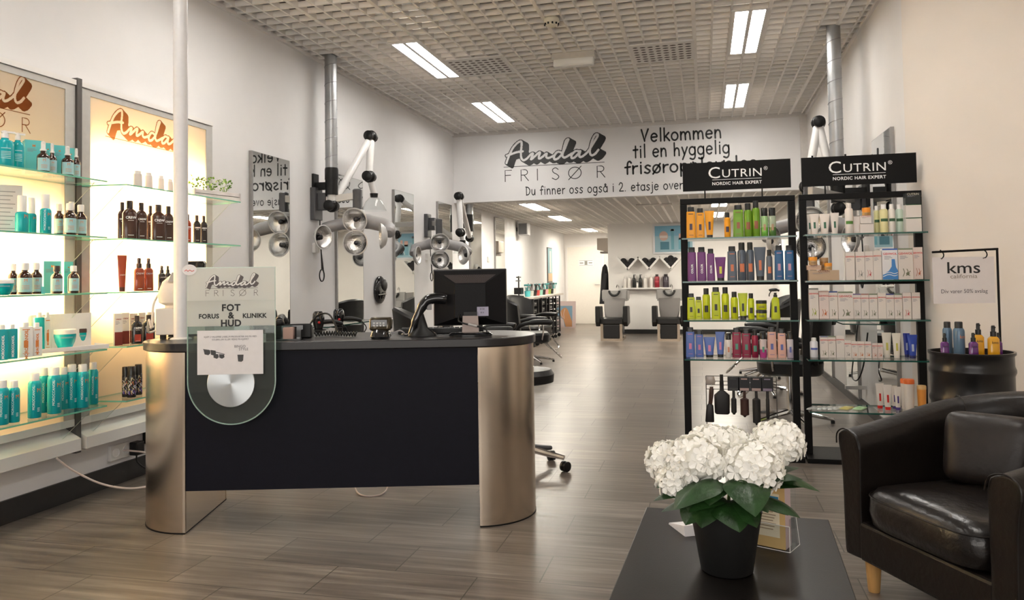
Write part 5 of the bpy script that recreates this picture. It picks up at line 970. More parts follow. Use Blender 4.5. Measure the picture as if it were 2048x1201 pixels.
shelf_items([
 ('carton', 'soap_box', 'box', 'wooden soap box, fourth from left on the second shelf, right rack', 0.754, 5.42, 1.168, 0.1846, 0.0654, 0.0, ((.50, .36, .24), None, (.25, .10, .07), 'CUTRIN', None, None, 0.4, )),
 ('carton', 'soap_box', 'box', 'smaller soap box, third from left on the second shelf, right rack', 0.698, 5.43, 1.2364, 0.0877, 0.0309, 0.0, ((.55, .38, .28), None, (.25, .10, .07), 'SOAP', None, None, 0.6, )),
 ('jar', 'cream_jar', 'jar', 'orange jar on soap box, second from left on the second shelf, right rack', 0.693, 5.42, 1.2692, 0.0544, 0.0521, 0.0, ((.62, .38, .18), (.80, .30, .02), 0.45, False, )),
 ('spraybottle', 'spray_bottle', 'spray bottle', 'clear spray bottle at back, leftmost on the second shelf, right rack', 0.708, 5.53, 1.168, 0.0401, 0.2207, 0.0, ((.66, .62, .56), WHT, )),
 ('jar', 'cream_jar', 'jar', 'amber jar at back, fifth from left on the second shelf, right rack', 0.771, 5.49, 1.2319, 0.0547, 0.0844, 0.0, ((.40, .20, .07), (.42, .25, .12), 0.3, False, )),
 ('jar', 'cream_jar', 'jar', 'orange lidded jar, sixth from left on the second shelf, right rack', 0.785, 5.42, 1.2349, 0.0494, 0.0454, 0.0, ((.58, .36, .16), (.80, .30, .02), 0.45, False, )),
 ('carton', 'product_carton', 'box', 'slim carton, seventh from left on the second shelf, right rack', 0.917, 5.42, 1.168, 0.0532, 0.1828, 0.0, ((.74, .68, .63), (.62, .60, .58), (.62, .06, .05), 'GEHWOL', None, )),
 ('carton', 'product_carton', 'box', 'carton with grey picture, eighth from left on the second shelf, right rack', 0.977, 5.42, 1.168, 0.0529, 0.1815, 0.0, ((.74, .68, .63), None, (.62, .06, .05), 'GEHWOL', (.25, .24, .22), )),
 ('carton', 'product_carton', 'box', 'carton with red bird, ninth from left on the second shelf, right rack', 1.03, 5.42, 1.168, 0.0483, 0.1835, 0.0, ((.74, .68, .63), None, (.62, .06, .05), 'GEHWOL', (.55, .08, .08), )),
 ('carton', 'product_carton', 'box', 'plain slim carton, tenth from left on the second shelf, right rack', 1.08, 5.42, 1.168, 0.0478, 0.1856, 0.0, ((.74, .68, .63), None, (.62, .06, .05), 'GEHWOL', None, )),
 ('footbath', 'product_carton', 'box', 'blue water foot bath carton, eleventh from left on the second shelf, right rack', 1.152, 5.42, 1.168, 0.0897, 0.1969, 0.0, ()),
 ('carton', 'product_carton', 'box', 'wide herbal bath carton, twelfth from left on the second shelf, right rack', 1.243, 5.42, 1.168, 0.0854, 0.1967, 0.0, ((.74, .68, .63), (.24, .28, .18), (.62, .06, .05), 'GEHWOL', (.16, .17, .10), )),
 ('carton', 'product_carton', 'box', 'carton with red flowers, rightmost on the second shelf, right rack', 1.317, 5.42, 1.168, 0.0561, 0.2026, 0.0, ((.74, .62, .57), None, (.62, .06, .05), 'GEHWOL', (.45, .12, .05), )),], 'cartons on the right rack second shelf')
shelf_items([
 ('carton', 'product_carton', 'box', 'tall carton with lime fruit, leftmost on the third shelf, right rack', 0.69, 5.42, 0.918, 0.0573, 0.1986, 0.0, ((.74, .68, .63), (.25, .25, .23), (.62, .06, .05), 'GEHWOL', (.32, .36, .05), )),
 ('carton', 'product_carton', 'box', 'pinkish carton with flowers, second from left on the third shelf, right rack', 0.752, 5.42, 0.918, 0.0591, 0.1799, 0.0, ((.74, .62, .57), (.6, .4, .35), (.62, .06, .05), 'GEHWOL', (.50, .12, .03), )),
 ('carton', 'product_carton', 'box', 'carton with blue strip, third from left on the third shelf, right rack', 0.809, 5.42, 0.918, 0.0507, 0.1777, 0.0, ((.74, .68, .63), (.05, .09, .30), (.62, .06, .05), 'GEHWOL', (.16, .17, .10), )),
 ('carton', 'product_carton', 'box', 'wide carton, fourth from left on the third shelf, right rack', 0.881, 5.42, 0.918, 0.0889, 0.1738, 0.0, ((.74, .68, .63), (.24, .28, .18), (.62, .06, .05), 'GEHWOL', (.16, .17, .10), )),
 ('carton', 'product_carton', 'box', 'carton with violet strip, fifth from left on the third shelf, right rack', 0.952, 5.42, 0.918, 0.0465, 0.1601, 0.0, ((.74, .68, .63), (.24, .18, .34), (.62, .06, .05), 'GEHWOL', (.16, .17, .10), )),
 ('carton', 'product_carton', 'box', 'carton with red strip, sixth from left on the third shelf, right rack', 1.0, 5.42, 0.918, 0.0457, 0.1597, 0.0, ((.74, .68, .63), (.50, .25, .22), (.62, .06, .05), 'GEHWOL', (.16, .17, .10), )),
 ('carton', 'product_carton', 'box', 'carton with olive strip, seventh from left on the third shelf, right rack', 1.049, 5.42, 0.918, 0.0484, 0.1592, 0.0, ((.74, .68, .63), (.24, .28, .18), (.62, .06, .05), 'GEHWOL', (.16, .17, .10), )),
 ('carton', 'product_carton', 'box', 'plain white carton, eighth from left on the third shelf, right rack', 1.1, 5.42, 0.918, 0.0476, 0.1652, 0.0, ((.74, .68, .63), None, (.62, .06, .05), 'GEHWOL', None, )),
 ('carton', 'product_carton', 'box', 'carton with navy strip, ninth from left on the third shelf, right rack', 1.148, 5.42, 0.918, 0.0462, 0.1583, 0.0, ((.74, .68, .63), (.04, .05, .22), (.62, .06, .05), 'GEHWOL', (.16, .17, .10), )),
 ('carton', 'product_carton', 'box', 'carton with green strip, tenth from left on the third shelf, right rack', 1.196, 5.42, 0.918, 0.0451, 0.1579, 0.0, ((.74, .68, .63), (.2, .28, .2), (.62, .06, .05), 'GEHWOL', (.16, .17, .10), )),
 ('carton', 'product_carton', 'box', 'carton with red bird, eleventh from left on the third shelf, right rack', 1.247, 5.42, 0.918, 0.0486, 0.1654, 0.0, ((.74, .68, .63), None, (.62, .06, .05), 'GEHWOL', (.55, .08, .08), )),
 ('carton', 'product_carton', 'box', 'plain carton, rightmost on the third shelf, right rack', 1.299, 5.42, 0.918, 0.0492, 0.1649, 0.0, ((.74, .68, .63), None, (.62, .06, .05), 'GEHWOL', None, )),], 'cartons on the right rack third shelf')
shelf_items([
 ('lowlabel', 'lotion_bottle', 'bottle', 'white and blue bottle, leftmost on fourth shelf, right rack', 0.685, 5.42, 0.665, 0.0497, 0.1282, 0.0, ((.70, .70, .74), (.08, .12, .40), WHT, )),
 ('carton', 'product_carton', 'box', 'carton, second from left on fourth shelf, right rack', 0.746, 5.42, 0.665, 0.0473, 0.1382, 0.0, ((.74, .68, .63), (.2, .2, .3), (.62, .06, .05), 'GEHWOL', (.16, .17, .10), )),
 ('carton', 'product_carton', 'box', 'carton, third from left on fourth shelf, right rack', 0.794, 5.42, 0.665, 0.0453, 0.1384, 0.0, ((.74, .68, .63), (.24, .28, .18), (.62, .06, .05), 'GEHWOL', (.16, .17, .10), )),
 ('carton', 'product_carton', 'box', 'carton with blue print, fourth from left on fourth shelf, right rack', 0.844, 5.42, 0.665, 0.0481, 0.1418, 0.0, ((.74, .68, .63), None, (.62, .06, .05), 'GEHWOL', None, )),
 ('carton', 'product_carton', 'box', 'low carton, fifth from left on fourth shelf, right rack', 0.89, 5.42, 0.665, 0.0402, 0.1097, 0.0, ((.74, .68, .63), None, (.62, .06, .05), 'GEHWOL', (.22, .22, .20), )),
 ('carton', 'product_carton', 'box', 'low carton with orange mark, sixth from left on fourth shelf, right rack', 0.931, 5.42, 0.665, 0.038, 0.1047, 0.0, ((.74, .68, .63), None, (.62, .06, .05), 'GEHWOL', (.60, .16, .03), )),
 ('carton', 'product_carton', 'box', 'low carton with orange mark, seventh from left on fourth shelf, right rack', 0.97, 5.42, 0.665, 0.0378, 0.1049, 0.0, ((.74, .68, .63), None, (.62, .06, .05), 'GEHWOL', (.60, .16, .03), )),
 ('carton', 'product_carton', 'box', 'low carton with orange mark, eighth from left on fourth shelf, right rack', 1.01, 5.42, 0.665, 0.0377, 0.1051, 0.0, ((.74, .68, .63), None, (.62, .06, .05), 'GEHWOL', (.60, .16, .03), )),
 ('carton', 'product_carton', 'box', 'small pinkish carton, ninth from left on fourth shelf, right rack', 1.051, 5.42, 0.665, 0.03, 0.0945, 0.0, ((.74, .62, .57), None, (.62, .06, .05), 'GEHWOL', (.50, .12, .03), )),
 ('carton', 'product_carton', 'box', 'small pinkish carton, tenth from left on fourth shelf, right rack', 1.083, 5.42, 0.665, 0.031, 0.096, 0.0, ((.74, .62, .57), None, (.62, .06, .05), 'GEHWOL', (.50, .12, .03), )),
 ('tube', 'cream_tube', 'tube', 'white cream tube, eleventh from left on fourth shelf, right rack', 1.13, 5.45, 0.665, 0.0581, 0.1608, 0.0, ((.78, .73, .64), (.76, .72, .66), (.55, .50, .10), )),
 ('tube', 'cream_tube', 'tube', 'white cream tube, twelfth from left on fourth shelf, right rack', 1.182, 5.42, 0.665, 0.0529, 0.1599, 0.0, ((.78, .73, .64), (.76, .72, .66), (.55, .50, .10), )),
 ('tube', 'cream_tube', 'tube', 'blue tube, thirteenth from left on fourth shelf, right rack', 1.254, 5.48, 0.665, 0.0404, 0.1547, 0.0, ((.012, .03, .30), (.02, .02, .10), (.45, .5, .65), )),
 ('tube', 'cream_tube', 'tube', 'wide blue tube, rightmost on fourth shelf, right rack', 1.274, 5.42, 0.665, 0.0598, 0.1497, 0.0, ((.012, .05, .36), (.02, .02, .10), (.45, .5, .65), )),], 'cartons and tubes on the right rack fourth shelf')
shelf_items([
 ('tube', 'cream_tube', 'tube', 'red and white tube, leftmost on bottom shelf, right rack', 1.084, 5.47, 0.336, 0.0497, 0.1615, 0.0, ((.74, .68, .63), (.60, .02, .015), (.60, .02, .015), )),
 ('tube', 'cream_tube', 'tube', 'red and white tube, second from left on bottom shelf, right rack', 1.12, 5.42, 0.336, 0.0519, 0.1594, 0.0, ((.74, .68, .63), (.60, .02, .015), (.60, .02, .015), )),
 ('tube', 'cream_tube', 'tube', 'violet and white tube, third from left on bottom shelf, right rack', 1.17, 5.47, 0.336, 0.0377, 0.147, 0.0, ((.74, .68, .63), (.07, .04, .22), (.07, .04, .22), )),
 ('tube', 'cream_tube', 'tube', 'violet and white tube, fourth from left on bottom shelf, right rack', 1.18, 5.42, 0.336, 0.043, 0.1478, 0.0, ((.74, .68, .63), (.07, .04, .22), (.07, .04, .22), )),
 ('cup', 'cream_tub', 'tub', 'orange lidded tub, fifth from left on bottom shelf, right rack', 1.235, 5.48, 0.336, 0.0491, 0.1629, 0.0, ((.74, .68, .63), (.72, .14, .02), )),
 ('cup', 'cream_tub', 'tub', 'orange lidded tub, sixth from left on bottom shelf, right rack', 1.246, 5.42, 0.336, 0.0627, 0.1681, 0.0, ((.74, .68, .63), (.72, .14, .02), )),
 ('cup', 'cream_tub', 'tub', 'small orange tub, rightmost on bottom shelf, right rack', 1.319, 5.42, 0.336, 0.0538, 0.1347, 0.0, ((.72, .30, .06), (.70, .45, .2), )),], 'tubes on the right rack bottom shelf')
# ---------------------------------------------------------------- styling stations
def wall_mirror(x, y0, y1, side, label, z0=.08, z1=2.255):
    t = thing('wall_mirror', label, 'mirror', (x, (y0+y1)/2, 0), 0, 'tall wall mirrors'); h = (y1-y0)/2; s = side
    a, b = sorted((0, s*.026)); MB().box(a, -h, z0, b, h, z1).build('frame', FRAME, t, 0)
    a, b = sorted((s*.0262, s*.0285)); MB().box(a, -h+.014, z0+.014, b, h-.012, z1-.004).build('glass', MIRROR, t, 0)
for (y0, y1), l in zip(((5.46, 6.05), (6.93, 7.53), (8.38, 9.0), (9.9, 10.5), (11.38, 12.0), (12.85, 13.5)),
    ('tall wall mirror on left wall right of the wall display', 'tall left wall mirror behind the first lamp dryer', 'tall left wall mirror right of the black oval holder', 'tall left wall mirror behind the second lamp dryer', 'tall left wall mirror just past the lettered header', 'farthest tall left wall mirror before the loudspeaker')):
    wall_mirror(XL, y0, y1, 1, l)
for (y0, y1), l in zip(((6.02, 6.66), (7.5, 8.1), (8.98, 9.58)), ('tall right wall mirror sticking up behind the right rack sign', 'tall right wall mirror behind white cartons of the right rack', 'tall right wall mirror seen in the gap between racks')):
    wall_mirror(XR, y0, y1, -1, l)
first = [o for o in COL.objects if o.name == 'wall_mirror'][0]; first.rotation_euler = (0, 0, .011)
def dish(t, pos, d, r, name='lamp_dish'):
    q = Vector(d).normalized().to_track_quat('Z', 'Y').to_matrix().to_4x4()
    mb = MB(); mb.m = Matrix.Translation(pos) @ q
    mb.lathe([(r*.35, -.055), (r*.75, -.04), (r, -.012), (r*1.06, 0), (r*1.06, .008), (r*.97, .008), (r*.97, .0)], 28, cap=False); o = mb.build(name, GREYL, t)
    m2 = MB(); m2.m = mb.m; m2.lathe([(r*.97, .007), (r*.90, -.010), (r*.7, -.034), (r*.36, -.05), (0.002, -.052)], 28, cap=False); m2.build('reflector', mat('dimpled_chrome', (.80, .80, .80), .10, 1.0, bump=.35, bscale=110), o)
    m3 = MB(); m3.m = mb.m; m3.lathe([(.004, -.05), (r*.22, -.047), (r*.20, -.022), (r*.08, -.014), (.002, -.013)], 18, cap=False)
    [m3.cbox((r*.6*cos(a), r*.6*sin(a), -.012), (r*.1, r*.1, .012)) for a in [i*pi/3 for i in range(0)]]
    m3.build('bulb', mat('dark_bulb', (.05, .05, .055), .15, .6, var=.3, vscale=40), o)
def lamp_dryer(x, y, z, side, hx, hy, hz, hrot, label, sock=True):
    """wall mounted hair dryer: swing arm and a head of four round lamps"""
    t = thing('lamp_dryer', label, 'hair dryer', (x, y, z), 0 if side > 0 else pi, 'wall mounted lamp dryers')
    MB().box(0, -.075, -.15, .05, .075, .15).build('wall_plate', GREYD, t, 0, .006); MB().box(.05, -.035, -.06, .13, .035, .10).build('joint', GREYD, t, 0, .006)
    H = Vector((hx, hy, hz))
    a = Vector((.10, 0, .03)); b = H + Vector((0, .05, .42)); mid = MB(); dv = b-a; L = dv.length; mid.m = Matrix.Translation(a) @ dv.to_track_quat('X', 'Z').to_matrix().to_4x4()
    mid.box(0, -.022, -.032, L, .022, .032); mid.build('swing_arm', mat('champagne_metal', (.50, .48, .45), .35, .5), t, 0, .004)
    e = bpy.data.objects.new('head', None); COL.objects.link(e); e.parent = t; e.location = H; e.rotation_euler = (0, 0, hrot); e.empty_display_size = .05
    post = MB(); post.m = Matrix.Translation(H) @ Matrix.Rotation(hrot, 4, 'Z'); post.loft([(.26, .035, .03, 0, .05), (.28, .04, .035, 0, .05), (.47, .04, .035, 0, .05), (.48, .03, .025, 0, .05)], 4); post.build('upright', GREYD, t)
    bpy.data.objects.remove(e)
    RM = Matrix.Translation(H) @ Matrix.Rotation(hrot, 4, 'Z')
    def P(p): return RM @ Vector(p)
    def D(d): return RM.to_3x3() @ Vector(d)
    sh = MB(); sh.m = RM; sh.tube([(-.335, -.09, .05), (-.30, .02, .12), (-.12, .09, .17), (0, .10, .19), (.12, .09, .17), (.30, .02, .12), (.335, -.09, .05)], [.035, .055, .065, .07, .065, .055, .035], 14, 4); sh.build('shoulder_arm', GREY, t)
    ne = MB(); ne.m = RM; ne.tube([(0, .08, .19), (0, .07, .10), (0, .045, .03)], [.06, .05, .06], 12, 3); ne.build('lower_arm', GREYL, t)
    tp = MB(); tp.m = RM; tp.loft([(.21, .06, .05, 0, .06), (.245, .085, .075, 0, .03), (.275, .075, .065, 0, .03), (.29, .04, .03, 0, .05)], 2.2); tp.build('top_shell', GREYL, t)
    dish(t, P((0, -.02, -.02)), D((0, -1, .05)), .112); dish(t, P((0, -.03, .185)), D((0, -.95, -.28)), .110)
    dish(t, P((-.27, -.11, .03)), D((.92, -.38, 0)), .108); dish(t, P((.27, -.11, .03)), D((-.92, -.38, 0)), .108)
    mb = MB(); s = [(0.06, 0, -.15), (.05, .02, -.30), (.05, .04, -.45), (.06, .03, -.60)]; mb.tube(s, .006, 6, 5)
    mb.tube([(.06+.0, .03+.045*cos(a), -.66+.055*sin(a)) for a in [pi/2+i*.42 for i in range(31)]], .006, 6); mb.tube([(.06, .06, -.62), (.05, .04, -.45)], .006, 6); mb.build('cable', BLACKP, t)
    if sock:
        MB().box(0, -.04, -.45, .035, .04, -.36).build('wall_outlet', PLASTW, t, 0, .004)
lamp_dryer(XL, 6.52, 1.92, 1, .40, .04, -.345, .12, 'wall lamp dryer with four chrome lamps above the counter, nearest on left')
lamp_dryer(XL, 9.50, 1.90, 1, .40, -.62, -.44, .45, 'second wall lamp dryer on the left, partly behind the monitor')
lamp_dryer(XR, 7.05, 1.80, -1, .52, .55, -.36, pi-.05, 'wall lamp dryer on right wall seen through the right rack')
def fume_arm(duct_xy, ztop, zbot, side, pts, hood, label, wallx):
    t = thing('extractor_arm', label, 'extractor', (duct_xy[0], duct_xy[1], 0), 0, 'extractor arms with ceiling ducts'); dx, dy = duct_xy
    R = lambda p: (p[0]-dx, p[1]-dy, p[2])
    MB().cyl((0, 0, zbot), .056, ztop-zbot, 22).build('duct', GALV, t)
    mb = MB(); n = int((ztop-zbot)/.17)
    for i in range(n): z = zbot+.06+.17*i; mb.tube([(.057*cos(a), .057*sin(a), z+.09*a/(2*pi)) for a in [2*pi*k/20 for k in range(21)]], .0025, 5)
    mb.build('seam', mat('duct_seam', (.28, .28, .29), .4, .9), t)
    MB().lathe([(.062, zbot-.08), (.062, zbot+.01), (.058, zbot+.03)], 20).build('collar', BLACKP, t)
    a, b = sorted((wallx-dx, 0)); mb = MB(); mb.box(a, -.018, zbot-.17, b, .018, zbot-.10); w0, w1 = sorted((wallx-dx, wallx-dx+side*.02)); mb.box(w0, -.05, zbot-.26, w1, .05, zbot-.02); mb.lathe([(.058, zbot-.22), (.058, zbot-.08)], 18); mb.build('bracket', BLACKP, t)
    MB().cyl((0, 0, pts[0][2]), .040, zbot-.20-pts[0][2], 16).build('down_tube', PAINTW, t)
    WT = mat('white_tube', (.78, .77, .76), .3, var=.02)
    for i in range(len(pts)-1): MB().tube([R(pts[i]), R(pts[i+1])], .036, 16).build('arm_tube', WT, t)
    for i, p in enumerate(pts):
        q = R(p); mb = MB(); mb.sphere(q, .062, 16, 10, (1, .85, 1)); mb.m = Matrix.Translation(q) @ Matrix.Rotation(pi/2, 4, 'X'); mb.lathe([(.02, -.085), (.045, -.07), (.05, .07), (.02, .085)], 16); mb.build('joint', BLACKP, t)
    h = R(hood); l = R(pts[-1]); MB().tube([l, (h[0], h[1], h[2]+.10)], .030, 14).build('nozzle_tube', WT, t)
    MB().lathe([(.036, h[2]+.06), (.040, h[2]+.10)], 18, (h[0], h[1], 0)).build('nozzle_collar', BLACKP, t)
    MB().lathe([(.034, h[2]+.07), (.05, h[2]+.055), (.085, h[2]+.015), (.115, h[2]-.045), (.125, h[2]-.07)], 28, (h[0], h[1], 0), cap=False).build('hood', HOODG, t)
fume_arm((-3.315, 6.53), ZC+.05, 2.22, 1, [(-3.315, 6.53, 1.90), (-3.17, 7.09, 2.63), (-3.15, 7.0, 2.22)], (-3.13, 7.06, 1.96), 'white extractor arm on a grey ceiling duct, nearest on left wall', XL)
fume_arm((-3.34, 10.95), ZB+.03, 2.12, 1, [(-3.34, 10.95, 1.80), (-3.05, 9.55, 2.27), (-3.02, 9.50, 1.80)], (-3.0, 9.52, 1.60), 'folded white extractor arm in front of the far left corner', XL)
fume_arm((1.10, 6.95), ZC+.05, 2.02, -1, [(1.10, 6.95, 1.75), (.99, 7.15, 2.52), (.86, 7.0, 1.95)], (.86, 7.0, 1.80), 'white extractor arm and duct behind the right rack sign', XR)
# glass shelf of the first station, hair dryers, black oval holder
t = thing('station_shelf', 'narrow glass shelf below the mirrors behind the counter', 'shelf', (XL, 6.75, .80)); mb = MB(); v = [(x, y, z) for z in (0, .01) for x, y in ((0.03, -.62), (.30, -.55), (.30, .55), (.03, .62))]
mb.add(v, [(0, 1, 2, 3), (4, 5, 6, 7)]); mb.k = 1; mb.add(v, [(i, (i+1) % 4, 4+(i+1) % 4, 4+i) for i in range(4)]); mb.build('glass', [GLASS, GLASSEDGED], t, 0)
mb = MB(); [mb.box(0, y-.012, -.03, .20, y+.012, 0) for y in (-.35, .35)]; mb.build('bracket', ALU, t, 0)
def hand_dryer(x, y, z, rz, label):
    t = thing('hand_dryer', label, 'hair dryer', (x, y, z), rz, 'hand dryers hanging behind the counter')
    MB().lathe([(.022, -.11), (.028, -.10), (.036, -.02), (.046, .02), (.050, .06), (.046, .10), (.036, .118)], 22).build('body', BLACKG, t)
    MB().tube([(.03, 0, .03), (.09, 0, .035), (.15, 0, .028), (.20, 0, .01)], [.020, .019, .018, .014], 12, 3).build('handle', BLACKP, t)
    MB().tube([(.20, 0, .01), (.24, .01, -.05), (.20, .02, -.13), (.22, .02, -.22)], .005, 6, 5).build('cable', BLACKP, t)
    o = MB(); o.sphere((.012, -.046, .03), .012, 10, 7); o.build('button', cm((.45, .02, .02), .3), t)
    MB().lathe([(.03, .1185), (.03, .122)], 16).build('intake_grille', GREYD, t)
hand_dryer(-3.14, 5.93, .835, .35, 'black hair dryer with red button hanging left behind the counter'); hand_dryer(-3.14, 6.30, .84, .3, 'second black hair dryer hanging beside the mirror edge')
t = thing('dryer_holder', 'black rings holding the two hanging hair dryers', 'holder', (-3.14, 6.12, .80)); mb = MB()
for y in (-.19, .18): mb.tube([(.062*cos(a), y+.062*sin(a), 0) for a in [2*pi*i/16 for i in range(17)]], .004, 6)
mb.tube([(-.33, -.19, 0), (-.06, -.19, 0)], .004, 6); mb.tube([(-.33, .18, 0), (-.06, .18, 0)], .004, 6); mb.build('rings', BLACKP, t)
t = thing('oval_holder', 'glossy black oval holder on the white wall by the monitor', 'wall holder', (XL, 7.96, 1.10)); mb = MB(); mb.sphere((.02, 0, 0), 1, 24, 14, (.05, .135, .155)); mb.build('shell', BLACKG, t)
mb = MB(); mb.tube([(.07, -.135, -.05), (.075, 0, -.045), (.07, .06, -.05)], .006, 6); mb.build('clip', CHROME, t); MB().sphere((.062, .02, .05), 1, 16, 8, (.02, .085, .07)).build('top_pad', BLACKP, t)
t = thing('light_switch', 'small white light switch on the left wall past the header', 'switch', (XL, 12.45, 1.52)); MB().box(0, -.045, -.045, .02, .045, .045).build('plate', PLASTW, t, 0, .004); MB().box(.02, -.02, -.03, .027, .02, .03).build('rocker', PAINTW, t, 0)
# styling chairs
def styling_chair(x, y, rz, label):
    t = thing('styling_chair', label, 'salon chair', (x, y, 0), rz, 'black styling chairs')
    MB().loft([(.40, .24, .23), (.42, .27, .25), (.50, .275, .255), (.525, .25, .23)], 4, 32).build('seat', LEATHERC, t)
    mb = MB(); R = []
    for i in range(17):
        a = radians(-62+124*i/16); s, c = sin(a), cos(a); k = 1-.25*abs(s)**3
        R.append([(.31*s, .27*c-.02, .50), (.36*s, .32*c-.02, .52), (.375*s, .345*c-.0, .50+.44*k), (.35*s, .325*c, .52+.44*k), (.325*s, .29*c, .50+.42*k)])
    mb.rings(R); mb.build('backrest', LEATHERC, t, 50)
    for s in (-1, 1):
        MB().tube([(s*.26, .18, .50), (s*.34, .14, .62), (s*.345, -.02, .665), (s*.34, -.20, .665), (s*.325, -.25, .655)], [.02, .025, .034, .034, .022], 12, 4).build('armrest', LEATHERC, t)
        MB().tube([(s*.25, -.14, .44), (s*.335, -.15, .55), (s*.335, -.14, .65)], .011, 8, 3).build('arm_support', CHROME, t)
    MB().cyl((0, 0, .07), .032, .335, 18).build('column', CHROME, t)
    for i in range(5):
        a = 2*pi*i/5+.3; c, s = cos(a), sin(a); MB().tube([(.02*c, .02*s, .085), (.18*c, .18*s, .06), (.33*c, .33*s, .03)], [.024, .018, .012], 8).build('leg', CHROME, t)
        MB().cyl((.32*c, .32*s, 0), .016, .022, 10).build('glide', RUBBER, t)
    MB().tube([(-.14, -.2, .40), (-.15, -.36, .24), (0, -.40, .20), (.15, -.36, .24), (.14, -.2, .40)], .011, 8, 4).build('footrest', CHROME, t)
for x, y, rz, l in ((-2.45, 6.75, 1.9, 'black styling chair behind the counter in front of the first left mirrors'), (-2.30, 8.30, 1.75, 'black styling chair hidden behind the computer monitor'), (-2.15, 9.55, 1.85, 'black styling chair showing its back right of the monitor'), (-2.42, 10.85, 1.3, 'black styling chair between monitor and drawer trolleys'),
    (.66, 6.75, -1.6, 'black styling chair just behind the two product racks'), (.60, 8.3, -1.75, 'second black styling chair behind the left rack, right aisle'), (.68, 9.75, -1.45, 'far black styling chair in the right aisle below the header')):
    styling_chair(x, y, rz, l)
t = thing('station_shelf', 'glass shelf with black dryer on the right wall behind cartons', 'shelf', (XR, 7.05, .80)); mb = MB(); v = [(x, y, z) for z in (0, .01) for x, y in ((-.03, -.45), (-.28, -.40), (-.28, .40), (-.03, .45))]
mb.add(v, [(0, 1, 2, 3), (4, 5, 6, 7)]); mb.k = 1; mb.add(v, [(i, (i+1) % 4, 4+(i+1) % 4, 4+i) for i in range(4)]); mb.build('glass', [GLASS, GLASSEDGED], t, 0)
hand_dryer(1.10, 7.42, .86, 2.7, 'black hair dryer hanging on the right wall behind the racks')
mb = MB(); mb.tube([(1.29, 6.9, .72), (1.26, 6.95, .45), (1.22, 7.0, .32), (1.22, 7.25, .32), (1.25, 7.3, .50), (1.24, 7.1, .58), (1.25, 7.0, .50), (1.27, 7.3, .60), (1.31, 7.35, .85)], .006, 6, 8); solo(mb, 'dangling_cable', 'black cable dangling under the glass shelf on the right wall', 'cable', BLACKP)
solo(MB().box(-.17, -.02, 0, 0, .02, .03), 'footrest_bar', 'pale metal footrest bar on the right wall near the floor', 'footrest', ALU, (XR, 7.3, .20))

# ---------------------------------------------------------------- back room
def basin_chair(x, label):
    t = thing('basin_chair', label, 'shampoo chair', (x, 14.5, 0), 0, 'grey shampoo basin chairs')
    mb = MB(); [mb.box(a, 0, 0, b, .05, .36) for a, b in ((-.235, -.18), (.18, .235))]; mb.box(-.18, 0, 0, .18, .05, .05); [mb.box(a, .05, 0, b, .75, .06) for a, b in ((-.235, -.18), (.18, .235))]; mb.build('steel_frame', STEEL, t, 0)
    MB().box(-.175, .01, .055, .175, .12, .345).build('foot_panel', LEATHERC, t, 0, .015)
    MB().loft([(.34, .26, .30, 0, .32), (.37, .28, .33, 0, .32), (.46, .28, .33, 0, .32), (.48, .25, .30, 0, .32)], 5, 28).build('seat', LEATHERC, t)
    mb = MB(); mb.rings([[(-w, y, z), (w, y, z), (w, y+.09, z+.03), (-w, y+.09, z+.03)] for w, y, z in ((.19, .50, .44), (.22, .56, .62), (.235, .66, .84), (.24, .70, .92))]); mb.build('backrest', LEATHERG, t, 30, .012)
    for s in (-1, 1): MB().prism([(.02, .40), (.02, .74), (.55, .72), (.62, .34), (.10, .30)], s*.30-.05, s*.30+.05, 'x').build('armrest', LEATHERC, t, 0, .02)
    mb = MB(); nk = [(.11*cos(a), .11*sin(a)) for a in [radians(-180+180*i/10) for i in range(11)]]
    mb.prism([(-.27, 1.07), (-.25, .86), (.25, .86), (.27, 1.07), (.11, 1.07)] + [(x_, 1.07+z_) for x_, z_ in nk[::-1]][1:-1] + [(-.11, 1.07)], .68, .74, 'y'); mb.prism([(-.27, .86), (-.27, 1.04), (.27, 1.04), (.27, .86)], 1.16, 1.22, 'y'); mb.box(-.29, .74, .86, -.24, 1.2, 1.05); mb.box(.24, .74, .86, .29, 1.2, 1.05); mb.box(-.27, .70, .82, .27, 1.2, .86)
    mb.build('basin', mat('grey_basin', (.30, .29, .28), .35, var=.03), t, 0)
    MB().tube([(.115*cos(a), .66, 1.06+.115*sin(a)) for a in [radians(-175+170*i/14) for i in range(15)]], .026, 10).build('neck_rest', RUBBER, t)
    MB().tube([(.05, 1.12, 1.0), (.05, 1.12, 1.14), (.03, 1.02, 1.17), (.02, .95, 1.12)], .012, 8, 4).build('tap', CHROME, t)
    MB().box(-.16, .80, .10, .16, 1.2, .82).build('pedestal', GREYD, t, 0); t.scale = (.86, .9, .88)
basin_chair(-1.70, 'grey shampoo chair by the hanging coat, left of the two'); basin_chair(-.655, 'grey shampoo chair next to the left rack post, right of the two')
t = thing('zigzag_shelf', 'white zigzag towel shelf on the basin wall', 'shelf', (-1.10, 16.37, 1.30))
pts = [(-.66, .29), (-.44, .04), (-.22, .29), (0, .04), (.22, .29), (.44, .04), (.66, .29)]; low = [(-.44, .04), (-.22, -.20), (0, .04), (.22, -.20), (.44, .04)]
for i in range(6):
    (a, b), (c, d) = pts[i], pts[i+1]; dv = Vector((c-a, 0, d-b)); mb = MB(); mb.m = Matrix.Translation((a, -.10, b)) @ Matrix.Rotation(-math.atan2(d-b, c-a), 4, 'Y'); mb.box(-.01, -.10, -.02, dv.length+.01, .10, .02); mb.build('board', PAINTW, t, 0)
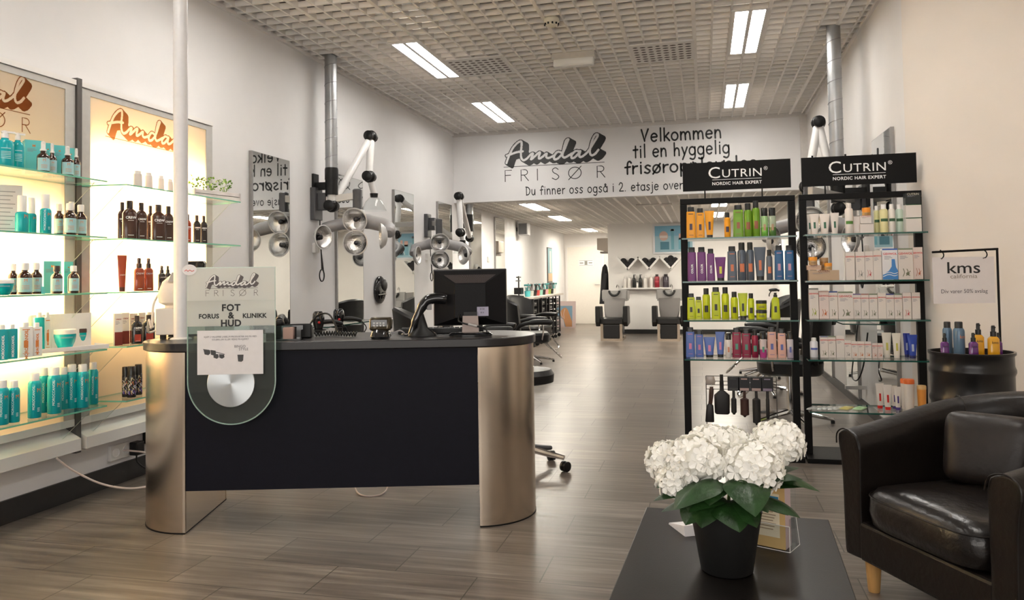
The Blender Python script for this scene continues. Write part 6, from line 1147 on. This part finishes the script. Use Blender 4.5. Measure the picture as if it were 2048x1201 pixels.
for i, (cx, n) in enumerate(((-.44, 2), (0, 2), (.44, 3))):
    nm = ('left', 'middle', 'right')[i]
    for j in range(n+1):
        r = .062; px, pz = ((0, .16), (-.085, .235), (.085, .235), (0, .275))[j]
        lab = 'black rolled towel, %s in the %s notch of the zigzag shelf' % (('bottom roll', 'left roll', 'right roll', 'top roll')[j], nm)
        m2 = MB(); m2.m = Matrix.Rotation(pi/2, 4, 'X'); m2.lathe([(.02, -.085), (r*.9, -.085), (r, -.07), (r, .07), (r*.9, .085), (.02, .085)], 16)
        solo(m2, 'rolled_towel', lab, 'towel', mat('black_towel', (.015, .014, .016), .9, bump=.5, bscale=300), (-1.10+cx+px, 16.27, 1.30+pz-.02), 0, 'rolled towels')
t = thing('wall_ledge', 'small white ledge of bottles between the two shampoo chairs', 'shelf', (-1.17, 16.37, .93)); MB().box(-.50, -.16, 0, .50, 0, .03).build('board', PAINTW, t, 0); mb = MB(); mb.box(-.50, -.16, .03, -.49, 0, .07); mb.box(.49, -.16, .03, .50, 0, .07); mb.build('end_stop', ALU, t, 0)
WB, KB = (.78, .74, .70), (.015, .012, .012)
for x, h, w, c, kind, l in ((-.44, .25, .07, WB, 'pump', 'white pump bottle at left end of the basin wall ledge'), (-.35, .26, .07, WB, 'pump', 'white pump bottle second on the basin wall ledge'), (-.25, .27, .07, KB, 'pump', 'black pump bottle left of a small white one'), (-.18, .13, .05, WB, 'can', 'small white bottle in front between black pump bottles'), (-.12, .27, .07, KB, 'pump', 'black pump bottle right of the small white one'), (-.02, .25, .08, WB, 'pump', 'white pump bottle in the middle of the ledge'), (.10, .27, .07, WB, 'pump', 'white pump bottle left of the red bottle'), (.22, .27, .10, (.30, .02, .035), 'can', 'dark red bottle on the basin wall ledge'), (.40, .27, .12, (.03, .02, .03), 'can', 'big dark round bottle at right end of the ledge')):
    t = thing('salon_bottle', l, 'bottle', (-1.17+x, 16.285, .961), 0, 'bottles on the basin wall ledge')
    if kind == 'pump': k_pump(t, w, h, c, c if c != WB else (.7, .68, .65), c)
    else: k_lowlabel(t, w, h, c, tuple(min(1, q*1.6+.03) for q in c), (.02, .015, .015))
t = thing('framed_poster', 'framed hair product poster with blue sky on the basin wall', 'poster', (-.60, 16.37, 1.96))
mb = MB(); mb.box(-.42, -.03, -.31, .42, -.005, .31); mb.build('frame', cm((.72, .72, .74), .35), t, 0); 
mb = MB(); mb.box(-.38, -.032, -.27, .38, -.0305, .27); mb.build('print', cm((.26, .42, .50), .4), t, 0)
mb = MB(); mb.add([(-.38, -.0325, .06), (.38, -.0325, .06), (.38, -.0325, .27), (-.38, -.0325, .27)], [(0, 1, 2, 3)]); mb.build('sky', cm((.16, .36, .50), .4), t, 0)
for c, ps in (((.12, .32, .40), [(-.05, -.22, .06, .20), (.10, -.22, .11, .02)]), ((.62, .36, .30), [(.11, -.02, .09, .10), (.24, -.2, .05, .12)]), ((.05, .16, .22), [(-.27, -.22, .18, -.06), (.22, -.22, .11, -.0)]), ((.66, .60, .56), [(-.06, .16, .08, .2), (-.28, .02, .16, .07)])):
    mb = MB(); [mb.box(x, -.0335, z0, x+w, -.0328, z1) for x, z0, w, z1 in ps]; mb.build('printed_bottle', cm(c, .4), t, 0)
m2 = MB(); m2.add([(-.20+.09*cos(a), -.0334, .06+.10*sin(a)) for a in [2*pi*i/20 for i in range(20)]], [tuple(range(20))]); m2.build('printed_mirror', cm((.55, .36, .30), .4), t, 0)
# partition return, coat, heater, door
struct(MB().box(-1.96, 16.5, 0, -1.84, YB, 2.6), 'wall_partition', WALL)
t = thing('hanging_coat', 'black coat hanging on the partition end beside shampoo chair', 'coat', (-2.02, 16.62, 0))
mb = MB(); R = []
for z, a, b in ((1.46, .015, .03), (1.40, .05, .09), (1.25, .07, .16), (1.0, .085, .20), (.75, .10, .22), (.62, .11, .24)):
    R.append([(-.03+a*cos(q)*(1+.12*sin(5*q))-a*.3, b*sin(q)*(1+.1*cos(6*q)), z) for q in [2*pi*i/28 for i in range(28)]])
mb.rings(R); mb.build('body', mat('black_coat_cloth', (.018, .017, .019), .85, bump=.2, bscale=90), t); MB().tube([(.0, -.14, 1.25), (-.05, -.20, 1.0), (-.06, -.20, .72)], [.05, .05, .045], 12, 4).build('sleeve', mat('black_coat_cloth', (.018, .017, .019), .85), t); MB().box(-.02, -.015, 1.44, .058, .015, 1.52).build('hook', ALU, t, 0)
t = thing('water_heater', 'beige box heater high on the partition by the door', 'heater', (-1.96, 17.6, 1.86)); MB().prism([(0, -.15), (-.36, -.06), (-.36, .20), (0, .20)], -.25, .25, 'y').build('housing', cm((.50, .44, .38), .5), t, 0, .01); mb = MB(); mb.box(-.30, -.2, -.14, -.06, .2, -.10); mb.build('underside', cm((.34, .30, .26), .5), t, 0)
d = MB().box(-3.40, YB-.025, .005, -2.50, YB, 1.96).build('door_1', mat('cream_door', (.84, .80, .73), .45, var=.02), None, 0); d['kind'] = 'structure'
mb = MB(); mb.box(-3.45, YB-.04, 0, -3.40, YB, 2.01); mb.box(-2.50, YB-.04, 0, -2.45, YB, 2.01); mb.box(-3.40, YB-.04, 1.96, -2.50, YB, 2.01); mb.build('door_frame', PAINTW, d, 0)
mb = MB(); mb.tube([(-2.58, YB-.03, 1.0), (-2.58, YB-.07, 1.0), (-2.70, YB-.07, 1.0)], .010, 8); mb.build('door_handle', ALU, d)
t = thing('door_sign', 'small white sign with black print on the back door', 'sign', (-2.92, YB-.026, 1.55)); MB().box(-.19, -.004, -.075, .19, 0, .075).build('plate', PAPER, t, 0)
mb = MB(); [mb.box(x, -.0055, -.012, x+.09, -.0045, .012) for x in (-.16, .07)]; mb.box(-.035, -.0055, -.05, .035, -.0045, .05); [mb.box(-.17, -.0055, z, .17, -.0045, z+.008) for z in (-.062, .055)]; mb.build('print', cm((.25, .25, .22), .5), t, 0)
t = thing('foot_poster', 'poster of two bare feet leaning on the wall by the back door', 'poster', (-3.20, 18.12, .0)); t.rotation_euler = (radians(-6), 0, -.06)
MB().box(-.24, 0, .0, .24, .012, .63).build('board', cm((.62, .50, .48), .5), t, 0); MB().box(-.235, -.002, .03, .16, -.0005, .52).build('photo', cm((.20, .34, .46), .5), t, 0)
mb = MB(); mb.add([(x, -.003, z) for x, z in ((.0, .03), (.155, .03), (.155, .15), (.10, .30), (.05, .43), (.0, .48), (-.06, .46), (-.12, .40), (-.14, .33), (-.11, .26), (-.05, .20))], [tuple(range(11))]); mb.build('pictured_feet', cm((.50, .24, .10), .5), t, 0)
mb = MB(); [ribbon(mb, sm(p), .012, lambda a, b: (a, -.0036, b)) for p in ([(-.03, .22), (-.05, .33), (-.02, .44)], [(-.12, .38), (-.10, .30), (-.06, .24)])]; mb.add([(x, -.0035, z) for x, z in ((-.235, .03), (-.02, .03), (-.06, .2), (-.16, .26), (-.235, .24))], [tuple(range(5))]); mb.build('pictured_shadow', cm((.60, .50, .50), .5), t, 0)
t = thing('wall_picture', 'tall narrow blue picture on the left wall above the trolleys', 'picture', (XL, 17.72, 1.41)); MB().box(0, -.27, -.48, .02, .27, .48).build('board', cm((.14, .13, .12), .5), t, 0)
MB().box(.02, -.25, -.30, .022, .25, .46).build('sea', cm((.20, .36, .40), .5), t, 0); mb = MB(); mb.box(.0225, -.05, -.1, .0235, .12, .40); mb.build('pictured_lighthouse', cm((.55, .55, .50), .5), t, 0); mb = MB(); mb.box(.0225, -.25, -.30, .024, .25, -.12); mb.build('pictured_shore', cm((.50, .34, .20), .5), t, 0)
t = thing('loudspeaker', 'small grey loudspeaker box high on the left wall', 'loudspeaker', (XL, 14.55, 2.02)); MB().box(.04, -.12, 0, .24, .12, .23).build('cabinet', GREY, t, 0, .008); MB().box(.06, -.1235, .015, .22, -.1205, .215).build('grille', GREYD, t, 0); MB().box(0, -.03, .08, .04, .03, .15).build('wall_bracket', BLACKP, t, 0)
# drawer trolleys and worktop with tools
def trolley(y, label):
    t = thing('drawer_trolley', label, 'trolley', (-3.06, y, 0), 0, 'black drawer trolleys'); TB = mat('trolley_black', (.02, .019, .02), .3, var=.1)
    mb = MB(); [mb.box(x, yy, .09, x+.025, yy+.025, .84) for x in (-.20, .175) for yy in (-.22, .195)]; mb.box(-.2, -.22, .82, .2, .22, .84); mb.box(-.2, -.22, .09, .2, .22, .105); mb.build('frame', TB, t, 0)
    for i in range(6):
        z = .115+.117*i; mb = MB(); mb.box(-.17, -.19, z, .17, .19, z+.004); mb.box(.165, -.19, z, .172, .19, z+.075); mb.box(-.17, -.195, z, .17, -.19, z+.075); mb.box(-.17, .19, z, .17, .195, z+.075); mb.build('drawer', TB, t, 0)
        MB().box(.173, -.06, z+.04, .19, .06, z+.055).build('drawer_pull', ALU, t, 0)
    for x in (-.17, .17):
        for yy in (-.19, .19): m2 = MB(); m2.m = Matrix.Translation((x, yy, .035)) @ Matrix.Rotation(pi/2, 4, 'X'); m2.lathe([(.03, -.012), (.035, -.008), (.035, .008), (.03, .012)], 14); m2.cbox((0, .045, 0), (.012, .03, .02)); m2.build('caster', RUBBER, t)
for y, l in ((13.3, 'black drawer trolley nearest the monitor in the back room'), (14.0, 'second black drawer trolley along the left back wall'), (14.7, 'third black drawer trolley along the left back wall'), (15.4, 'black drawer trolley at far end near the foot poster')): trolley(y, l)
solo(MB().box(-.24, -1.45, 0, .24, 1.45, .03), 'trolley_worktop', 'long pale worktop on top of the black drawer trolleys', 'worktop', mat('pale_worktop', (.66, .61, .55), .4, var=.04), (-3.06, 14.35, .842), 0, None, 0)
rr = random.Random(8)
tools = [('teal', TEALL), ('pale', (.7, .68, .62)), ('black', KB), ('red', (.55, .08, .07)), ('mint', (.30, .62, .50)), ('black', KB), ('pink', (.60, .28, .30)), ('olive', (.30, .36, .08)), ('black', KB), ('white', (.74, .72, .68))]
for i, (nm, c) in enumerate(tools):
    y = 13.15+.265*i; t = thing('tool_cup', '%s cup of combs and brushes, %s on the back room worktop' % (nm, ORDW[i]), 'cup', (-2.98, y, .873), 0, 'cups of tools on the worktop')
    MB().lathe([(.045, 0), (.055, .10), (.05, .10), (.042, .008)], 18).build('cup', cm(c, .4), t)
    mb = MB()
    for j in range(6): a, b = rr.uniform(-.05, .05), rr.uniform(-.07, .07); mb.tube([(a*.3, b*.3, .02), (a, b, .15+.08*rr.random())], .007, 6); mb.sphere((a*1.1, b*1.1, .2), .018, 8, 6)
    mb.build('tools', cm((.03, .03, .03) if i % 3 else (.05, .25, .25), .5), t)
t = thing('mannequin_stand', 'small black tool stand rising at the near end of worktop', 'tool stand', (-3.10, 13.0, .873)); MB().lathe([(.09, 0), (.09, .02), (.012, .03), (.012, .36)], 18).build('stand', BLACKP, t); mb = MB(); mb.box(-.02, -.10, .33, .02, .10, .35); mb.box(-.02, -.14, .27, .02, .06, .285); mb.box(-.06, -.1, .05, .06, .1, .16); mb.build('holder', BLACKP, t, 0)
# ---------------------------------------------------------------- barrel with hanging sign
BX, BY, BR, BH = 1.335, 4.50, .192, .80
t = thing('oil_barrel', 'black ribbed metal barrel behind the leather armchair', 'barrel', (BX, BY, 0))
prof = [(BR-.01, 0), (BR, .01)]
for i in range(5): z = .10+.145*i; prof += [(BR, z), (BR+.007, z+.018), (BR+.007, z+.03), (BR, z+.048)]
prof += [(BR, BH-.02), (BR+.008, BH-.012), (BR+.008, BH), (BR-.004, BH), (BR-.006, BH-.05)]
MB().lathe(prof, 48, cap=False).build('drum', mat('black_steel', (.016, .015, .015), .28, .3, var=.15, vscale=8), t, 50); MB().lathe([(.02, BH-.052), (BR-.006, BH-.05), (BR-.006, BH-.058)], 40).build('lid', BLACK, t)
mb = MB(); mb.tube([(.170, .10, BH-.05), (.170, .10, 1.335)], .006, 8); mb.tube([(.174, .10, 1.33), (-.16, .03, 1.318)], .006, 8); mb.build('sign_rod', BLACK, t)
mb = MB(); q = [(-.005, .014), (.008, .0), (.012, -.016), (.004, -.030), (-.01, -.030)]
for x, y in ((-.115, .039), (.105, .085)): mb.tube([(x+a, y, 1.315+b) for a, b in q], .003, 6, 3)
mb.build('hook', BLACK, t)
t = thing('hanging_sign', 'white laminated sign hanging from a black rod above the barrel', 'sign', (BX-.005, BY+.062, 1.29), .208)
MB().box(-.160, -.0015, -.245, .160, .0015, 0).build('sheet', mat('laminated_paper', (.80, .75, .74), .22, coat=.6, var=.01), t, 0)
mb = MB(); y = -.0022
add_text(mb, 'kms', .086, .0, -.085, y, bold=.0006, sx=1.28); mb.build('brand_lettering', INK, t, 0)
mb = MB(); add_text(mb, 'california', .032, 0, -.112, y, sx=1.22); mb.build('place_lettering', cm((.30, .24, .18), .5), t, 0)
mb = MB(); add_text(mb, 'Div varer 50% avslag', .029, 0, -.19, y); mb.build('offer_lettering', cm((.10, .09, .10), .5), t, 0)
mb = MB(); [mb.add([(x+.004*cos(a), -.0022, -.008+.004*sin(a)) for a in [2*pi*i/10 for i in range(10)]], [tuple(range(10))]) for x in (-.112, .105)]; mb.build('punched_hole', cm((.25, .22, .2), .6), t, 0)
PUR, BLU, ORA = (.12, .025, .16), (.10, .17, .25), (.72, .36, .02)
for x, y, w, h, c, kind, l in ((-.135, -.045, .040, .145, PUR, 'spraybottle', 'small purple spray bottle at left rim of barrel'), (-.100, .03, .046, .20, BLU, 'spray_can', 'blue grey spray can, back one on the barrel'), (-.070, -.055, .054, .205, BLU, 'spray_can', 'blue grey spray can in front on the barrel'), (-.012, -.08, .044, .15, PUR, 'spraybottle', 'purple spray bottle between blue can and orange bottles'), (.030, -.02, .052, .195, ORA, 'spraybottle', 'orange spray bottle beside the purple one on barrel'), (.090, -.05, .054, .185, ORA, 'spraybottle', 'orange spray bottle on right side of barrel'), (.128, .0, .036, .145, PUR, 'spraybottle', 'dark purple spray bottle behind right orange one')):
    t = thing('styling_bottle', l, 'bottle', (BX+x, BY+y, BH-.0495), .1, 'styling bottles on the barrel')
    if kind == 'spray_can': k_spray_can(t, w, h, c, BLK, INK, '', 'kms' if y < 0 else '', .16)
    else: k_spraybottle(t, w, h, c, BLK, INK, 'kms')

# ---------------------------------------------------------------- black leather tub chair
CF = Vector((.455, -.89, 0)).normalized(); CB = Vector((.89, .455, 0)).normalized()     # along the front, towards the back
ac = thing('tub_armchair', 'black leather tub armchair at the right edge of the picture', 'armchair', (.69, 2.94, 0), math.atan2(CF.y, CF.x))
# local x runs along the front, local y to the back
AW, AD = .40, .74
path = []
for i in range(41):
    u = i/40
    if u < .3: s = u/.3; p = (-AW+.055, AD*.50*s+.0)
    elif u > .7: s = (1-u)/.3; p = (AW-.055, AD*.50*s)
    else: a = pi - pi*(u-.3)/.4; p = ((AW-.055)*cos(a), AD*.50+(AD*.5-.06)*sin(a))
    path.append(p)
def top_at(y): k = max(0, min(1, y/(AD-.06))); return .60+.155*(k**1.15)
mb = MB(); R = []
for i, (x, y) in enumerate(path):
    a = path[max(i-1, 0)]; b = path[min(i+1, 40)]; tx, ty = b[0]-a[0], b[1]-a[1]; l = math.hypot(tx, ty); nx, ny = -ty/l, tx/l     # outward left of travel
    T = top_at(y); ring = []
    for o, z in ((-.045, .13), (.040, .125), (.052, .14), (.052, .36), (.060, T-.10), (.078, T-.055), (.075, T-.018), (.045, T+.006), (.005, T+.008), (-.038, T-.012), (-.055, T-.055), (-.050, T-.11), (-.048, .40), (-.048, .16)):
        ring.append((x+o*nx, y+o*ny, z))
    R.append(ring)
mb.rings(R); sh = mb.build('shell', LEATHER, ac, 55, .006)
ss = sh.modifiers.new('smooth', 'SUBSURF'); ss.levels = 1; ss.render_levels = 1
# piping at arm fronts
for s in (0, 40):
    pts = [Vector(p) for p in R[s]]; o = Vector((0, -.004, 0))
    MB().tube([tuple(p+o) for p in pts[5:11]], .003, 6, 3).build('piping', LEATHER, ac)
# seams over the top roll
for s in (14, 26): MB().tube([tuple(Vector(p)*1.0+Vector((0, 0, .0015))) for p in R[s][3:13]], .0025, 6, 3).build('seam', LEATHER, ac)
MB().box(-AW+.09, .0, .125, AW-.09, .60, .27).build('front_rail', LEATHER, ac, 0, .012)
seat = MB(); Rr = []
for z, g in ((.272, .03), (.285, .005), (.33, -.004), (.385, .0), (.41, .02), (.424, .07), (.43, .16)):
    ring = []
    for i in range(48):
        a = 2*pi*i/48; c, s_ = cos(a), sin(a); p = 5.0
        ring.append(((AW-.112-g)*math.copysign(abs(c)**(2/p), c), .295-.01+(.315-g)*math.copysign(abs(s_)**(2/p), s_), z+.012*(1-abs(c))*(1 if z > .4 else 0)))
    Rr.append(ring)
seat.rings(Rr); so = seat.build('seat_cushion', mat('seat_leather', (.010, .0075, .0065), .28, spec=.5, var=.25, vscale=7, bump=.22, bscale=38), ac, 60)
MB().tube([tuple(Vector(p)+Vector((0, -.002, .004))) for p in Rr[3]] , .0035, 6).build('seat_piping', LEATHER, ac)
for x, y, nm in ((-AW+.09, .06, 0), (AW-.09, .06, 0), (-AW+.15, .56, 0), (AW-.15, .56, 0)):
    MB().lathe([(.020, 0), (.022, .01), (.030, .125)], 20, (x, y, 0)).build('leg', WOODLEG, ac)
# loose cushion
cu = MB(); Rc = []; n = 40
for d, k in ((-.062, .55), (-.055, .80), (-.03, .95), (0, 1.0), (.03, .95), (.055, .80), (.062, .55)):
    ring = []
    for i in range(n):
        a = 2*pi*i/n; c, s_ = cos(a), sin(a); p = 6; q = .03*(abs(c)*abs(s_))
        ring.append((.155*k*(1+q)*math.copysign(abs(c)**(2/p), c), d, .135*k*(1+q)*math.copysign(abs(s_)**(2/p), s_)))
    Rc.append(ring)
cu.rings(Rc); co = cu.build('leather_cushion', mat('cushion_leather', (.018, .013, .011), .40, spec=.4, var=.3, vscale=10, bump=.18, bscale=30), None, 60); m_ = co.modifiers.new('smooth', 'SUBSURF'); m_.levels = 1; m_.render_levels = 1
lp = Vector((-.095, .40, .558)); ang = math.atan2(CF.y, CF.x); co.location = (ac.location.x+lp.x*cos(ang)-lp.y*sin(ang), ac.location.y+lp.x*sin(ang)+lp.y*cos(ang), lp.z); co.rotation_euler = (radians(-14), 0, -.55)
props(co, 'square black leather cushion leaning inside the tub armchair', 'cushion')

# ---------------------------------------------------------------- coffee table, plant, leaflets
TA = radians(-2.6)
ct_ = thing('coffee_table', 'low black brown coffee table in the foreground', 'table', (.055, 2.12, 0), TA)
MB().box(-.2815, -.50, .40, .2815, .50, .45).build('tabletop', TABLEM, ct_, 0, .003)
for x in (-1, 1):
    for y in (-1, 1): MB().cbox((x*.255, y*.47, .20), (.05, .05, .40)).build('leg', TABLEM, ct_, 0, .002)
px, py = .040, 2.115
pt = thing('potted_hydrangea', 'white hydrangea in a matt black pot on the coffee table', 'plant', (px, py, .4505))
MB().lathe([(.060, 0), (.066, .004), (.090, .150), (.092, .156), (.086, .156), (.082, .135)], 44, cap=False).build('pot', POTM, pt, 50); MB().lathe([(.005, 0), (.064, .0)], 30).build('pot_bottom', POTM, pt); MB().lathe([(.005, .13), (.082, .13)], 30).build('soil', mat('soil', (.05, .03, .02), .9), pt)
rr = random.Random(21)
heads = [(-.142, .03, .268, .060), (-.070, -.03, .288, .074), (-.03, .06, .300, .070), (.018, .09, .298, .060), (.066, -.05, .276, .074), (.140, .07, .318, .066), (-.122, -.05, .236, .046), (.085, .02, .282, .060)]
mb = MB(); [mb.tube([(0+x*.15, y*.15, .12), (x*.6, y*.6, .18), (x, y, z)], .0045, 6, 4) for x, y, z, r in heads]; mb.build('stems', mat('plant_stem', (.08, .17, .04), .5), pt)
for x, y, z, r in heads:
    mb = MB(); n = int(30+r*440)
    MBc = MB()
    for i in range(n):
        t_ = (i+.5)/n; ph = math.acos(1-1.75*t_); th = i*2.39996+rr.random()*.4; d = Vector((sin(ph)*cos(th), sin(ph)*sin(th), cos(ph)*.86)).normalized()
        c = Vector((x, y, z)) + Vector((d.x*r, d.y*r, d.z*r*.84))*rr.uniform(.90, 1.04); u = d.orthogonal().normalized(); w = d.cross(u); sp = rr.random()*2; s = rr.uniform(.0165, .0215)
        for k in range(4):
            a = sp+k*pi/2; e = cos(a)*u+sin(a)*w; f = -sin(a)*u+cos(a)*w; up = d*rr.uniform(.001, .006)
            P = [c-d*.003, c+s*.55*e+s*.48*f+up*.6, c+s*1.05*e+s*.33*f+up, c+s*1.15*e+up*.6, c+s*1.05*e-s*.33*f+up, c+s*.55*e-s*.48*f+up*.6]
            mb.add([tuple(q) for q in P], [(0, 1, 2, 3), (0, 3, 4, 5)])
    mb.sphere((x, y, z), r*.84, 14, 9, (1, 1, .84)); mb.build('flower_head', PETAL, pt, 0)
def leaf(p, d, ln, wd, droop, m=LEAF):
    mb = MB(); d = Vector(d).normalized(); sd = Vector((-d.y, d.x, 0)).normalized(); n = 9; R = []
    for i in range(n+1):
        t_ = i/n; w = wd*(sin(pi*min(1, t_**.75)))**.8*(1-.12*t_) if 0 < t_ < 1 else .0006; c = Vector(p)+Vector((0, 0, .035))+d*ln*.95*t_+Vector((0, 0, -droop*.62*t_*t_))
        R.append([tuple(c+sd*w*k+Vector((0, 0, -.20*w*abs(k)**1.5+.10*w*(1-abs(k)))))for k in (-1, -.6, -.2, 0, .2, .6, 1)])
    mb.rings(R, False, False, closed=False); return mb.build('leaf', m, pt, 60)
for p, d, ln, wd, dr in (((-.02, -.05, .175), (-.55, -.75, .25), .13, .055, .09), ((-.05, -.02, .18), (-1, -.35, .25), .15, .05, .10), ((.0, -.07, .165), (.25, -1, .05), .12, .055, .08), ((-.035, -.06, .165), (-.25, -1, .1), .11, .050, .09), ((.05, -.04, .17), (.9, -.5, .2), .15, .05, .09), ((.06, 0, .19), (1, .1, .25), .17, .045, .07),
    ((.05, .05, .2), (1, .5, .3), .18, .045, .06), ((-.06, .03, .2), (-1, .5, .15), .15, .05, .10), ((0, .06, .2), (.2, 1, .2), .13, .05, .08), ((-.07, -.01, .15), (-.95, -.2, -.05), .10, .04, .05), ((.07, -.02, .16), (1, -.3, -.1), .09, .035, .04), ((.03, -.06, .19), (.6, -.8, .3), .12, .05, .10), ((-.03, -.05, .205), (-.1, -1, .4), .12, .052, .12), ((.09, -.03, .22), (.9, -.25, .3), .11, .045, .05), ((-.09, -.02, .21), (-.9, -.5, .2), .10, .045, .07), ((.02, -.075, .17), (.6, -1, 0), .10, .045, .07), ((-.02, -.07, .215), (-.75, -.7, .1), .15, .062, .11), ((.04, -.07, .225), (.2, -1, .15), .13, .06, .13), ((.08, .0, .225), (1, -.15, .1), .16, .052, .09), ((-.05, -.05, .16), (-.6, -1, -.1), .10, .05, .06)):
    leaf(p, d, ln, wd, dr)
t = thing('leaflet_holder', 'clear acrylic holder with pink and gold leaflets behind the pot', 'leaflet holder', (.172, 2.33, .4505), -.42)
mb = MB(); mb.box(-.058, -.032, 0, .058, .05, .003); mb.box(-.058, -.032, .003, .058, -.030, .07); mb.box(-.058, .022, .003, .058, .025, .16); mb.prism([(-.03, .003), (.05, .003), (.022, .09), (-.03, .09)], -.058, -.056, 'x'); mb.prism([(-.03, .003), (.05, .003), (.022, .09), (-.03, .09)], .056, .058, 'x'); mb.build('holder', ACRYL, t, 0)
mb = MB(); [mb.tube(p, .0012, 5) for p in ([(-.058, -.032, .07), (.058, -.032, .07)], [(.058, -.032, .0), (.058, -.032, .07)], [(.058, .05, 0), (.058, .022, .09)], [(-.058, -.032, 0), (.058, -.032, 0), (.058, .05, 0)])]; mb.build('polished_edge', mat('acrylic_edge', (.70, .70, .68), .15), t)
t2_ = thing('leaflet_stack', 'stack of pink and gold leaflets standing in the acrylic holder', 'leaflets', (.172, 2.33, .454), -.42)
mb = MB(); mb.box(-.045, -.026, 0, .045, .020, .19); mb.build('pages', cm((.58, .46, .48), .6), t2_, 0); MB().box(-.045, -.0285, 0, .045, -.0265, .19).build('cover', cm((.62, .42, .18), .5), t2_, 0)
mb = MB(); mb.box(-.04, -.0295, .03, .03, -.0288, .15); mb.build('cover_panel', cm((.74, .66, .50), .5), t2_, 0); mb = MB(); [mb.box(-.03, -.0304, z, x, -.0298, z+.008) for z, x in ((.135, .028), (.12, .02))]; mb.build('cover_title', cm((.03, .22, .40), .5), t2_, 0)
mb = MB(); [mb.box(-.032, -.0304, .05+.008*i, .012+.004*(i % 3), -.0298, .0525+.008*i) for i in range(8)]; mb.build('cover_text', cm((.30, .22, .14), .5), t2_, 0); mb = MB(); [mb.tube([(-.03+.02*i, -.029, .175), (-.02+.02*i, -.0295, .20)], .006, 8) for i in range(3)]; mb.build('cover_picture', cm((.42, .16, .08), .5), t2_, 0)
solo(MB().prism([(-.06, 0), (.06, 0), (.055, .006), (-.055, .03)], -.07, .07, 'x'), 'booklet', 'white booklet lying behind the flower pot', 'booklet', PAPER, (-.035, 2.44, .4505), .45, None, 0)
